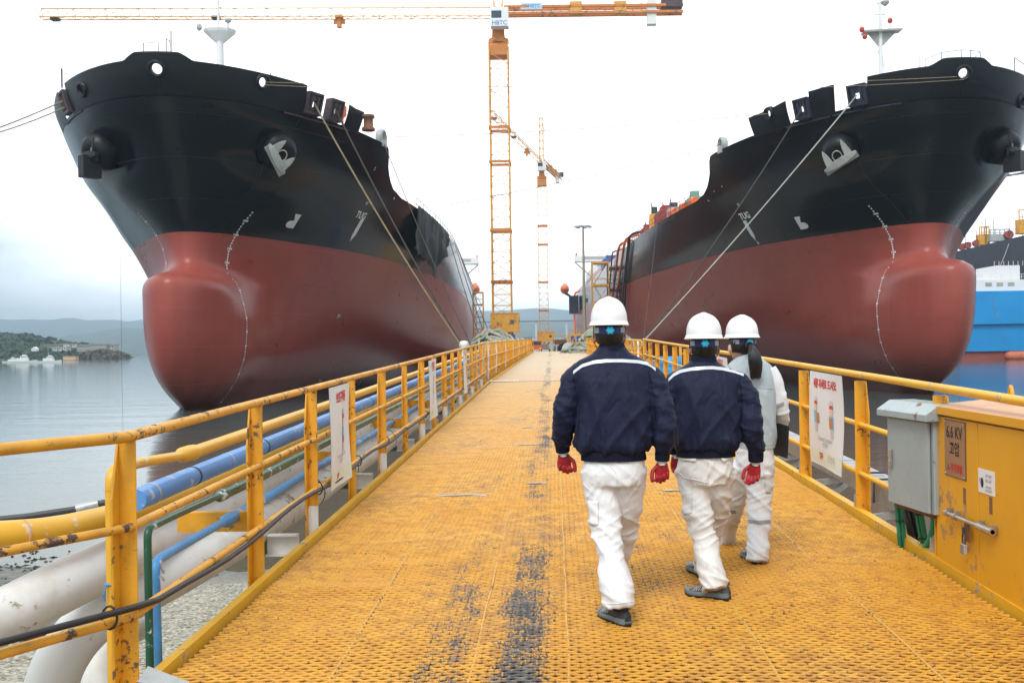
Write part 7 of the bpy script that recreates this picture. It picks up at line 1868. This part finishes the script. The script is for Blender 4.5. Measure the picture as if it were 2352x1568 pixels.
# ---------------------------------------------------------------- the tall man on the left
A = Person(5.62, 1408, 'tallest worker in navy jacket and clean white trousers, walking on the left of the three')
tors = [(1037,1338,1480,.120,0),(1031,1327,1490,.142,0),(1018,1322,1500,.152,0),(960,1325,1505,.148,0),(908,1325,1503,.142,.01),(874,1316,1502,.132,.02),(852,1309,1504,.116,.025),(839,1313,1497,.102,.03),(826,1330,1475,.092,.035),(812,1358,1450,.082,.04),(795,1374,1436,.074,.045),(788,1379,1431,.071,.045)]
armL = [(1336,856,.02,.058),(1317,872,.015,.066),(1305,908,0,.066),(1298,960,.0,.065),(1291,998,.05,.061),(1291,1022,.085,.047)]
armR = [(1480,856,.02,.058),(1500,872,.01,.066),(1515,910,-.02,.064),(1525,966,-.06,.064),(1527,1013,-.05,.060),(1522,1036,-.035,.046)]
mb = MB(); A.torso(mb, tors); A.limb(mb, armL); A.limb(mb, armR); jme = voxel(mb, .0085, 4, 'jacket'); hz = A.p(1400, 1045).z
displace(jme, jacket_folds(A, hz, .205)); jk = A.add('jacket', jme, M_.navy); jb = A.bvh(jme)
rib(A, 'hem_rib', [(1033,1338,1480,.128,0),(1044,1335,1483,.128,0),(1055,1335,1484,.126,0)], M_.rib, 96); rib(A, 'collar_rib', [(806,1371,1437,.077,.038),(798,1373,1437,.076,.043),(786,1379,1432,.073,.047)], M_.rib, 80, .0006)
cuff(A, 'cuff_rib', [(1291,1016,.08),(1292,1027,.088),(1293,1036,.094)], .041, M_.rib); cuff(A, 'cuff_rib', [(1522,1030,-.038),(1521.5,1043,-.03),(1521,1056,-.025)], .042, M_.rib)
st = [(255,700),(330,642),(430,610),(540,598),(680,597),(820,606),(895,622),(940,645),(972,675)]; st = [(1249.5+.2636*x, 670.7+.2636*y) for x, y in st]
A.strip('reflective_stripe', jb, [(x, y-3.6) for x, y in st], [(x, y+3.8) for x, y in st], M_.refl)
A.cs = seam_line(A, jb, [(1316, 866), (1324, 900), (1331, 950), (1327, 1010)], 'armhole_seam', M_.rib); seam_line(A, jb, [(1490, 850), (1501, 905), (1506, 950), (1505, 1000)], 'armhole_seam', M_.rib)
legL = [(1372,1075,0,.10),(1382,1129,-.01,.091),(1387,1175,-.03,.087),(1391,1205,-.06,.081),(1396,1240,-.10,.076),(1405,1281,-.15,.072),(1413,1327,-.20,.081),(1420,1373,-.245,.085),(1423,1392,-.255,.083)]
legR = [(1444,1075,0,.10),(1443,1129,.03,.088),(1440,1175,.10,.082),(1436,1205,.15,.078),(1429,1240,.20,.074),(1416,1281,.25,.070),(1411,1322,.29,.076),(1411,1347,.31,.076)]
mb = MB(); A.torso(mb, [(1112,1345,1474,.12,0),(1085,1336,1480,.128,0),(1056,1340,1479,.115,0),(1044,1345,1474,.105,0),(1030,1350,1468,.095,0)]); A.limb(mb, legL, 18, 1.05); A.limb(mb, legR, 18, 1.05)
tme = voxel(mb, .0085, 4, 'trousers'); displace(tme, trouser_folds(.85)); A.add('trousers', tme, M_.wtr); tb = A.bvh(tme)
q2 = lambda x, y: (1249.5+.3047*x, 992+.3047*y)
flap(A, tb, [q2(330,520), q2(408,520), q2(410,700), q2(352,700)], 'cargo_pocket', M_.wtr, .006); seam_line(A, tb, [q2(470,215), q2(540,300), q2(565,440)], 'seat_seam', M_.wtr, .003); seam_line(A, tb, [q2(300,390), q2(380,480), q2(400,600)], 'pocket_seam', M_.wtr)
seam_line(A, tb, [q2(445,1290), q2(560,1290), q2(680,1275)], 'hem_stitch', M_.wtr, .002)
hd = A.p(1399, 764, .05); person_body(A, hd, 0, [armL, armR, legL, legR], tors, M_.skin); hair_cap(A, hd, 0)
helmet(A, A.p(1398.5, 738, .04), 0, .1045, .136, .132)
hand(A, (1294, 1038, .095), (.05, .12, -1), (1, 0, .1), (.15, -1, 0), (50, 55, 35), 'L'); hand(A, (1520, 1058, -.022), (.02, .05, -1), (-1, .0, .0), (-.12, -1, 0), (48, 62, 40), 'R')
gz_ = lambda Y: deck_z(Y)+.019
def foot(P, px, Y, yaw, pitch=0, dark=True):
    x = (px-CX0-ROLL*560)*Y/F; return shoe(P, Vector((x, Y, gz_(Y)))-P.o, yaw, pitch, dark)
foot(A, 1441, 5.33, R(27)); foot(A, 1416, 5.90, R(4))
# ---------------------------------------------------------------- the man in the middle
Bm = Person(6.05, 1625, 'shorter worker in navy jacket and soiled white trousers, in the middle of the three')
P = Bm
tors = [(1033,1557,1685,.115,0),(1026,1550,1696,.14,0),(1010,1547,1702,.148,0),(960,1547,1699,.146,0),(910,1549,1696,.138,.01),(884,1543,1702,.128,.02),(866,1543,1702,.112,.025),(853,1551,1690,.098,.03),(841,1568,1664,.086,.035),(829,1586,1646,.078,.04),(820,1588,1643,.073,.045),(813,1590,1641,.071,.045)]
armL = [(1564,868,.02,.058),(1549,884,.015,.066),(1541,915,.02,.066),(1540,962,.06,.072),(1545,1000,.12,.062),(1550,1022,.16,.046)]
armR = [(1682,868,.02,.058),(1701,884,.01,.066),(1716,915,-.01,.066),(1723,962,-.05,.066),(1731,1003,-.05,.064),(1736,1036,-.03,.05)]
mb = MB(); P.torso(mb, tors); P.limb(mb, armL); P.limb(mb, armR); jme = voxel(mb, .0085, 4, 'jacket'); hz = P.p(1600, 1040).z
displace(jme, jacket_folds(P, hz, .195)); P.add('jacket', jme, M_.navy); jb = P.bvh(jme)
rib(P, 'hem_rib', [(1028,1556,1686,.125,0),(1038,1554,1687,.125,0),(1047,1554,1688,.124,0)], M_.rib, 96); rib(P, 'collar_rib', [(831,1585,1647,.077,.037),(823,1586,1645,.076,.043),(812,1590,1641,.073,.047)], M_.rib, 80, .0006)
cuff(P, 'cuff_rib', [(1736,1030,-.033),(1736,1044,-.027),(1736,1058,-.02)], .046, M_.rib); cuff(P, 'cuff_rib', [(1549,1018,.155),(1551,1030,.165),(1552,1040,.17)], .041, M_.rib)
st = [(1085,765),(1130,720),(1190,690),(1280,670),(1400,660),(1470,658),(1560,668),(1660,690),(1740,718)]; st = [(1249.5+.2636*x, 670.7+.2636*y) for x, y in st]
P.strip('reflective_stripe', jb, [(x, y-3.6) for x, y in st], [(x, y+3.8) for x, y in st], M_.refl)
seam_line(P, jb, [(1698, 866), (1703, 910), (1702, 960), (1703, 1005)], 'armhole_seam', M_.rib)
legL = [(1589,1075,0,.095),(1597,1129,-.01,.086),(1601,1175,-.04,.084),(1609,1210,-.07,.076),(1617,1240,-.10,.071),(1626,1281,-.15,.073),(1634,1320,-.20,.073),(1641,1355,-.24,.074)]
legR = [(1654,1075,0,.095),(1650,1129,.04,.080),(1645,1175,.11,.072),(1639,1210,.16,.070),(1632,1240,.21,.066),(1623,1281,.29,.065),(1617,1308,.34,.066)]
mb = MB(); P.torso(mb, [(1110,1563,1676,.115,0),(1083,1556,1683,.124,0),(1049,1558,1684,.114,0),(1036,1564,1678,.102,0),(1025,1570,1670,.09,0)]); P.limb(mb, legL, 18, 1.05); P.limb(mb, legR, 18, 1.05)
tme = voxel(mb, .0085, 4, 'trousers'); displace(tme, trouser_folds(1.15, .42, 30)); P.add('trousers', tme, M_.wtr2); tb = P.bvh(tme)
flap(P, tb, [q2(1010,190), q2(1150,178), q2(1145,222), q2(1020,208)], 'pocket_flap', M_.wtr2, .006); flap(P, tb, [q2(1325,180), q2(1440,180), q2(1435,190), q2(1345,225)], 'pocket_flap', M_.wtr2, .006)
flap(P, tb, [q2(1035,460), q2(1110,440), q2(1112,610), q2(1055,625)], 'cargo_pocket', M_.wtr2, .005); seam_line(P, tb, [q2(1010,300), q2(1060,345), q2(1150,362), q2(1240,385)], 'seat_seam', M_.wtr2, .003); seam_line(P, tb, [q2(1190,1175), q2(1385,1170)], 'hem_stitch', M_.wtr2, .002)
seam_line(P, tb, [q2(1235,200), q2(1240,380)], 'centre_seam', M_.wtr2, .0025)
hd = P.p(1616, 793, .05); person_body(P, hd, 0, [armL, armR, legL, legR], tors, M_.skin); hair_cap(P, hd, 0)
helmet(P, P.p(1616.5, 769, .04), R(-5), .1075, .138, .128)
hand(P, (1735, 1060, -.02), (-.12, .10, -1), (-1, -.25, 0), (-.4, -1, .1), (30, 40, 30), 'R'); hand(P, (1553, 1043, .17), (.06, .1, -1), (1, 0, 0), (.1, -1, 0), (35, 40, 28), 'L')
foot(P, 1676, 5.82, R(58), 0, False); foot(P, 1624, 6.32, R(14), 0, False)
# ---------------------------------------------------------------- the woman on the right
C = Person(6.85, 1735, 'woman with a long black ponytail and pale grey vest, walking on the right'); P = C; fy = R(16)
tors = [(1024,1694,1778,.125,0),(1000,1691,1781,.128,0),(950,1690,1781,.125,0),(905,1687,1781,.12,.005),(870,1680,1779,.112,.01),(850,1670,1776,.098,.015),(837,1672,1766,.086,.02),(826,1684,1750,.076,.025),(815,1696,1738,.064,.03),(805,1701,1733,.058,.03)]
mb = MB(); P.torso(mb, tors, pw=2.3); vme = voxel(mb, .0085, 4, 'vest')
displace(vme, lambda p, n: .005*nz(p, 5, 5, 4, 1)+.005*ridged((p.x*6+p.z*3, p.y*2, p.z*3), 1, 1, 1, 3)+.003*ridged(p, 10, 8, 5, 7)); P.add('vest', vme, M_.vest); vb = P.bvh(vme)
rib(P, 'vest_hem', [(1016,1695,1778,.126,0),(1026,1694,1778.5,.127,0)], M_.vest, 48, .0004); seam_line(P, vb, [(1690, 893), (1735, 890), (1778, 893)], 'yoke_seam', M_.vest, .0022)
armR = [(1764,848,.01,.062),(1775,868,.0,.062),(1785,895,-.01,.058),(1793,935,-.0,.054),(1797,962,.05,.048),(1795,986,.11,.040)]; armL = [(1682,848,.01,.06),(1672,872,.02,.06),(1664,900,.04,.056),(1660,945,.1,.052),(1662,985,.2,.042)]
mb = MB(); P.limb(mb, armR); P.limb(mb, armL); P.torso(mb, [(900,1694,1776,.105,.005),(860,1682,1770,.10,.01),(842,1690,1752,.078,.02)]); sme = voxel(mb, .008, 4, 'shirt'); displace(sme, lambda p, n: .004*nz(p, 9, 9, 9, 1)+.005*ridged((p.x*4, p.y*4, p.z*15), 1, 1, 1, 3)); P.add('shirt', sme, M_.shirt); sbv = P.bvh(sme)
P.strip('sleeve_tape', sbv, [(1784, 930), (1800, 922)], [(1785, 938), (1801, 930)], M_.reflg, 14, 3)
legR = [(1744,1070,0,.088),(1744,1114,-.01,.088),(1744,1160,-.03,.082),(1743,1199,-.06,.078),(1741,1235,-.10,.073),(1740,1266,-.14,.074),(1739,1290,-.165,.072)]
legL = [(1709,1070,.0,.085),(1700,1105,.06,.082),(1690,1140,.15,.076),(1681,1175,.26,.072),(1673,1210,.38,.068),(1669,1236,.47,.067)]
mb = MB(); P.torso(mb, [(1090,1692,1776,.112,0),(1060,1690,1777,.12,0),(1025,1695,1775,.115,0),(1005,1700,1770,.1,0)]); P.limb(mb, legR, 18, 1.05); P.limb(mb, legL, 18, 1.05)
tme = voxel(mb, .0085, 4, 'trousers'); displace(tme, trouser_folds(.7, .40, 60)); P.add('trousers', tme, M_.wtr); tb = P.bvh(tme)
P.strip('knee_tape', tb, [(1716, 1192), (1742, 1195), (1772, 1193)], [(1716, 1200), (1742, 1203), (1772, 1201)], M_.reflg, 26, 4); P.strip('knee_tape', tb, [(1655, 1170), (1690, 1172)], [(1655, 1177), (1690, 1179)], M_.reflg, 20, 4)
flap(P, tb, [q2(1660,300), q2(1710,310), q2(1708,460), q2(1672,455)], 'cargo_pocket', M_.wtr, .006)
hd = P.p(1701, 791, .05); bo = person_body(P, hd, fy, [armL, armR, legL, legR], tors, M_.skinf, .72, True); hair_cap(P, hd, fy, -.075, .011)
helmet(P, P.p(1704, 768, .045), fy, .105, .136, .127)
# ponytail
pts = [P.p(1715, 790, -.06), P.p(1726, 797, -.13), P.p(1732, 812, -.165), P.p(1735, 832, -.165), P.p(1736, 850, -.15), P.p(1735, 866, -.14)]
mb = MB(); mb.tube(bend(pts, .03, 4), [.020]+[.024+.0*i for i in range(0)]+[.03]*0+[.014+.024*math.sin(min(1, i/20)*pi*.75) for i in range(1, 22)], 14)
for k in range(26):
    a = 6.28*k/26+.3; rr = .034; c = Vector((math.cos(a)*rr, math.sin(a)*rr*.8, 0)); e = .6+.5*((k*37) % 10)/10
    mb.tube([pts[1]+c*.4, pts[2]+c*.95, pts[3]+c*1.15, pts[4]+c*1.05, pts[5]+c*e-Vector((0, 0, .022*((k*53) % 10)/10))], [.006, .009, .009, .007, .002], 6)
ph = mb.build('ponytail', M_.hair, P.root); mb = MB(); mb.tube([P.p(1721, 794, -.10)+Vector((.024*math.cos(a), .008*math.cos(a), .024*math.sin(a))) for a in np.linspace(0, 2*pi, 14)[:-1]], .006, 6, closed=True); mb.build('hair_tie', M_.black, ph)
# bare hand holding the folder
def bare_hand(P, w, d, t, nrm, curl):
    o = hand(P, w, d, t, nrm, curl, 'R', 'hand'); o.data.materials[0] = M_.skinf; o.data.materials[1] = M_.skinf
    for ch in list(o.children): ch.data.materials[0] = M_.shirt; ch.name = 'shirt_cuff'
    return o
bare_hand(P, (1795, 990, .115), (-.25, .15, -1), (0, 1, 0), (-1, .1, 0), (30, 40, 25)); bare_hand(P, (1663, 990, .205), (.1, .2, -1), (1, 0, 0), (.2, -1, 0), (25, 30, 20))
fo = empty('folder', 'black folder held against her side by the woman on the right', 'folder', P.o+P.p(1786, 1008, .05))
M4 = Matrix.Rotation(R(-68), 3, 'Z') @ Matrix.Rotation(R(6), 3, 'Y')
mb = MB(); mb.box((0, 0, 0), (.25, .006, .225), M4); mb.box((.0, .012, 0), (.25, .004, .225), M4); mb.build('cover', M_.black, fo, bevel=.002)
mb = MB(); mb.box((0, .006, 0), (.235, .005, .21), M4); mb.build('paper', M_.white, fo)
foot(P, 1743, 6.66, R(8)); foot(P, 1667, 7.30, R(6))
